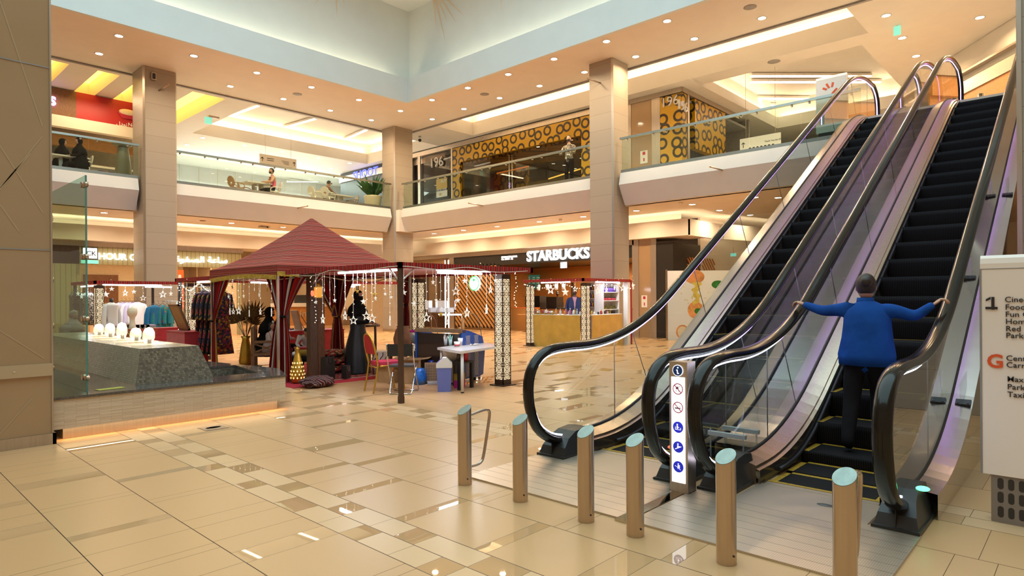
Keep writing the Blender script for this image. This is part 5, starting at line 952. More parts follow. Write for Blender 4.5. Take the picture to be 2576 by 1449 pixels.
for k in range(9): a = 2*pi*k/9; m.tube([((.152)*cos(a+.28*sin(s*1.2)), .152*sin(a+.28*sin(s*1.2)), .02+.06*s) for s in range(8)], .01, n=5)
m.build('loops', 'wood_dark', t)
# inside the tent
m = MB(); m.box((5.25,9.85,0), (8.2,13.3,.008)); tag(m.build('red_carpet', 'red_carpet'), 'plain red carpet under the tent', 'carpet')
t = thing('patterned_rug', 'red patterned rug with cream fringe on the red carpet', 'rug', (6.75,10.85,.009)); m = MB(); m.box((-.75,-.6,0), (.75,.75,.010)); m.build('rug', 'rug_pattern', t); m = MB()
for k in range(60): m.box((-.74+k*.025,-.68,.001), (-.73+k*.025,-.6,.004))
m.build('fringe', 'cream', t)
t = thing('striped_cloth_bundle', 'crumpled bundle of black and white striped cloth at the foot of the dark post', 'cloth bundle', (5.62,9.72,0)); m = MB(); m.ell((0,0,.09), (.30,.24,.10), n=40, m=24, f=lambda p: (p*(1+.10*sin(7*p.x+5*p.z)*sin(6*p.y)+.06*sin(15*p.x-9*p.y)))); m.v = [(x,y,max(0,z)) for x, y, z in m.v]; m.build('cloth', 'sadu_bundle', t)
def lantern(label, c, s=1.):
    t = thing('brass_lantern', label, 'lantern', c); m = MB(); pr = [(.06,.0), (.10,.02), (.125,.12), (.115,.24), (.075,.40), (.045,.52), (.03,.58), (.045,.60), (.0,.66)]; m.lathe([(r*s,z*s) for r, z in pr], n=24); b_ = m.build('shell', 'gold', t); m = MB()
    for k in range(12):
        for j, (r, z) in enumerate(((.127,.10), (.126,.16), (.119,.22), (.104,.29), (.088,.36))):
            a = 2*pi*(k+.5*(j % 2))/12; c_ = V((cos(a)*r*s*1.01,sin(a)*r*s*1.01,z*s)); u = V((-sin(a),cos(a),0))*.013*s; w_ = V((0,0,.018*s)); m.add([c_-w_, c_+u, c_+w_, c_-u], [(0,1,2,3)])
    m.build('cut_openings', 'emit_fairy' if False else M('lantern_glow', (1,.8,.4), .5, emit=(1.,.65,.25), es=2.2), t); return t
lantern('large pierced brass floor lantern glowing beside the near curtain', (5.60,10.36,.009)); lantern('small brass lantern shape reflected height behind the grey radiator', (7.6,9.0,.0), .95)['label'] = 'pierced brass lantern standing behind the freezer'
t = thing('black_paper_bag', 'large black paper carrier bag standing on the rug', 'bag', (6.15,10.28,.019), .5); m = MB(); q = [(-.14,-.07,0), (.14,-.07,0), (.14,.07,0), (-.14,.07,0), (-.15,-.05,.42), (.15,-.05,.42), (.15,.05,.42), (-.15,.05,.42)]; m.add(q, [(0,3,2,1), (0,1,5,4), (1,2,6,5), (2,3,7,6), (3,0,4,7)]); m.build('bag', 'black', t)
m = MB(); chair_tube(m, [(-.06,-.052,.40), (-.05,-.06,.30), (.05,-.06,.30), (.06,-.052,.40)], .004); m.build('handle', 'black_cloth', t)
t = thing('black_paper_bag', 'small black paper bag beside the larger one', 'bag', (6.48,10.20,.019), .5); m = MB(); m.box((-.08,-.05,0), (.08,.05,.24)); m.build('bag', 'black', t); m = MB(); chair_tube(m, [(-.03,-.052,.22), (-.025,-.06,.15), (.025,-.06,.15), (.03,-.052,.22)], .003); m.build('handle', 'grey', t)
def cushion(label, c, w_, d_, h, rz, mat='cushion_print'):
    t = thing('floor_cushion', label, 'cushion', c, rz, 'red floor cushions'); m = MB(); m.ell((0,0,h/2), (w_/2,d_/2,h/2), n=32, m=14, f=lambda p: V(((abs(p.x)**.55)*(1 if p.x > 0 else -1), (abs(p.y)**.55)*(1 if p.y > 0 else -1), p.z*(.5+.5*(1-max(abs(p.x),abs(p.y))**3))))); m.build('cover', mat, t)
    for sx in (-1,1):
        for sy in (-1,1): m = MB(); m.lathe([(.0,.05), (.02,.03), (.03,-.03)], c=(sx*w_*.48,sy*d_*.48,h*.5), n=8); m.build('tassel', 'red_cloth', t)
    return t
cushion('lowest red patterned cushion of the pile inside the tent', (6.82,11.2,.02), .62, .5, .16, .2); cushion('red patterned cushion in the middle of the pile', (6.86,11.22,.18), .60, .5, .15, .5); cushion('topmost red patterned cushion of the pile', (6.84,11.22,.33), .58, .46, .15, .1)
t = thing('low_table', 'low round table with a lace edge before the children', 'table', (5.95,10.95,.009)); m = MB(); m.lathe([(0,.40), (.30,.40), (.30,.425), (0,.43)], n=32); m.build('table_top', 'wood_dark', t); m = MB(); m.lathe([(.305,.33), (.305,.43)], n=32, wav=lambda a, z: .02*sin(16*a)); m.build('lace_edge', 'black_cloth', t); m = MB(); m.lathe([(.20,0), (.06,.06), (.05,.4)], n=16); m.build('pedestal', 'wood_dark', t)
t = thing('wicker_basket', 'gold woven basket with red trim on the low table', 'basket', (6.0,10.88,.44)); m = MB(); m.lathe([(.14,0), (.165,.15), (.15,.15), (.13,.01)], n=24); m.build('basket', 'gold_cloth', t); m = MB(); m.lathe([(.168,.125), (.172,.16), (.15,.16)], n=24); m.build('trim', 'red_cloth', t)
m = MB(); m.lathe([(.03,0), (.04,.05), (.03,.07), (.0,.09)], n=12); tag(m.build('cupcake', 'white', loc=(5.80,10.85,.44)), 'small white cream cake on the low table', 'cake')
# wooden bench
t = thing('wooden_bench', 'dark carved wooden bench with crossed side under the tent', 'bench', (5.95,12.2,.009), RD(62)); bw, bd = 1.2, .55
m = MB(); m.box((-bw/2,-bd/2,.40), (bw/2,bd/2,.45)); m.build('seat', 'wood_brown', t)
for x in (-bw/2,bw/2-.06):
    for y in (-bd/2,bd/2-.06): m = MB(); m.box((x,y,0), (x+.06,y+.06,.95 if y > 0 else .66)); m.build('leg', 'wood_brown', t)
for x in (-bw/2,bw/2-.05):
    m = MB(); m.box((x,-bd/2-.02,.64), (x+.06,bd/2,.69)); m.build('armrest', 'wood_brown', t); m = MB(); S = Matrix.Translation((x+.03,0,.55)); 
    for s_ in (-1,1): m.cb((0,0,0), (.025,.50,.03), 0, 0, S @ Matrix.Rotation(s_*.36, 4, 'X'))
    m.build('cross_brace', 'wood_brown', t)
m = MB(); m.box((-bw/2+.06,bd/2-.05,.86), (bw/2-.06,bd/2-.01,.95)); m.box((-bw/2+.06,bd/2-.05,.52), (bw/2-.06,bd/2-.01,.58))
for k in range(9): m.box((-bw/2+.10+k*.12,bd/2-.045,.58), (-bw/2+.16+k*.12,bd/2-.015,.86))
m.build('backrest', 'wood_brown', t)
# dried palm fronds
t = thing('dried_palm_vase', 'tall gold vase with dried brown palm fans in the tent', 'plant', (5.85,12.95,.009)); m = MB(); m.lathe([(.10,0), (.14,.2), (.10,.5), (.07,.66), (.10,.72), (.06,.66)], n=24); m.build('vase', 'gold', t); DRY = M('dry_palm', (.20,.12,.04), .8, var=.3, vs=15)
for k in range(9):
    a = k*.9; tl = random.uniform(.15,.55); L = random.uniform(.55,.85); b0 = V((0,0,.65)); d = V((cos(a)*tl, sin(a)*tl, 1)).normalized(); b1 = b0+d*L*.6; s_ = d.cross(V((sin(a*2), -cos(a*2), .3))).normalized(); m = MB(); m.cyl(b0, b1, .006, n=5); nf = 11
    for j in range(nf):
        an = (j/(nf-1)-.5)*2.3; dd = (d*cos(an)+s_*sin(an)); sd = d.cross(s_)*.02; l2 = L*.5*(1-.25*abs(an)); pr = dd.cross(d.cross(s_)).normalized()*.022; m.add([b1, b1+dd*l2*.5+pr+sd, b1+dd*l2, b1+dd*l2*.5-pr-sd], [(0,1,2), (0,2,3)])
    m.build('palm_fan', DRY, t)
t = thing('dried_leaf_fan', 'dried palm leaf fan lying at the curtain foot by the fountain', 'leaf', (5.45,12.5,.02)); m = MB()
for j in range(13): a = (j/12-.5)*2.4; m.add([(0,0,.02), (.35*cos(a)-.02*sin(a),.35*sin(a)+.02*cos(a),.08), (.5*cos(a),.5*sin(a),.15), (.35*cos(a)+.02*sin(a),.35*sin(a)-.02*cos(a),.06)], [(0,1,2), (0,2,3)])
m.build('leaf', DRY, t)
# amber lantern on the tent edge
t = thing('hanging_lantern', 'small amber and red glass lantern hanging by the wooden post', 'lantern', PX(800,735,5.8)); m = MB(); m.box((-.05,-.05,-.09), (.05,.05,.09)); m.build('amber_glass', M('amber', (.6,.28,.03), .2, emit=(1.,.45,.05), es=.5), t); m = MB(); m.box((-.055,-.055,.085), (.055,.055,.10)); m.lathe([(.05,.10), (.02,.16), (0,.17)], n=8); m.box((-.055,-.055,-.10), (.055,.055,-.085)); m.build('frame', 'gold', t); m = MB(); m.ell((-.09,.03,-.02), (.03,.03,.05)); m.build('red_bulb', 'emit_red', t); m = MB(); m.cyl((0,0,.17), (0,0,.42), .003, n=4); m.build('chain', 'black', t)
t = thing('pouch', 'small gold edged purple pouch hanging in the tent', 'pouch', PX(842,782,7.2)); m = MB(); m.add([(0,-.10,-.12), (0,.10,-.10), (0,.02,.12), (.03,0,-.03), (-.03,0,-.03)], [(0,1,3), (1,2,3), (2,0,3), (1,0,4), (2,1,4), (0,2,4)]); m.build('pouch', M('purple', (.10,.01,.12), .8), t); m = MB(); chair_tube(m, [(0,-.10,-.12), (0,.10,-.10), (0,.02,.12), (0,-.10,-.12)], .012); m.build('gold_edge', 'gold_fringe', t)
# red draped table with a leaflet stand, easel
t = thing('red_draped_table', 'table under a red cloth behind the children in the tent', 'table', (8.0,14.2,0)); m = MB(); m.box((-.75,-.35,0), (.75,.35,.72)); m.build('cloth', 'red_cloth', t); m = MB(); m.box((-.77,-.37,.72), (.77,.37,.735)); m.build('table_top', 'red_cloth', t)
t = thing('tray_of_goods', 'tray of small goods on the red draped table', 'tray', (7.8,14.1,.736)); m = MB(); m.box((-.4,-.2,0), (.4,.2,.015)); m.build('tray', 'white', t)
for k in range(8): m = MB(); m.ell((-.33+.09*k,random.uniform(-.1,.1),.03), (.035,.03,.025), n=8, m=6); m.build('goods', ('print_teal', 'black', 'gold', 'offwhite')[k % 4], t)
t = thing('easel_board', 'brown back of a leaning easel board on the red table', 'easel', (7.62,14.02,.752)); m = MB(); S = Matrix.Rotation(-.25, 4, 'Y'); m.box((-.015,-.16,0), (.015,.16,.48), 0, S); m.build('board', 'cardboard', t); m = MB(); m.cyl((.0,-.1,.35), (.22,-.12,0), .01); m.cyl((.0,.1,.35), (.22,.12,0), .01); m.build('legs', 'wood_brown', t)
t = thing('easel_board', 'tilted picture frame back beside the abayas', 'easel', (5.55,15.4,.80)); m = MB(); S = Matrix.Rotation(-.38, 4, 'Y'); m.box((-.03,-.28,0), (.0,.28,.62), 0, S); m.build('board', 'cardboard', t); m = MB()
for a in ((-.30,-.26), (.26,.30)): m.box((-.035,a[0],0), (.012,a[1],.64), 0, S)
m.box((-.035,-.3,0), (.012,.3,.04), 0, S); m.box((-.035,-.3,.60), (.012,.3,.64), 0, S); m.build('frame', 'wood_brown', t)
for (x, y, w_, d_, h), lab in (((5.55,15.3,.5,1.1,.78), 'table under a red cloth below the picture frame'), ((5.6,17.6,1.6,.5,.78), 'low table under a red cloth behind the fountain jets')):
    t = thing('red_draped_table', lab, 'table', (x,y,0)); m = MB(); m.box((-w_/2,-d_/2,0), (w_/2,d_/2,h-.015)); m.build('cloth', 'red_cloth', t); m = MB(); m.box((-w_/2-.01,-d_/2-.01,h-.015), (w_/2+.01,d_/2+.01,h)); m.build('table_top', 'red_cloth', t)
# ---------------------------------------------------------------- clothes, perfume stall goods
def hanger(t, w=.2): m = MB(); chair_tube(m, [(0,0,0), (.02,0,.05), (-.02,0,.075), (-.03,0,.05)], .003, n=5); m.tube([(-w,0,-.07), (0,0,0), (w,0,-.07)], .005, n=5); m.build('hanger', 'black', t)
def garment(name, label, p, rz, w, h, flare, mat, sleeve=.5, group=None, d=.07, hang=True, cat='garment'):
    t = thing(name, label, cat, p, rz, group); m = MB(); sh = w/2
    pr = [(.22,-.045), (.5,-.075), (.98,-.10), (1.0,-.14), (.84,-.25), (.78,-.25-.35*(h-.25)), (.5*(.78+flare),-.25-.7*(h-.25)), (flare,-h)]
    m.lathe([(k*sh, z) for k, z in pr], n=28, sy=d/sh*1.15, wav=lambda a, z: (.10*sin(9*a) if z < -.4 else 0)*min(1, -z)); m.build('body', mat, t)
    for s in (-1, 1):
        if sleeve: m = MB(); m.tube(bez([(s*sh*.86,0,-.13), (s*sh*1.08,0,-.13-.4*sleeve), (s*sh*1.16,.0,-.13-sleeve)], 4), [.055]*4+[.062]*4+[.075], n=10); m.build('sleeve', mat, t)
    if hang: hanger(t, sh*.8)
    return t
for i in range(9):
    y = 15.0-.125*i; mt = ('print_dark', 'black_cloth', 'print_dark', 'black_cloth')[i % 4]
    garment('abaya', ('dark printed abaya' if mt == 'print_dark' else 'plain black abaya')+' on the rail beside the tent, '+('first', 'second', 'third', 'fourth', 'fifth', 'sixth', 'seventh', 'eighth', 'ninth')[i]+' from the post', (5.80,y,1.72), .15+.2*random.random(), .42, 1.42, 1.25, mt, .55, 'abayas on the rail')
m = MB(); m.cyl((5.80,13.9,1.78), (5.80,16.1,1.78), .012); tag(m.build('clothes_rail', 'steel'), 'steel rail carrying the abayas', 'rail')
TEAL, AQUA = M('cloth_teal', (.01,.20,.25), .8, var=.15), M('cloth_blue', (.01,.16,.34), .8, var=.1); LIL, WHT_ = M('cloth_lilac', (.55,.46,.58), .8), M('cloth_white', (.70,.66,.62), .8)
for i, (px, mt, lab) in enumerate(((388,AQUA,'blue tunic at the left end of the round clothes rack'), (398,'print_teal','teal patterned dress on the round clothes rack, second'), (409,TEAL,'plain teal dress in the middle of the round clothes rack'), (420,'print_teal','teal and brown printed dress near the right of the rack'), (428,TEAL,'teal dress at the right end of the round clothes rack'))):
    p = PY(px, 762, 18.6+.1*i); garment('dress', lab, (p.x,p.y,1.40), .5+.15*i, .46, .85 if i else 1.0, 1.0, mt, .45, 'dresses on the round rack')
t = thing('round_clothes_rack', 'chrome clothes rack holding the teal dresses', 'rack', (6.55,18.75,0)); m = MB(); m.cyl((0,0,0), (0,0,1.45), .018); m.cyl((-.35,0,1.45), (.35,0,1.45), .012); m.build('stand', 'chrome', t); m = MB(); m.lathe([(.25,0), (.24,.02), (.03,.03)], n=20); m.build('base', 'chrome', t)
for i in range(5): p = PY(306+10*i, 752, 20.3); garment('shirt', ('lilac' if i % 2 else 'white')+' shirt on the rear rail of the shirt stall, '+('leftmost', 'second', 'third', 'fourth', 'rightmost')[i]+' of five', (p.x,p.y,1.48), .4, .5, .85, .95, LIL if i % 2 else WHT_, .55, 'shirts in the stall')
for i in range(8): p = PX(183+6.5*i, 745, 4.95); garment('scarf_top', 'grey patterned top in the shirt stall behind the glass', (4.95,p.y-.0*i,1.75), PI2+.2, .36, .95, .9, 'print_leopard' if i % 2 else M('cloth_grey', (.16,.16,.18), .8), 0, 'tops behind the glass')
t = garment('mannequin', 'headless mannequin in a grey vest and white shirt at the shirt stall', (PY(280,760,19.2).x,19.2,1.48), .6, .46, 1.2, 1.15, WHT_, .6, None, .12, False, 'mannequin'); m = MB(); m.cyl((0,0,-.06), (0,0,.06), .045); m.build('neck', 'black', t); m = MB(); m.lathe([(.215,-.11), (.19,-.3), (.185,-.55), (.18,-.55)], n=24, sy=.42); m.build('vest', M('cloth_grey', (.16,.16,.18), .8), t); m = MB(); m.cyl((0,0,-1.48), (0,0,-1.1), .02); m.lathe([(.15,-1.48), (.02,-1.45)], n=16); m.build('stand', 'black', t)
t = thing('head_form', 'cream head shaped display form on the table behind the jets', 'display head', (PY(333,822,17.5).x,17.5,.781)); m = MB(); m.lathe([(.10,0), (.07,.08), (.055,.2), (.06,.28), (.10,.34), (.115,.42), (.10,.50), (.0,.545)], n=20); m.build('head', 'cream', t); m = MB(); m.lathe([(.11,0), (.11,.015), (0,.016)], n=20); m.build('foot', 'cream', t)
for i in range(6): p = PY(308+13*i, 820, 17.65); t = thing('folded_shirts', 'stack of folded shirts on the red table behind the jets, '+('leftmost', 'second', 'third', 'fourth', 'fifth', 'rightmost')[i], 'folded clothes', (p.x,p.y,.781), 0, 'folded shirts'); [MBx.build('shirt', (WHT_, 'grey', LIL)[k % 3], t) for k in range(3) for MBx in (rbox(MB(), (-.13,-.15,.03*k), (.13,.15,.03*k+.027), .03),)]
# perfume stall counter
t = thing('gold_counter', 'long counter draped in gold cloth facing the tent', 'counter', (14.95,11.85,0)); o = t.location
m = MB(); m.grid(lambda u, v: (-.30+.012*sin(u*26)*(1-v)+.02*sin(u*9+2)*(1-v)**2, .98-1.92*u, .0+.96*v), 60, 6); m.build('drape', 'gold_cloth', t); m = MB(); m.box((-.30,-.94,.955), (.25,.98,.975)); m.build('counter_top', 'white', t)
t2 = thing('gold_counter', 'side counter draped in gold cloth on the right of the perfume stall', 'counter', (15.9,11.05,0)); m = MB(); m.grid(lambda u, v: (-.85+1.6*u, -.27+.012*sin(u*22+1)*(1-v), .95*v), 50, 6); m.grid(lambda u, v: (.75,-.27+.5*u,.95*v), 4, 2); m.build('drape', 'gold_cloth', t2); m = MB(); m.box((-.85,-.27,.95), (.75,.23,.97)); m.build('counter_top', 'white', t2)
def bottle(p, r, h, mat, capm, label, group, name='bottle'):
    t = thing(name, label, 'bottle', p, 0, group); m = MB(); m.lathe([(r,0), (r,h*.66), (r*.35,h*.76)], n=10); m.build('body', mat, t); m = MB(); m.lathe([(r*.4,h*.76), (r*.4,h), (0,h)], n=8); m.build('cap', capm, t); return t
LIQ = ['clear_plastic', M('liq_pink', (.6,.10,.2), .15, alpha=.7), M('liq_amber', (.6,.3,.05), .15, alpha=.7), 'white', 'clear_plastic']
for i in range(34): bottle((14.72+.30*random.random(), 12.75-1.75*i/33, .976), .025+.012*random.random(), .10+.09*random.random(), LIQ[i % 5], ('gold', 'black', 'chrome')[i % 3], 'small perfume bottle among the row on the gold counter', 'perfume bottles on the counter', 'perfume_bottle')
for i in range(12): bottle((15.2+1.3*i/11, 10.88+.2*random.random(), .971), .03, .10+.06*random.random(), ('red_cloth', 'white', 'gold', 'black')[i % 4], ('gold', 'white')[i % 2], 'small jar on the side counter of the perfume stall', 'jars on the side counter', 'jar')
for i in range(5): t = thing('gift_dish', 'yellow dish of sweets at the front of the gold counter', 'dish', (14.72,12.6-.16*i,.976), 0, 'dishes on the counter'); m = MB(); m.lathe([(.03,0), (.08,.035), (.075,.035), (.0,.01)], n=14); m.build('dish', 'gold', t)
def shelf(label, x0, y0, y1, x1, levels, grp):
    t = thing('display_shelf', label, 'shelf', ((x0+x1)/2,(y0+y1)/2,0)); m = MB(); m.box((x1-.03,y0,0), (x1,y1,1.95)); part(m, 'back_panel', 'white', t)
    for y in (y0, y1-.03): m = MB(); m.box((x0,y,0), (x1-.03,y+.03,1.95)); part(m, 'side_panel', 'white', t)
    for z in levels: m = MB(); m.box((x0,y0+.03,z-.02), (x1-.03,y1-.03,z)); part(m, 'shelf_board', 'white', t)
shelf('white shelf of bottles behind the man in the suit', 16.3, 11.35, 12.1, 16.6, (.5,.9,1.18,1.45,1.7), 'a'); 
t = thing('display_shelf', 'white wall shelf of jars and spray bottles at the right of the perfume stall', 'shelf', (16.35,12.4,0)); o = t.location
# faces the viewer: runs along x at the back
SX0, SX1, SY = 15.95, 16.83, 11.28
m = MB(); m.box((SX0,SY+.02,0), (SX1,SY+.05,1.95)); part(m, 'back_panel', 'white', t)
for x in (SX0, SX1-.03): m = MB(); m.box((x,SY-.28,0), (x+.03,SY+.02,1.95)); part(m, 'side_panel', 'white', t)
LV = (.25,.55,.83,1.11,1.38,1.64)
for z in LV: m = MB(); m.box((SX0+.03,SY-.28,z-.018), (SX1-.03,SY+.02,z)); part(m, 'shelf_board', 'white', t)
GOODS = {1.64: ('violet_glass', 'black', .045, .17, 'violet bottle'), 1.38: ('red_cloth', 'black', .05, .10, 'red and dark jar'), 1.11: ('mustard_jar', 'yellow_green', .05, .11, 'yellow lidded jar'), .83: ('liq_amber', 'black', .04, .20, 'spray bottle'), .55: ('emit_exit2', 'black', .04, .16, 'teal bottle'), .25: ('clear_plastic', 'white', .04, .14, 'clear bottle')}
M('violet_glass', (.12,.05,.35), .2); M('mustard_jar', (.16,.13,.02), .3); M('emit_exit2', (.05,.35,.38), .3)
for z, (mt, cm, r, h, nm) in GOODS.items():
    for i in range(8): bottle((SX0+.09+.098*i, SY-.17, z+.001), r*.92, h, mt if not (z == .83 and i > 4) else 'violet_glass', cm, nm+' on the right shelf of the perfume stall', 'goods on the '+nm+' row', 'jar' if 'jar' in nm else 'bottle')
for z in (1.18,1.45,1.7):
    for i in range(7): bottle((16.42, 11.43+.095*i, z+.001), .035, .17, ('gold', 'violet_glass', 'liq_amber')[i % 3], 'black', 'bottle on the shelf behind the man in the suit', 'bottles behind the man', 'bottle')
t = thing('utensil_set', 'white mugs and kitchen tools hung under the roof of the perfume stall', 'kitchenware', (14.75,12.0,1.93)); 
for i, y in enumerate((.55,.2,-.15,-.42)): m = MB(); m.lathe([(.05,-.22), (.055,-.06), (.05,-.06)], n=14, c=(0,y,0)); m.cyl((0,y,-.06), (0,y,0), .003); m.build('mug', 'white', t)
# ---------------------------------------------------------------- coffee shop (right ground floor)
XF = 20.2
def yb(px): return PX(px, 740, XF).y
def face(mb, y0, y1, z0, z1, x=XF, mi=0, d=.04): mb.box((x, min(y0,y1), z0), (x+d, max(y0,y1), z1), mi)
b = MB(); face(b, 12.55, 26.9, 3.40, 3.58, XF-.02, 0, .3); face(b, yb(1143), yb(1131), 0, 3.4, XF-.03); face(b, 12.35, 12.62, 0, 3.58, XF-.02); face(b, 11.62, 11.84, 0, 3.58, XF-.02); stru('trim_shopfront', b, 'steel_soft')
Y0, Y1 = 12.62, yb(1143)
b = MB(); face(b, Y0, Y1, 2.93, 3.40, XF, 0, .2); face(b, yb(1252), yb(1258), 0, 2.95, XF, 0, .1); face(b, 11.0, 11.62, 0, 3.4); b.box((20.2,10.96,0), (22.3,11.0,3.4)); stru('wall_coffee_fascia', b, M('shop_black', (.022,.019,.017), .35))
b = MB(); b.box((26,Y0,0), (26.1,Y1+.2,3.1)); b.box((20.4,Y1,0), (26,Y1+.1,3.1)); b.box((20.4,Y0-.1,0), (26,Y0,3.1), 1); stru('wall_coffee_interior', b, ['wood_orange', 'shop_black'])
b = MB(); b.box((20.4,Y0,3.05), (26,Y1,3.1)); stru('ceiling_coffee', b, 'shop_black')
for y in (14.5,16.5,18.5): area('shop_lamp', (23.5,y,2.9), 1.0, 120, WARM, (0,0,0))
t = thing('shop_sign', 'glowing white coffee shop name on the black fascia', 'sign', (XF-.06,PX(1327,650,XF).y,3.05)); o = t.location
text('lettering', 'STARBUCKS', 'emit_sign', .425, t, V((XF-.05,PX(1327,650,XF).y,3.02))-o, (0,-1,0), ext=.02, bold=.035, sx=1.02)
t = thing('shop_sign', 'small pale registration lettering left of the coffee shop name', 'sign', (XF-.01,PX(1262,654,XF).y,3.2)); text('lettering', 'STARBUCKS JUFFAIR\nCR: 107019 - 52', 'emit_sign', .075, t, (-.012,0,.03), (0,-1,0), ext=.004, bold=.015)
b = MB(); face(b, yb(1250), Y1-.05, .1, 2.92, XF+.06, 0); o = tag(b.build('slat_wall_backing', 'shop_black'), 'dark panel behind the diagonal wooden slats of the coffee shop', 'panel')
t = thing('slat_screen', 'diagonal orange wooden slat screen beside the coffee shop entrance', 'screen', (XF,(yb(1250)+Y1)/2,.1)); ya, yc = yb(1250), Y1-.05; m = MB(); k = -2.9
while k < yc-ya:
    # slat from (y offset k, bottom) rising towards larger y at 45 degrees, clipped to the panel
    pts = []
    for s0, s1 in ((0, .085),):
        lo = max(0, -(k)); hi = min(2.82, (yc-ya)-k)
        if hi > lo: y_ = ya+k; m.add([(XF-.0,y_+lo,.1+lo), (XF-.0,y_+hi,.1+hi), (XF-.0,y_+hi,.1+hi+.115), (XF-.0,y_+lo,.1+lo+.115), (XF+.05,y_+lo,.1+lo), (XF+.05,y_+hi,.1+hi), (XF+.05,y_+hi,.1+hi+.115), (XF+.05,y_+lo,.1+lo+.115)], [(0,1,2,3), (4,7,6,5), (0,4,5,1), (3,2,6,7), (0,3,7,4), (1,5,6,2)])
    k += .24
part(m, 'slats', 'wood_orange', t)
t = thing('logo_sign', 'round glowing green and white logo on the slat screen', 'sign', V((XF-.12,PX(1197,713,XF).y,PX(1197,713,XF).z))); m = MB(); m.cyl((0,0,0), (.1,0,0), .34, n=36); m.build('disc', 'emit_sign', t)
m = MB(); disc(m, 0, 0, .34, -.004, 0, .29, 36); GRN = M('logo_green', (.02,.35,.12), .4, emit=(.02,.5,.15), es=1.0); m.build('ring', GRN, t); m = MB(); disc(m, 0, .16, .07, -.006); 
for s in (-1,1):
    for k in range(3): ln(m, (s*(.10+.05*k),.10-.03*k), (s*(.12+.06*k),-.20+.03*k), .03, -.006)
m.build('emblem', GRN, t)
t = thing('menu_board', 'row of dark green menu boards above the coffee counter', 'menu board', PX(1325,708,25.6)); o = t.location
for i, px in enumerate((1291,1315,1337)): p0, p1 = PX(px,692,25.6), PX(px+21,727,25.6); m = MB(); m.box((-.03,p1.y-o.y,p1.z-o.z), (0,p0.y-o.y,p0.z-o.z)); b_ = m.build('board', M('menu_green', (.02,.08,.05), .3, emit=(.03,.12,.08), es=.6), t); m = MB(); [m.box((-.034,p0.y-o.y-.12-.28*(k % 2)-.15,p0.z-o.z-.15-.1*(k//2)), (-.03,p0.y-o.y-.1-.28*(k % 2),p0.z-o.z-.12-.1*(k//2))) for k in range(8)]; m.build('print', M('menu_print', (.5,.6,.4), .5, emit=(.4,.5,.3), es=.5), b_)
t = thing('exit_sign', 'white hanging sign panel at the coffee shop ceiling', 'sign', PX(1418,667,20.6)); m = MB(); m.box((-.02,-.16,-.12), (.02,.16,.12)); m.build('panel', 'emit_screen', t); m = MB(); m.cyl((0,0,.12), (0,0,.3), .01); m.build('rod', 'steel', t)
t = thing('service_counter', 'coffee counter with glass pastry case behind the perfume stall', 'counter', (22.6,17,0)); m = MB(); m.box((-.4,-3.4,0), (.4,3.4,.95)); m.build('body', 'wood_orange', t); m = MB(); m.box((-.45,-3.4,.95), (.45,3.4,1.0)); m.build('worktop', 'black', t); m = MB(); m.prism([(-.4,1.0), (-.25,1.4), (.3,1.4), (.35,1.0)], lambda x, z: (x,-2.6,z), lambda x, z: (x,.6,z)); m.build('pastry_case', 'glass_clear', t)
m = MB()
for i in range(16): m.ell((-.05+.1*(i % 2),-2.45+.19*i,1.06+.14*(i % 2)), (.08,.07,.045), n=8, m=6)
m.build('pastries', 'wafer', t); m = MB(); m.box((-.2,1.0,1.0), (.3,1.6,1.5)); m.box((-.2,2.0,1.0), (.3,2.9,1.55)); m.build('coffee_machine', 'dark_plastic', t)
t = thing('cafe_table', 'round orange topped pedestal table at the coffee shop entrance', 'table', (20.6,18.2,0)); m = MB(); m.lathe([(0,.72), (.42,.72), (.42,.76), (0,.76)], n=24); m.build('table_top', 'wood_orange', t); m = MB(); m.cyl((0,0,.02), (0,0,.72), .05); m.lathe([(.25,0), (.05,.03)], n=18); m.build('pedestal', 'black', t)
t = thing('wood_display', 'low orange wooden counter at the left of the coffee shop opening', 'counter', (21.4,19.0,0)); m = MB(); m.box((-.3,-.6,0), (.3,.6,1.0)); m.build('body', 'wood_orange', t); m = MB(); m.box((-.31,-.61,1.0), (.31,.61,1.03)); m.build('worktop', 'orange', t)
# beige glass bay and slatted block right of the coffee shop
b = MB(); face(b, 11.84, 12.35, 0, 3.58); stru('wall_bay', b, 'beige_glass')
t = thing('wall_notice', 'small white notice with red symbols on the beige glass bay', 'notice', PX(1621,758,XF-.005)); m = MB(); m.box((-.004,-.12,-.22), (0,.12,.22)); m.build('sheet', 'white', t); m = MB(); m.box((-.006,-.05,.08), (-.004,.05,.18)); m.box((-.006,-.02,-.16), (-.004,.02,-.04)); m.build('symbols', 'sign_red', t)
t = thing('slat_vent', 'orange slatted openings in the black block behind the fruit panel', 'screen', PY(1762,665,10.95)); o = t.location
for (pa, pb) in ((1728,1760), (1765,1797)):
    p0, p1 = PY(pa,650,10.95), PY(pb,684,10.95); m = MB(); w_ = p1.x-p0.x; h = p0.z-p1.z
    for k in range(7):
        u0 = -h+k*(w_+h)/7; lo, hi = max(0, -u0), min(h, w_-u0)
        if hi > lo: m.add([(p0.x-o.x+u0+lo,-.02,h/2-lo), (p0.x-o.x+u0+hi,-.02,h/2-hi), (p0.x-o.x+u0+hi+.07,-.02,h/2-hi), (p0.x-o.x+u0+lo+.07,-.02,h/2-lo), (p0.x-o.x+u0+lo,.02,h/2-lo), (p0.x-o.x+u0+hi,.02,h/2-hi), (p0.x-o.x+u0+hi+.07,.02,h/2-hi), (p0.x-o.x+u0+lo+.07,.02,h/2-lo)], [(0,1,2,3), (4,7,6,5), (0,4,5,1), (1,5,6,2), (2,6,7,3), (3,7,4,0)])
    m.build('slats', 'wood_orange', t)
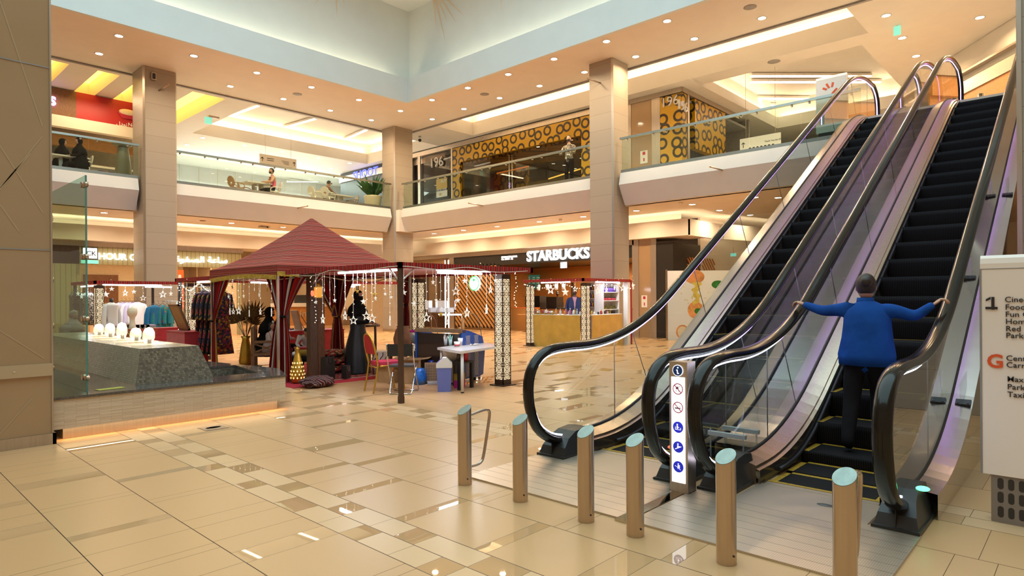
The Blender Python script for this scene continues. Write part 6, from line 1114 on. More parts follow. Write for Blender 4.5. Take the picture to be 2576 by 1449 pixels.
# white fruit panel
t = thing('fruit_panel', 'white exhibition panel printed with peaches and juice splashes', 'panel', (19.35,10.72,0), atan2(-.733,.680)); m = MB(); m.box((0,-.02,.0), (2.2,.02,2.36)); m.build('panel', 'white', t); m = MB(); m.box((-.05,-.03,0), (0,.03,2.4)); m.box((2.2,-.03,0), (2.25,.03,2.4)); m.build('frame', 'steel', t)
def fd(x, z, rx, rz_, mat, y=-.0215, nm='fruit_print', n=28): m = MB(); m.add([(x+rx*cos(2*pi*i/n),y,z+rz_*sin(2*pi*i/n)) for i in range(n)], [tuple(range(n))]); m.build(nm, mat, t)
PEA = M('peach', (.72,.30,.10), .6, var=.35, vs=3); LEAFG = M('leaf_green', (.03,.20,.03), .5, var=.3); JUI = M('juice', (.68,.52,.10), .5, var=.2)
fd(.92,2.15,.34,.24,PEA); fd(1.72,1.88,.22,.14,LEAFG,nm='leaf_print'); fd(.95,1.02,.27,.29,PEA); fd(1.03,.98,.12,.10,LEAFG,-.0225,'leaf_print'); fd(.50,.28,.22,.24,PEA); fd(.50,.28,.17,.19,'cream',-.0225)
m = MB(); rr = random.Random(3)
m.grid(lambda u, v: (.98+.04*sin(v*11)+(.13-.05*v)*(u-.5)*2*(1+.4*sin(v*23)), -.0218, 1.97-.75*v), 6, 16)
for k in range(40): a = rr.uniform(0,2*pi); d = rr.uniform(.1,.6); r = rr.uniform(.008,.03); x, z = .95+d*cos(a), 1.3+.9*(rr.random()-.5)+.2*sin(a); m.add([(x+r*cos(2*pi*i/8),-.0216,z+r*sin(2*pi*i/8)) for i in range(8)], [tuple(range(8))])
m.build('juice_print', JUI, t)
# passage beyond
b = MB(); b.box((33,-8,0), (33.1,11,4.45)); b.box((22.3,10.96,0), (33,11.06,4.45)); b.box((28,2,2.9), (28.1,11,3.6)); stru('wall_passage', b, 'paint')
for i, (px, py, d) in enumerate(((1845,641,24), (1816,662,27))): t = thing('exit_sign', ('upper' if i == 0 else 'lower')+' small green exit sign in the passage behind the far escalator', 'exit sign', PX(px,py,d)); m = MB(); m.box((-.02,-.11,-.06), (.02,.11,.06)); m.build('panel', 'emit_exit', t); m = MB(); m.cyl((0,0,.06), (0,0,.3), .008); m.build('rod', 'steel', t)
# jewellery shop left of the coffee shop
b = MB(); face(b, yb(1130), 26.8, 2.98, 3.42, XF+.05); b.box((20.3,26.7,0), (26,26.8,3.5)); b.box((25.9,Y1+.1,0), (26,26.7,3.5)); b.box((20.3,Y1+.1,3.3), (26,26.7,3.4)); stru('wall_jeweller', b, 'beige_glass')
area('shop_lamp', (23,24.5,3.2), 1.6, 60, WARM, (0,0,0))
for i, px in enumerate((1040,1062,1098)): b = MB(); face(b, yb(px+14 if i < 2 else px+22), yb(px), .05, 3.0, XF+.06, 0, .012); o = b.build('window_shop', 'glass_shop'); o['kind'] = 'structure'
for i, px in enumerate((1121,1129.5)): t = thing('light_strip', ('left' if i == 0 else 'right')+' vertical white light strip on the jeweller doorway', 'light strip', (XF-.02,yb(px),0)); m = MB(); m.box((-.01,-.02,.05), (.0,.02,3.3)); m.build('tube', 'emit_tube', t); m = MB(); m.box((0,-.04,.0), (.03,.04,3.35)); m.build('profile', 'steel', t)
for i in range(3):
    t = thing('jewellery_case', 'lit glass jewellery case on a wooden base in the shop behind the tent, '+('left', 'middle', 'right')[i], 'display case', (21.2,23.2+1.3*i,0)); m = MB(); m.box((-.3,-.5,0), (.3,.5,.9)); m.build('base', 'wood_brown', t); m = MB(); m.box((-.28,-.48,.9), (.28,.48,1.75)); m.build('glass_box', 'glass_clear', t); m = MB(); m.box((-.1,-.4,.9), (.1,.4,1.35)); m.build('display', 'emit_screen', t)
# ---------------------------------------------------------------- clock shop (left ground floor)
YF = 26.4
def xa(px): return PY(px, 700, YF).x
b = MB(); b.box((3,YF-.02,3.42), (xa(611),YF+.2,3.62)); stru('trim_clockshop', b, 'steel_soft')
b = MB(); b.box((5.2,YF,2.78), (xa(607),YF+.2,3.42)); b.box((4.6,YF,0), (xa(200),YF+.2,3.42)); b.box((xa(600),YF,0), (xa(607),YF+.2,2.8)); stru('wall_clockshop_fascia', b, 'sage_slats')
t = thing('shop_sign', 'glowing white clock shop name left of the column', 'sign', (xa(246),YF-.05,3.0)); text('lettering', 'HOUR C', 'emit_sign', .235, t, (0,0,-.03), (1,0,0), ext=.02, bold=.022, sx=.98)
t = thing('shop_sign', 'glowing white Arabic shop name right of the column', 'sign', (xa(572),YF-.05,3.0)); text('lettering', '\uFE93\uFEEE\uFED4\uFEBC\uFEDF\uFE8D \uFE94\uFECB\uFE8E\uFEB3', 'emit_sign', .235, t, (0,0,-.02), (1,0,0), ext=.02, bold=.015, align='RIGHT', sx=1.2)
t = thing('light_box', 'white light box with black frame and green strip at the clock shop', 'sign', (xa(220),YF-.3,3.15)); m = MB(); m.box((-.24,-.05,-.21), (.24,.05,.21)); m.build('frame', 'black', t); m = MB(); m.box((-.21,-.06,-.18), (.21,-.05,.18)); m.build('panel', 'emit_sign', t); text('lettering', 'CK', 'ink', .16, t, (-.12,-.064,-.08), (1,0,0), bold=.03); m = MB(); m.box((-.26,-.05,-.36), (.26,.05,-.24)); m.build('green_strip', 'emit_exit', t)
b = MB(); b.box((3,32,0), (xa(611)+.1,32.1,3.4)); b.box((xa(604),26.6,0), (xa(611),32,3.4)); b.box((3,26.6,3.35), (xa(604),32,3.4)); stru('wall_clockshop_interior', b, 'cream')
for x in (6.2,8.5,10.5): area('shop_lamp', (x,28.6,3.3), 1.4, 70, WARM, (0,0,0))
b = MB(); 
for x in (5.8,7.4): b.box((x,31.9,1.4), (x+1.3,32,2.6))
stru('trim_wall_niches', b, 'wood_brown')
t = thing('poster', 'orange poster with white lamp drawing at the clock shop', 'poster', (xa(450),YF-.15,1.9)); m = MB(); m.box((-.16,-.02,-.75), (.12,.02,.75)); m.build('sheet', 'orange', t); m = MB(); m.lathe([(.03,-.1), (.06,.0), (.05,.1), (0,.12)], n=8, c=(-.03,-.03,.45), sy=.1); m.build('lamp_print', 'white', t)
for i in range(3): b = MB(); b.box((xa(462)+.55*i,YF+.05,0), (xa(462)+.5+.55*i,YF+.062,2.78)); o = b.build('window_shop', 'glass_shop'); o['kind'] = 'structure'
for i in range(4): t = thing('watch_case', 'lit watch display case inside the clock shop', 'display case', (5.9+1.5*i,29.2,0), 0, 'watch cases'); m = MB(); m.box((-.5,-.3,0), (.5,.3,.9)); m.build('base', 'cream', t); m = MB(); m.box((-.48,-.28,.9), (.48,.28,1.2)); m.build('glass_box', 'glass_clear', t)
# corridor beyond with the orange counter
b = MB(); b.box((10,40,0), (30,40.1,4.45)); b.box((20.0,27,0), (20.1,40,4.45)); stru('wall_corridor', b, 'cream'); area('shop_lamp', (16,33,4.2), 3.0, 260, WARM, (0,0,0))
p = PZ(765,819); t = thing('shop_counter', 'orange fronted reception counter seen through the tent', 'counter', (p.x,p.y,0), -.75); m = MB(); m.box((-1.7,0,0), (1.7,.7,1.05)); m.build('front', 'wood_orange', t); m = MB(); m.box((-1.8,-.05,1.05), (1.8,.75,1.25)); m.build('worktop', 'white', t); text('lettering', 'ain', 'chrome', .38, t, (-.45,-.02,.5), (1,0,0), bold=.01); m = MB(); m.box((-.6,.3,1.25), (.1,.5,1.7)); m.box((.4,.3,1.25), (1.2,.5,1.6)); m.build('monitor', 'black', t)
# ---------------------------------------------------------------- upper floor: ring patterned shop
XU = 20.95; ZU = ZF
def fu(mb, y0, y1, z0, z1, x=XU, d=.06, mi=0): mb.box((x,min(y0,y1),z0), (x+d,max(y0,y1),z1), mi)
b = MB(); fu(b, 15.48, 22.8, 8.12, 8.86, XU, .25); fu(b, 22.8, 23.35, ZU, 8.86, XU, .25); fu(b, 14.5, 15.48, ZU, 8.86, XU, .25); b.box((XU+.2,15.2,8.0), (XU+2.6,22.8,8.12)); b.box((XU+2.4,20.6,ZU), (XU+2.6,22.8,8.0)); b.box((XU+2.4,15.0,ZU), (XU+2.5,16.5,8.0)); stru('wall_ring_pattern', b, 'yellow_rings')
b = MB(); fu(b, 10.95, 26.8, 8.88, 9.1, XU-.04, .2); fu(b, 23.35, 23.45, ZU, 8.9, XU-.02); fu(b, 25.85, 26.05, ZU, 8.9, XU-.02); fu(b, 13.1, 13.35, ZU, 8.9, XU-.02); fu(b, 11.85, 12.2, ZU, 8.9, XU-.02); b.box((XU,10.93,8.88), (25.8,11.1,9.1)); stru('trim_upper_shopfront', b, 'steel_soft')
b = MB(); b.box((27,11,ZU), (27.1,27,9.1)); b.box((XU,26.8,ZU), (27,26.9,9.1)); b.box((XU+.3,11.1,8.7), (27,26.8,8.8)); stru('wall_upper_shop_interior', b, 'grey')
for y in (17,20): area('shop_lamp', (24,y,8.5), 1.2, 30, WARM, (0,0,0))
for i, (y0, y1) in enumerate(((15.5,17.4), (17.42,19.35), (19.37,20.9), (20.92,22.78), (23.46,25.84))): b = MB(); fu(b, y0, y1, ZU, 8.1 if i < 4 else 8.88, XU+.1, .015); o = b.build('window_upper', 'glass_shop'); o['kind'] = 'structure'
t = thing('door_handles', 'pair of long steel door handles of the ring patterned shop', 'door handle', (XU+.02,19.45,6.2))
for dy in (-.09,.09): m = MB(); m.cyl((0,dy,-.3), (0,dy,1.75), .022); m.cyl((0,dy,0), (.1,dy,0), .012); m.cyl((0,dy,1.4), (.1,dy,1.4), .012); m.build('handle', 'chrome', t)
t = thing('number_sign', 'steel shop number on the dark glass left of the ring pattern', 'sign', V((XU+.03,25.15,8.1))); text('lettering', '196', 'white_gloss', .52, t, (0,0,.05), (0,-1,0), ext=.03, bold=-.02)
t = thing('offer_poster', 'white and yellow limited offer poster on the upper shop window', 'poster', V((XU+.06,24.25,6.9))); m = MB(); m.box((0,-.42,.1), (.01,.42,.62)); m.build('upper_card', M('poster_gold', (.62,.42,.10), .5), t); m = MB(); m.box((0,-.42,-.32), (.01,.42,-.0)); m.build('lower_card', 'white', t); text('lettering', 'BUY', 'white', .16, t, (-.004,.05,.40), (0,-1,0), bold=.03); text('lettering', 'LIMITED OFFER', 'white', .085, t, (-.004,.42,.02), (0,-1,0), bold=.02); text('lettering', '50', 'poster_gold', .13, t, (-.004,.2,-.23), (0,-1,0), bold=.03)
m = MB(); m.box((0,-.1,-.03), (.05,.1,.03)); 
for i, (px0, px1, py0, py1) in enumerate(((1153,1208,405,390), (1250,1330,436,418), (1380,1460,450,425))):
    p, q = PX(px0,py0,23.2), PX(px1,py1,23.2); t = thing('shelf_light', ('white', 'orange', 'yellow')[i]+' line of light inside the ring patterned shop', 'light strip', p); m = MB(); m.cyl((0,0,0), q-p, .03, n=6); m.build('tube', ('emit_tube', M('emit_orange', (1,.3,.05), .5, emit=(1.,.25,.03), es=1.2), 'emit_yellow')[i], t); m = MB(); m.cyl((0.04,0,.04), q-p+V((.04,0,.04)), .03, n=6); m.build('profile', 'black', t)
# corner part of the shop with two number signs
b = MB(); fu(b, 12.2, 13.1, ZU, 8.9); fu(b, 13.35, 14.5, ZU, 8.9); stru('wall_upper_bay', b, 'beige_glass')
b = MB(); fu(b, 10.98, 11.85, ZU, 8.86, XU-.01, .3); b.box((XU,10.97,ZU), (XU+.38,11.2,8.86)); b.box((XU+1.0,10.97,ZU+1.6), (24.6,11.2,8.86)); stru('wall_ring_corner', b, 'yellow_rings'); b = MB(); b.box((XU+.4,10.95,ZU), (XU+.55,11.1,8.88)); stru('trim_corner_post', b, 'steel_soft')
for (px, py, al) in ((1662,272,'y'), (1704,272,'x')):
    if al == 'y': p = PX(px,py,XU-.05); u = (0,-1,0)
    else: p = PY(px,py,10.9); u = (1,0,0)
    t = thing('number_sign', ('left' if al == 'y' else 'right')+' steel shop number on the yellow corner pillar', 'sign', p); text('lettering', '196', 'white_gloss', .36, t, (0,0,0), u, ext=.03, bold=-.01)
for dz, o_ in ((0,0), (.06,.25), (.0,.5)):
    pass
b = MB(); b.box((XU-.55,10.4,9.06), (25.9,10.98,9.14)); b.box((XU-.55,10.98,9.06), (XU-.04,13.6,9.14)); stru('trim_canopy', b, 'paint')
t = thing('wall_notice', 'small white notice with red marks on the upper beige glass bay', 'notice', PX(1620,395,XU-.01)); m = MB(); m.box((-.004,-.16,-.24), (0,.16,.24)); m.build('sheet', 'white', t); m = MB(); m.box((-.006,-.06,.08), (-.004,.06,.2)); m.box((-.006,-.03,-.16), (-.004,.03,-.04)); m.build('symbols', 'sign_red', t)
# far walls of the upper right
b = MB(); b.box((33,-12,ZU), (33.1,26,9.15)); b.box((26,7.5,ZU), (33,7.6,7.4)) if False else None; b.box((30.5,1.0,ZU), (30.6,10.9,7.5)); stru('wall_upper_far', b, 'paint')
def DP(px, d, z): q = EYEP+ray(px, 400)*d; return V((q.x, q.y, z))
wa, wb = DP(2640,16.2,0), DP(2300,22.5,0); wn = V((-(wb-wa).y, (wb-wa).x, 0)).normalized()*.15; wn = wn if wn.x > 0 else -wn
def wq(mb, z0, z1, off=0., mi=0): o = wn*off; mb.add([(p.x,p.y,z) for p in (wa-o, wb-o, wb+wn, wa+wn) for z in (z0, z1)], [(0,2,3,1), (2,4,5,3), (4,6,7,5), (6,0,1,7), (1,3,5,7), (0,6,4,2)], mi)
b = MB(); wq(b, 7.15, 7.72); wq(b, ZU, 7.15, -.6); stru('wall_wood_shop', b, 'wood_orange'); b = MB(); wq(b, 7.72, 8.1, .3); wq(b, 8.3, 8.36, 1.2); stru('trim_wood_shop', b, 'steel_soft'); b = MB(); wq(b, 8.1, 9.14, -.2); stru('wall_wood_shop_top', b, 'paint')
area('court_fill', (26,6,9.0), 3.0, 160, WARM, (0,0,0)); area('court_fill', (21,0.5,9.0), 2.0, 40, WARM, (0,0,0))  # area lights without fittings, added to brighten the far upper walls
t = thing('hanging_sign', 'white hanging direction sign with icons seen through the glass railing right of the escalator', 'sign', PX(1913,362,21.5)); o = t.location; p0, p1 = PX(1862,351,21.5), PX(1964,372,21.5); m = MB(); m.box((-.03,p1.y-o.y,p1.z-o.z-.25), (.03,p0.y-o.y,p0.z-o.z)); m.build('board', 'white', t); text('lettering', 'Thank You for Shopping', 'ink', .055, t, (-.035,-.15,.02), (0,-1,0), ext=.002); m = MB(); ln(m, (.58,-.05), (.58,.13), .025, -.034); ln(m, (.58,.13), (.64,.07), .025, -.034); ln(m, (.58,.13), (.52,.07), .025, -.034); [disc(m, .35-.13*k, -.12, .05, -.034) for k in range(7)]; m.build('icons', 'ink', t); m = MB(); m.cyl((0,.5,.1), (0,.5,3.0), .006, n=5); m.cyl((0,-.5,.1), (0,-.5,3.0), .006, n=5); m.build('wires', 'steel', t)
# white totem with the orange spark
p0, p1 = PX(2053,330,17.5), PX(2131,330,17.5); zt = PX(2090,190,17.5).z; t = thing('totem_sign', 'white totem with orange spark emblem at the top of the far escalator', 'sign', (17.5,(p0.y+p1.y)/2,ZF)); hw = (p0.y-p1.y)/2; zt -= ZF
m = MB(); m.prism([(0,.3), (0,zt-.06), (.02,zt), (.11,zt), (.13,zt-.06), (.13,.3)], lambda x, z: (x,hw,z), lambda x, z: (x,-hw,z)); m.build('board', 'white', t); m = MB(); m.box((.01,-hw+.05,0), (.12,hw-.05,.3)); m.build('base', 'dark_plastic', t); m = MB(); e = V((0,.02)); cz = zt-.40
for a0, r0, r1 in ((150,.12,.23), (118,.10,.24), (78,.10,.22)): ln(m, (-(r0*cos(RD(a0))),cz+r0*sin(RD(a0))), (-(r1*cos(RD(a0))),cz+r1*sin(RD(a0))), .05, -.006)
for k in range(6): a = k/6; ln(m, (-(-.02+.16*a),cz-.16+.20*a**.7), (-(-.02+.16*(a+.18)),cz-.16+.20*(a+.18)**.7), .05, -.006)
m.build('emblem', 'sign_orange', t)
for i, (px, py) in enumerate(((2258,262), (2405,247))): p = PX(px if i else 2345, py, 17.4); t = thing('bollard', ('left' if i == 0 else 'right')+' small steel bollard on the upper floor behind the escalator top', 'bollard', (17.6,1.9-.75*i,ZF)); m = MB(); m.cyl((0,0,0), (0,0,.6), .055); m.build('post', 'steel', t); m = MB(); m.lathe([(.057,.59), (.05,.605), (0,.606)], n=16); m.build('cap', 'steel_top', t)
t = thing('exit_sign', 'pale hanging exit sign in the right ceiling by the downlights', 'exit sign', PZ(2257,77,9.0)); m = MB(); m.box((-.01,-.09,-.13), (.01,.09,.13)); m.build('panel', 'emit_exit', t); m = MB(); m.cyl((0,0,.12), (0,0,.15), .01); m.build('rod', 'steel', t)
t = thing('exit_sign', 'small hanging exit sign under the yellow beam of the upper floor', 'exit sign', PY(524,303,25.2)); m = MB(); m.box((-.13,-.02,-.13), (.13,.02,.13)); m.build('panel', 'emit_exit', t); m = MB(); m.box((.0,-.06,.13), (.4,.06,.2)); m.build('bracket', 'steel_soft', t)
# ---------------------------------------------------------------- upper left: cafe, white hall, food court
b = MB(); b.box((11.9,38,ZU), (30,38.1,9.6)); b.box((11.8,34,ZU), (11.9,38,9.6)); stru('wall_white_hall', b, 'paint_white'); b = MB()
for k in range(14): b.box((12.4+1.05*k,37.97,ZU), (12.45+1.05*k,38.0,9.6))
stru('trim_wall_joints', b, 'offwhite')
b = MB(); b.add([(12.0,37.9,ZU), (18.5,37.9,ZU), (12.0,37.9,7.4)], [(0,1,2)]); b.box((11.9,37.6,ZU), (19,37.9,ZU+.05)); stru('trim_hall_diagonal', b, M('hall_grey', (.62,.64,.62), .6))  # pale grey triangle and low strip at the hall wall
area('hall_daylight', (18,36.0,9.0), 11, 900, (.92,1.,.96), (RD(-18),0,0), sy=2.4)
for i, (px, py, px1, py1) in enumerate(((700,438,790,430), (722,458,800,459))): strip(PY(px,py,37.5), PY(px1,py,37.5), ('upper', 'lower')[i]+' line light in the white hall behind the cafe seats', .1, 'line lights of the white hall')
b = MB(); b.box((21.3,24.2,ZU), (21.5,34,9.1)); stru('wall_games_shop', b, 'shop_black'); b = MB(); b.box((21.2,24.2,8.55), (21.3,34,8.9)); stru('trim_games_shop', b, 'steel_soft')
p = PX(888,452,21.2); t = thing('neon_sign', 'blue neon shop sign above the cafe planter', 'sign', p); text('lettering', 'SHOOT', 'emit_blue', .46, t, (0,0,0), (0,-1,0), ext=.02, bold=.01, sx=1.15)
for i in range(7): p = PX(910+9*i,470+7*(i % 3),21.1); t = thing('spot_light', 'small white spotlight on the dark shop wall behind the planter', 'spotlight', p, 0, 'spotlights of the dark shop'); m = MB(); m.ell((0,0,0), .05, n=8, m=6); m.build('bulb', 'emit_tube', t); m = MB(); m.cyl((.02,0,0), (.12,0,0), .03); m.build('mount', 'black', t)
b = MB(); b.box((8.3,26.5,ZU), (8.7,27,9.15)); b.box((8.7,26.6,ZU), (8.85,27,9.15), 1); stru('wall_dark_pier', b, ['shop_black', 'wood_orange'])
p0, p1 = PY(653,391,29.5), PY(745,424,29.5); t = thing('hanging_sign', 'cream hanging direction sign with arrows above the cafe', 'sign', ((p0.x+p1.x)/2,29.5,(p0.z+p1.z)/2)); w2, h2 = (p1.x-p0.x)/2, .27; m = MB(); m.box((-w2,-.03,-h2), (w2,.03,h2)); m.build('board', M('board_cream', (.95,.86,.72), .5), t); m = MB()
def lx(p, q, w, y=-.034): d = V((q[0]-p[0], q[1]-p[1])).normalized()*w/2; m.add([(p[0]-d.y,y,p[1]+d.x), (q[0]-d.y,y,q[1]+d.x), (q[0]+d.y,y,q[1]-d.x), (p[0]+d.y,y,p[1]-d.x)], [(0,1,2,3)])
for s in (-1,1): c = s*(w2-.12); lx((c,-.08), (c,.12), .03); lx((c,.12), (c-.07,.04), .03); lx((c,.12), (c+.07,.04), .03)
for k in range(4): lx((-w2+.35,.10-.09*(k % 2)), (-w2+.7,.10-.09*(k % 2)), .03); lx((w2-.8+.05*k,.08-.05*k), (w2-.4,.08-.05*k), .015)
m.build('arrows', 'ink', t); m = MB(); m.cyl((-w2*.7,0,h2), (-w2*.7,0,1.6), .008, n=5); m.cyl((w2*.7,0,h2), (w2*.7,0,1.6), .008, n=5); m.build('wires', 'steel', t)
# food court front
YFc = 27.5
b = MB(); q0, q1 = PY(100,220,YFc), PY(352,326,YFc); b.box((3,YFc+.1,ZU), (3.2,YFc+.3,8.1)); stru('wall_food_brown', b, 'wood_brown')
t = thing('sign_band', 'sloping red sign band with a noodle bowl above the food counter', 'sign', (7.4,27.4,8.6)); xb = PY(191,240,27.4).x; m = MB(); m.box((xb-7.4,-.05,-.44), (8.3-7.4,.05,.52)); m.build('band', M('sign_band_red', (.42,.015,.02), .4), t); m = MB(); m.box((3-7.4,-.05,-.44), (xb-7.4,.05,.52)); m.build('brown_band', 'wood_brown', t)
pb = PY(322,292,27.33); m = MB(); m.lathe([(0,-.12), (.2,-.12), (.36,.1), (.34,.12), (0,.12)], n=20, c=(pb.x-7.4,-.06,pb.z-8.6), sy=.2); m.build('bowl', 'sign_red', t); m = MB(); m.ell((pb.x-7.4,-.1,pb.z-8.6+.13), (.32,.05,.12), n=14, m=8); m.build('noodles', 'cream', t)
pt = PY(322,317,27.32); text('lettering', 'Noo\nFac', 'white', .14, t, (pt.x-7.4,-.07,pt.z-8.6), (1,0,0), bold=.02); text('arabic_lettering', '\uFEDD\uFEA9\uFEEE\uFEE7', 'white', .14, t, (pt.x-7.42,-.07,pt.z-8.6-.02), (1,0,0), bold=.02, align='RIGHT')
p = PY(137,254,27.3); t = thing('neon_sign', 'violet neon letter at the left end of the food court sign', 'sign', p); text('lettering', 'S', 'emit_violet', .3, t, (-.15,0,-.15), (1,0,0), bold=.06)
b = MB(); b.box((3,27.3,7.75), (8.3,27.6,8.15)); stru('trim_food_beam', b, 'paint'); b = MB(); b.box((3,29.5,ZU), (8.6,29.6,9.1)); b.box((3,27.9,7.2), (8.3,28.1,7.7), 1); stru('wall_food_kitchen', b, ['grey', 'wood_orange'])
t = thing('food_counter', 'long counter with food pictures in the upper food court', 'counter', (6.0,28.0,ZU)); m = MB(); m.box((-2.4,-.3,0), (2.4,.3,1.1)); m.build('body', 'grey', t); m = MB(); m.box((-2.45,-.35,1.1), (2.45,.35,1.18)); m.build('worktop', 'paint', t)
FOOD = patchy('food_print', [(.25,.03,.02), (.5,.35,.15), (.03,.02,.02), (.35,.25,.12)], 4)
for i in range(3): m = MB(); m.box((-1.0+.95*i,-.33,.25), (-.15+.95*i,-.305,1.0)); m.build('food_picture', FOOD, t)
area('court_fill', (6.3,26.2,8.9), 2.0, 60, WARM, (0,0,0))
t = thing('tall_planter', 'tall tapering grey green bin behind the left railing', 'bin', (PY(310,400,24.3).x,24.3,ZU)); m = MB(); m.lathe([(.30,0), (.16,1.25), (.15,1.3)], n=28); m.build('body', M('planter_green', (.22,.22,.15), .4), t); m = MB(); m.lathe([(.17,1.3), (.34,1.38), (.34,1.42), (0,1.43)], n=28); m.build('top_tray', 'planter_green', t)
t = thing('planter', 'large cream flower pot with a leafy plant beside the centre column', 'plant', (PY(938,500,24.2).x,24.2,ZU)); m = MB(); m.lathe([(.30,0), (.40,.70), (.42,.74), (.38,.74), (.36,.66), (0,.66)], n=28); m.build('pot', 'cream', t); m = MB()
for k in range(70):
    a = random.uniform(0, 2*pi); L = random.uniform(.6,1.25); tl = random.uniform(.15,.75); d = V((cos(a)*tl, sin(a)*tl, 1)).normalized(); s_ = V((-sin(a), cos(a), 0))*.035; b0 = V((.1*cos(a), .1*sin(a), .66)); m.add([b0, b0+d*L*.6+s_, b0+d*L+V((cos(a)*.15, sin(a)*.15, -.1)), b0+d*L*.6-s_], [(0,1,2), (0,2,3)])
m.build('foliage', M('leaf_dark', (.03,.10,.025), .5, var=.4), t)
# cafe tables and shell chairs
def cafe_table(label, x, y):
    t = thing('cafe_table', label, 'table', (x,y,ZU)); m = MB(); m.box((-.6,-.4,.72), (.6,.4,.76)); m.build('table_top', 'offwhite', t)
    for s in (-.14,.14): m = MB(); m.box((s-.05,-.12,.03), (s+.05,.12,.72)); m.build('column', 'steel_soft', t)
    m = MB(); m.box((-.35,-.25,0), (.35,.25,.03)); m.build('base', 'steel_soft', t); return t
CH0 = None
def shell_chair(label, x, y, rz, mat='offwhite'):
    global CH0
    t = thing('shell_chair', label, 'chair', (x,y,ZU), rz, 'shell chairs of the cafe'); m = MB()
    # seat pan and rounded back with an oval opening
    rbox(m, (-.21,-.21,.43), (.22,.21,.46), .1); m.build('seat', mat, t); m = MB(); n = 28
    o = [(.215*cos(2*pi*i/n)*(1 if sin(2*pi*i/n) > 0 else 1.0), .66+.22*sin(2*pi*i/n) if sin(2*pi*i/n) > 0 else .66+.21*sin(2*pi*i/n)) for i in range(n)]; h = [(.07*cos(2*pi*i/n), .60+.055*sin(2*pi*i/n)) for i in range(n)]; X = lambda z: -.20-(z-.45)*.22
    for e in (0,.025): m.add([(X(z)-e,y_,z) for y_, z in o]+[(X(z)-e,y_,z) for y_, z in h], [(i, (i+1) % n, n+(i+1) % n, n+i) for i in range(n)], 0, False)
    for L_ in (o, h): m.add([(X(z),y_,z) for y_, z in L_]+[(X(z)-.025,y_,z) for y_, z in L_], [(i, (i+1) % n, n+(i+1) % n, n+i) for i in range(n)], 0, True)
    m.build('backrest', mat, t)
    for sx in (-1,1):
        for sy in (-1,1): m = MB(); m.cyl((sx*.17,sy*.17,.44), (sx*.23,sy*.2,0), .022, .014, n=8); m.build('leg', mat, t)
        m = MB(); chair_tube(m, [(-.24,.2*sx,.62), (-.02,.24*sx,.63), (.16,.22*sx,.58), (.18,.20*sx,.44)], .018); m.build('arm', mat, t)
    return t
def at6(px, py, z=ZF+.74): p = PZ(px, py, z); return p.x, p.y
TA = (12.0, 25.0); TB = (15.0, 25.1)
def up_at(px, y): return PY(px, 450, y).x
xa1 = up_at(648, 24.9); cafe_table('cafe table before the man in the pink shirt', xa1, 24.9); BRN = M('chair_tan', (.34,.20,.10), .5)
shell_chair('tan shell chair at the left end of the pink shirt table', up_at(596,24.7), 24.7, .2, BRN); shell_chair('tan shell chair behind the left end of the pink shirt table', up_at(618,25.6), 25.6, -.3, BRN); shell_chair('cream shell chair under the man in the pink shirt', up_at(688,24.6), 24.6, pi*.95)
xb1 = up_at(850, 25.3); cafe_table('cafe table before the man in the dark cap', xb1, 25.3)
shell_chair('cream shell chair left of the man in the cap', up_at(795,24.5), 24.5, .15); shell_chair('cream shell chair under the man in the cap', up_at(814,25.1), 25.1, .1); shell_chair('cream shell chair on the right of the cap table', up_at(883,25.2), 25.2, pi*.95, BRN); shell_chair('cream shell chair nearest the railing at the cap table', up_at(826,24.25), 24.25, .4)
shell_chair('white shell chair under the woman at the left railing', up_at(205,24.4), 24.4, pi)
# ---------------------------------------------------------------- people
BON = [('pel','spi',.135,.12,'torso'), ('spi','che',.12,.135,'torso'), ('che','nek',.135,.05,'torso'), ('nek','hdb',.048,.048,'skin')]
for s_ in 'LR': BON += [('che','sh'+s_,.135,.068,'arms'), ('sh'+s_,'el'+s_,.066,.052,'arms'), ('el'+s_,'wr'+s_,.050,.032,'arms'), ('pel','hi'+s_,.135,.105,'legs'), ('hi'+s_,'kn'+s_,.105,.074,'legs'), ('kn'+s_,'an'+s_,.072,.056,'legs'), ('an'+s_,'to'+s_,.042,.032,'shoe')]
def hand(mb, w, d, up, side, mi, curl=.9, s=1.):      # w wrist, d forearm direction, up = back of the hand, side = thumb side
    w = V(w); d = V(d).normalized(); side = V(side).normalized(); up = d.cross(side).normalized() if V(up).length < .1 else V(up).normalized(); X = Matrix((d, side, up)).transposed()
    mb.ell(w+d*.045*s, (.05*s,.040*s,.016*s), mi, 10, 8, X.to_4x4())
    for k in range(4):
        b = w+d*.082*s+side*(.029-.0195*k)*s; L = (.070,.078,.073,.056)[k]*s; dd = d; pts = [b-d*.012*s, b]; c = curl*(.85+.1*k)
        for j in range(3): dd = (Matrix.Rotation(c*.62, 3, d.cross(up)) @ dd if False else (dd*cos(c*.62)-up*sin(c*.62)) if j == 0 else dd*cos(c*.5)+(-up*cos(c*.62*j)-d*sin(c*.62*j))*sin(c*.5)).normalized(); pts.append(pts[-1]+dd*L*(.45,.32,.23)[j])
        mb.tube(pts, [.0095*s,.0095*s,.0088*s,.008*s,.006*s], 7, mi)
    b = w+d*.02*s+side*.030*s; t1 = (d*.65+side*.75-up*.2).normalized(); mb.tube([b-side*.01*s, b+t1*.035*s, b+t1*.058*s+(d*.5-up*.5)*.02*s], [.012*s,.0105*s,.0075*s], 7, mi)
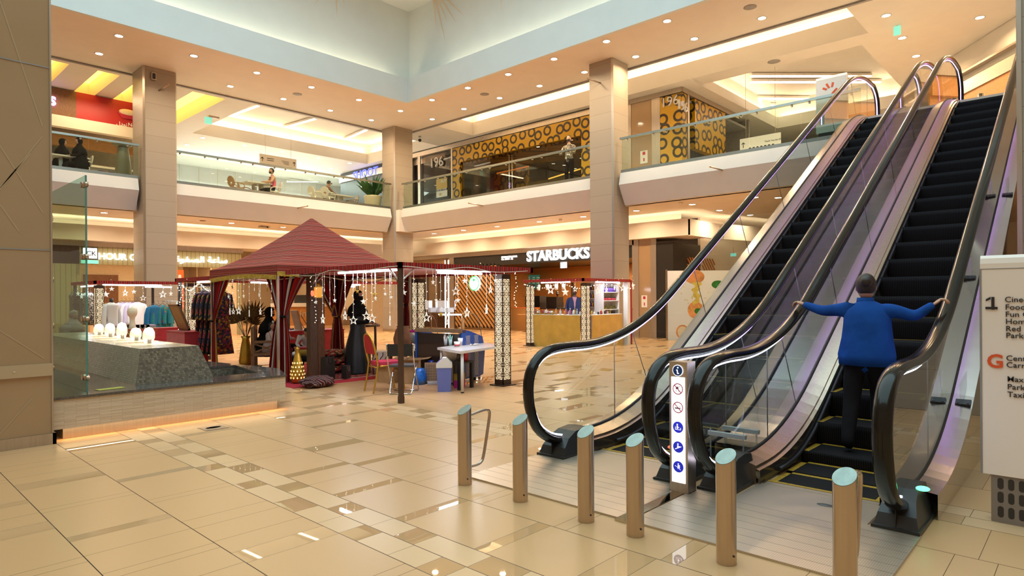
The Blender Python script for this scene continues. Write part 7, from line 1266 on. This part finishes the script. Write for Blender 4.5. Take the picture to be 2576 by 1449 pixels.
def person(label, loc, rz, J, mats, s=1., look=0., pitch=0., hair='hair_black', hairk='short', robe=None, veil=None, group=None, mask=None, curl=.7, extra=None):
    t = thing('person', label, 'person', loc, rz, group); D = {k: V(v)*s for k, v in J.items()}
    if 'hdb' not in D: D['hdb'] = D['nek']+V((.01,0,.09))*s
    names = list(dict.fromkeys(['pel']+[n for b in BON for n in b[:2]])); idx = {n: i for i, n in enumerate(names)}; rad = {}
    for a, b, ra, rb, k in BON: rad.setdefault(a, ra); rad[b] = rb if b not in rad or b in ('nek','hdb') else rad[b]
    me = bpy.data.meshes.new('sk'); me.from_pydata([D[n] for n in names], [(idx[a], idx[b]) for a, b, *_ in BON], []); o = bpy.data.objects.new('sk', me); C.objects.link(o); o.modifiers.new('s', 'SKIN'); sv = me.skin_vertices[0].data
    for n in names: r = rad[n]*s; sv[idx[n]].radius = (r*(.80 if n in ('pel','spi','che') else 1), r); sv[idx[n]].use_root = n == 'pel'
    ss = o.modifiers.new('u', 'SUBSURF'); ss.levels = ss.render_levels = 2; bpy.context.view_layer.update(); ev = bpy.data.meshes.new_from_object(o.evaluated_get(bpy.context.evaluated_depsgraph_get())); bpy.data.objects.remove(o)
    MK = ['torso', 'arms', 'legs', 'skin', 'shoe']; mm = [MATS[mats.get(k, mats['torso'])] for k in MK]+[MATS['black'], MATS['white'], MATS[mats.get('lip', 'lip')]]; B = MB(); B.add([v.co for v in ev.vertices], [tuple(p.vertices) for p in ev.polygons], 0, True)
    for i, p in enumerate(ev.polygons):
        c = p.center; best = None
        for a, b, ra, rb, k in BON:
            A, Q = D[a], D[b]; d = Q-A; u = max(0, min(1, (c-A).dot(d)/max(1e-6, d.length_squared))); q = (c-A-d*u).length/((ra+(rb-ra)*u)*s)
            if best is None or q < best[0]: best = (q, k)
        B.m[i] = MK.index(best[1])
    hd = D['hdb']+V((.015,0,.085))*s; Hm = Matrix.Rotation(look, 4, 'Z') @ Matrix.Rotation(pitch, 4, 'Y')
    def hf(p): k = 1-.16*max(0, -p.z)**1.5*(1 if p.x > -.2 else .6); return (p.x*k*(1.0 if p.x > 0 else 1.06), p.y*k, p.z)
    B.ell(hd, (.092*s,.074*s,.115*s), 3, 20, 16, Hm, hf)
    P = lambda x, y, z: hd+(Hm.to_3x3() @ V((x,y,z)))*s
    B.ell(P(.093,0,-.018), (.016*s,.013*s,.022*s), 3, 8, 6, Hm)
    for y in (-.030,.030): B.ell(P(.076,y,.008), (.012*s,.015*s,.009*s), 6, 8, 6, Hm); B.ell(P(.084,y,.008), (.006*s,.007*s,.007*s), 5, 8, 6, Hm); B.ell(P(.078,y,.030), (.010*s,.020*s,.004*s), 5, 8, 5, Hm)
    for y in (-.075,.075): B.ell(P(-.005,y,-.005), (.018*s,.009*s,.028*s), 3, 8, 6, Hm)
    B.ell(P(.080,0,-.058), (.010*s,.022*s,.008*s), 7, 8, 5, Hm)
    for q in 'LR':
        f = (D['wr'+q]-D['el'+q]).normalized(); sd = V((0,0,1)).cross(f)*(-1 if q == 'L' else 1); sd = sd if sd.length > .2 else V((1,0,0)); hand(B, D['wr'+q]-f*.022*s, f, V((0,0,1)) if abs(f.z) < .8 else V((0,1 if q == 'L' else -1,0)), sd, 3, curl, s)
    B.build('body', mm, t)
    if hairk:
        m = MB(); m.ell(P(-.012,0,.022), (.098*s,.083*s,.108*s), 0, 20, 14, Hm, lambda p: V(p)*(1.0 if p.x < .25 or p.z > .62 else .80)); 
        if hairk == 'bun': m.ell(P(-.115,0,.055), (.045*s,.048*s,.048*s), 0, 12, 8, Hm)
        if hairk == 'long': m.ell(P(-.05,0,-.09), (.06*s,.085*s,.13*s), 0, 12, 10, Hm)
        if hairk == 'cap': m.ell(P(.09,0,.055), (.07*s,.065*s,.012*s), 0, 12, 6, Hm)
        m.build('hair' if hairk != 'cap' else 'cap', hair, t)
    if mask: m = MB(); m.ell(P(.055,0,-.045), (.050*s,.064*s,.048*s), 0, 12, 8, Hm); m.build('face_mask', mask, t)
    if veil:
        m = MB(); m.ell(P(-.012,0,.012), (.108*s,.094*s,.122*s), 0, 20, 14, Hm, lambda p: V(p)*(1 if p.x < .45 or p.z > .55 or p.z < veil[1] else .82)); c = D['nek']; m.lathe([(.265*s,-.25*s), (.25*s,-.14*s), (.215*s,-.06*s), (.13*s,.02*s), (.085*s,.09*s), (.07*s,.14*s)], c=tuple(c), n=30, sx=.78, wav=lambda a, z: .035*sin(7*a)); m.build('head_veil', veil[0], t)
    if robe:
        c = D['che']; rm, z0, r0, r1 = robe; m = MB(); top = D['nek'].z-.02*s; n = 30; m.lathe([(r1*s,z0), (r1*.97*s,z0+.04), (r1*.80*s+.2*r0*s,z0+(top-z0)*.35), (r0*.92*s,z0+(top-z0)*.65), (r0*s,z0+(top-z0)*.85), (r0*.8*s,top-.03*s), (.07*s,top)], c=(c.x*.7,c.y,0), n=n, sx=.74, wav=lambda a, z: .075*sin(9*a+z*2)*(1-max(0, min(1, (z-z0)/(top-z0))))); m.build('robe', rm, t)
    if extra: extra(t, D)
    return t
M('lip', (.35,.12,.09), .5)
def stand(h=1.0, **k):
    J = dict(pel=(0,0,.93), spi=(.01,0,1.10), che=(0,0,1.30), nek=(0,0,1.47), shL=(0,.19,1.40), shR=(0,-.19,1.40), elL=(-.02,.25,1.12), elR=(-.02,-.25,1.12), wrL=(.08,.25,.88), wrR=(.08,-.25,.88), hiL=(0,.09,.88), hiR=(0,-.09,.88), knL=(.02,.10,.49), knR=(.02,-.10,.49), anL=(-.02,.10,.08), anR=(-.02,-.10,.08), toL=(.12,.11,.035), toR=(.12,-.11,.035)); J.update(k); return J
def seat(**k):
    J = dict(pel=(0,0,.56), spi=(.0,0,.74), che=(.03,0,.93), nek=(.05,0,1.10), shL=(.04,.18,1.03), shR=(.04,-.18,1.03), elL=(.12,.24,.80), elR=(.12,-.24,.80), wrL=(.34,.14,.78), wrR=(.34,-.14,.78), hiL=(.06,.10,.53), hiR=(.06,-.10,.53), knL=(.44,.11,.53), knR=(.44,-.11,.53), anL=(.42,.11,.08), anR=(.42,-.11,.08), toL=(.56,.12,.035), toR=(.56,-.12,.035)); J.update(k); return J
# the person riding up the near escalator, seen from behind
def blue_extra(t, D):
    m = MB(); c = D['spi']; m.lathe([(.225,-.22), (.232,-.13), (.205,.02), (.192,.14), (.188,.22), (.165,.275), (.11,.325), (.06,.35)], c=(c.x-.01,c.y,c.z), n=26, sx=.70, wav=lambda a, z: .03*sin(5*a+6*z)*(1 if z < 0 else .4)); m.build('jacket', 'blue_cloth', t)
    m = MB(); q = D['nek']; m.lathe([(.075,-.02), (.066,.05), (.060,.05)], c=tuple(q), n=18); m.build('collar', 'blue_cloth', t)
J = stand(pel=(0,0,.82), spi=(.0,0,.98), che=(.01,0,1.16), nek=(.02,.02,1.31), hdb=(.03,.02,1.365), shL=(.0,.185,1.255), shR=(.0,-.175,1.255), elL=(.04,.385,1.235), elR=(.04,-.36,1.195), wrL=(.09,.575,1.30), wrR=(.09,-.49,1.305), hiL=(0,.105,.76), hiR=(.0,-.075,.76), knL=(-.03,.125,.42), knR=(.12,-.06,.52), anL=(-.19,.12,.085), anR=(.07,-.05,.275), toL=(-.07,.13,.03), toR=(.20,-.05,.225))
person('person in a blue fleece and black trousers riding up the near escalator, arms spread', (6.27,1.50,.115), 0, J, dict(torso='blue_cloth', arms='blue_cloth', legs='pants', skin='skin', shoe='black'), 1., .25, -.05, 'hair', 'bun', curl=1.0, extra=blue_extra)
# visitors around the tent
BLK_ = dict(torso='black_cloth', arms='black_cloth', legs='black_cloth', skin='skin', shoe='black')
person('person in a long black abaya and veil standing in the tent', (7.12,10.78,.012), RD(-60), stand(elL=(.06,.24,1.10), elR=(.06,-.24,1.10), wrL=(.30,.20,1.06), wrR=(.32,-.10,1.08)), BLK_, .93, 0, 0, None, None, ('abaya_sheen', .0, .215, .36), ('black_cloth', -.05), mask='black_cloth')
bx = V((5.95,12.2,.0)); bd = RD(62)-PI2
def onb(along, fwd=.0, z=.0): return (bx.x+cos(RD(62))*along+cos(bd)*fwd, bx.y+sin(RD(62))*along+sin(bd)*fwd, z)
person('person in a black abaya and face veil sitting on the wooden bench', onb(.10,-.02,.0), bd+.3, seat(wrL=(.25,.05,.74), wrR=(.28,-.10,.78)), BLK_, .95, -.5, .2, None, None, ('black_cloth', .35, .22, .32), ('black_cloth', -.05))
person('small girl in a pale pink dress with a hair bow sitting on the bench', onb(-.30,.05,.20), bd+.1, seat(wrR=(.22,-.05,1.0), wrL=(.25,.08,.80)), dict(torso='pink_pale', arms='pink_pale', legs='pink_pale', skin='skin', shoe='white'), .60, -.6, 0, 'hair_black', 'long', ('pink_pale', .24, .20, .34), extra=lambda t, D: (lambda m: (m.ell(D['hdb']+V((.03,.05,.13)), (.02,.045,.03), n=8, m=6), m.ell(D['hdb']+V((.03,-.03,.13)), (.02,.045,.03), n=8, m=6), m.build('hair_bow', 'white', t)))(MB())) if M('pink_pale', (.62,.42,.36), .8) else None
person('young child with dark hair in the lap of the veiled person', onb(.30,.30,.22), bd-.4, seat(), dict(torso='cloth_white', arms='cloth_white', legs='pants', skin='skin', shoe='white'), .58, -.3, 0, 'hair_black', 'short')
person('child in a white t-shirt bending over the gold basket', (6.30,11.35,.012), RD(-115), stand(spi=(.10,0,1.06), che=(.26,0,1.19), nek=(.40,0,1.26), hdb=(.47,0,1.29), shL=(.28,.18,1.22), shR=(.28,-.18,1.22), elL=(.36,.28,1.0), elR=(.36,-.28,1.0), wrL=(.50,.16,.86), wrR=(.50,-.14,.84)), dict(torso='cloth_white', arms='cloth_white', legs='pants', skin='skin', shoe='black'), .62, 0, .9, 'hair_black', 'short')
def suit_x(t, D):
    c = D['che']; m = MB(); m.add([(c.x+.10,-.07,c.z+.17), (c.x+.10,.07,c.z+.17), (c.x+.158,.0,c.z-.22), (c.x+.15,0,c.z+.05)], [(0,1,3), (1,2,3), (2,0,3)]); m.build('shirt_front', M('shirt_pink', (.60,.36,.44), .7), t); m = MB(); h = D['hdb']; m.ell(h+V((.055,0,.015)), (.05,.06,.05), n=12, m=8); m.build('beard', 'hair_black', t)
    m = MB(); m.lathe([(.205,-.42), (.20,-.2), (.19,0), (.16,.13)], c=tuple(c), n=22, sx=.72); m.build('jacket', 'suit_navy', t)
M('suit_navy', (.018,.035,.13), .7, var=.1)
person('bearded man in a navy suit and pink shirt behind the gold counter', (15.55,11.78,0), RD(218), stand(wrL=(.12,.20,1.0), wrR=(.12,-.20,1.0)), dict(torso='suit_navy', arms='suit_navy', legs='suit_navy', skin='skin_dark', shoe='black'), 1.02, 0, 0, 'hair_black', 'short', extra=suit_x)
p = PX(1403,770,23.4); person('barista in a black cap behind the coffee counter', (23.4,p.y,0), RD(215), stand(), dict(torso='black', arms='black', legs='black', skin='skin_dark', shoe='black'), 1.0, 0, .3, 'black', 'cap')
p = PZ(768,816); person('shop assistant behind the orange reception counter', (p.x+.6,p.y+.8,0), RD(225), stand(), dict(torso='black', arms='black', legs='black', skin='skin', shoe='black'), 1.05, 0, 0, 'hair_black', 'long')
p = PY(180,850,15.0); person('person wrapped in a beige shawl sitting low behind the fountain screen', (p.x,15.0,.15), RD(-60), seat(), dict(torso='shawl', arms='shawl', legs='shawl', skin='skin', shoe='black'), .82, 0, .3, 'hair_black', 'short', ('shawl', .30, .30, .42), ('shawl', -.9)) if M('shawl', (.36,.25,.19), .85, var=.1) else None
# visitors on the upper floor
xm = up_at(688,24.6); person('man in a pink polo shirt and dark mask sitting at the cafe table', (xm,24.6,ZF-.05), pi*.95, seat(wrL=(.40,.14,.82), wrR=(.38,-.16,.82), elL=(.16,.25,.82), elR=(.16,-.25,.82)), dict(torso='polo_pink', arms='skin', legs='pants', skin='skin', shoe='black'), 1.05, 0, .15, 'hair_black', 'short', mask='black') if M('polo_pink', (.62,.10,.16), .8) else None
xm = up_at(814,25.1); person('man in a brown shirt and dark cap leaning over the cafe table', (xm,25.1,ZF-.05), .1, seat(che=(.12,0,.92), nek=(.20,0,1.06), hdb=(.25,0,1.13), shL=(.12,.18,1.02), shR=(.12,-.18,1.02), wrL=(.50,.12,.80), wrR=(.50,-.12,.80), elL=(.28,.25,.82), elR=(.28,-.25,.82)), dict(torso='shirt_brown', arms='shirt_brown', legs='pants', skin='skin', shoe='black'), 1.05, 0, .4, 'black', 'cap') if M('shirt_brown', (.20,.11,.07), .8) else None
p = PX(1432,400,18.0); person('person in a leopard print top and mask leaning on the upper railing', (18.0,p.y,ZF), RD(190), stand(wrL=(.34,.22,1.16), wrR=(.34,-.22,1.16), elL=(.12,.26,1.12), elR=(.12,-.26,1.12)), dict(torso='print_leopard', arms='print_leopard', legs='pants', skin='skin', shoe='black'), 1.06, .2, 0, 'hair_black', 'long', mask='black')
for px, y, rz, lab in ((205,24.4,pi,'person in a black abaya sitting on the white chair at the left railing'), (152,24.9,0,'person in a black abaya sitting at the far left of the upper railing')):
    person(lab, (up_at(px,y),y,ZF-.03), rz, seat(), BLK_, 1.03, 0, .1, None, None, ('black_cloth', .42, .22, .33), ('black_cloth', -2))
t = cafe_table('cafe table of the two women at the left railing', up_at(165,24.6), 24.65)
# ---------------------------------------------------------------- tell look-alikes apart by their order along the picture
ONES = ['', 'first', 'second', 'third', 'fourth', 'fifth', 'sixth', 'seventh', 'eighth', 'ninth', 'tenth', 'eleventh', 'twelfth', 'thirteenth', 'fourteenth', 'fifteenth', 'sixteenth', 'seventeenth', 'eighteenth', 'nineteenth']
def nth(i): return ONES[i] if i < 20 else {2: 'twentieth', 3: 'thirtieth', 4: 'fortieth'}[i//10] if i % 10 == 0 else {2: 'twenty', 3: 'thirty', 4: 'forty'}[i//10]+'-'+ONES[i % 10]
bpy.context.view_layer.update(); same = {}
for o in list(C.objects):
    if o.parent is None and 'label' in o: same.setdefault(o['label'], []).append(o)
def sx_(o): v = o.matrix_world.translation-EYEP; return v.dot(cR)/max(.1, v.dot(cF))
for l, os_ in same.items():
    if len(os_) > 1:
        os_.sort(key=sx_)
        for i, o in enumerate(os_): o['label'] = l+', '+nth(i+1)+' from the left'
# ---------------------------------------------------------------- daylight, world, camera
area('skylight_daylight', (3.2,6,13.4), 15, 350, (.60,.92,1.), (0,0,0), sy=21)
w = bpy.data.worlds.new('world'); bpy.context.scene.world = w; w.use_nodes = True; bg = w.node_tree.nodes['Background']; bg.inputs[0].default_value = (1., .70, .43, 1); bg.inputs[1].default_value = .36  # warm even world added as fill for the open side behind the camera
cd = bpy.data.cameras.new('camera'); cam = bpy.data.objects.new('camera', cd); C.objects.link(cam); bpy.context.scene.camera = cam
cd.sensor_width = 36; cd.sensor_fit = 'HORIZONTAL'; cd.lens = FPX*36/2576; cd.shift_y = (CYP-724.5)/2576; cd.clip_end = 200
Rm = Matrix((cR, cU, -cF)).transposed(); cam.matrix_world = Matrix.Translation(EYEP) @ Rm.to_4x4()
sc = bpy.context.scene; sc.view_settings.view_transform = 'Standard'; sc.view_settings.look = 'None'; sc.view_settings.gamma = 1; sc.view_settings.exposure = 0.15; sc.view_settings.use_curve_mapping = False
cy = sc.cycles; cy.use_denoising = True; cy.max_bounces = 7; cy.diffuse_bounces = 3; cy.glossy_bounces = 4; cy.transmission_bounces = 3; cy.transparent_max_bounces = 16; cy.caustics_reflective = False; cy.caustics_refractive = False; cy.sample_clamp_indirect = 4.; cy.sample_clamp_direct = 0; cy.blur_glossy = 1.; cy.adaptive_threshold = .02
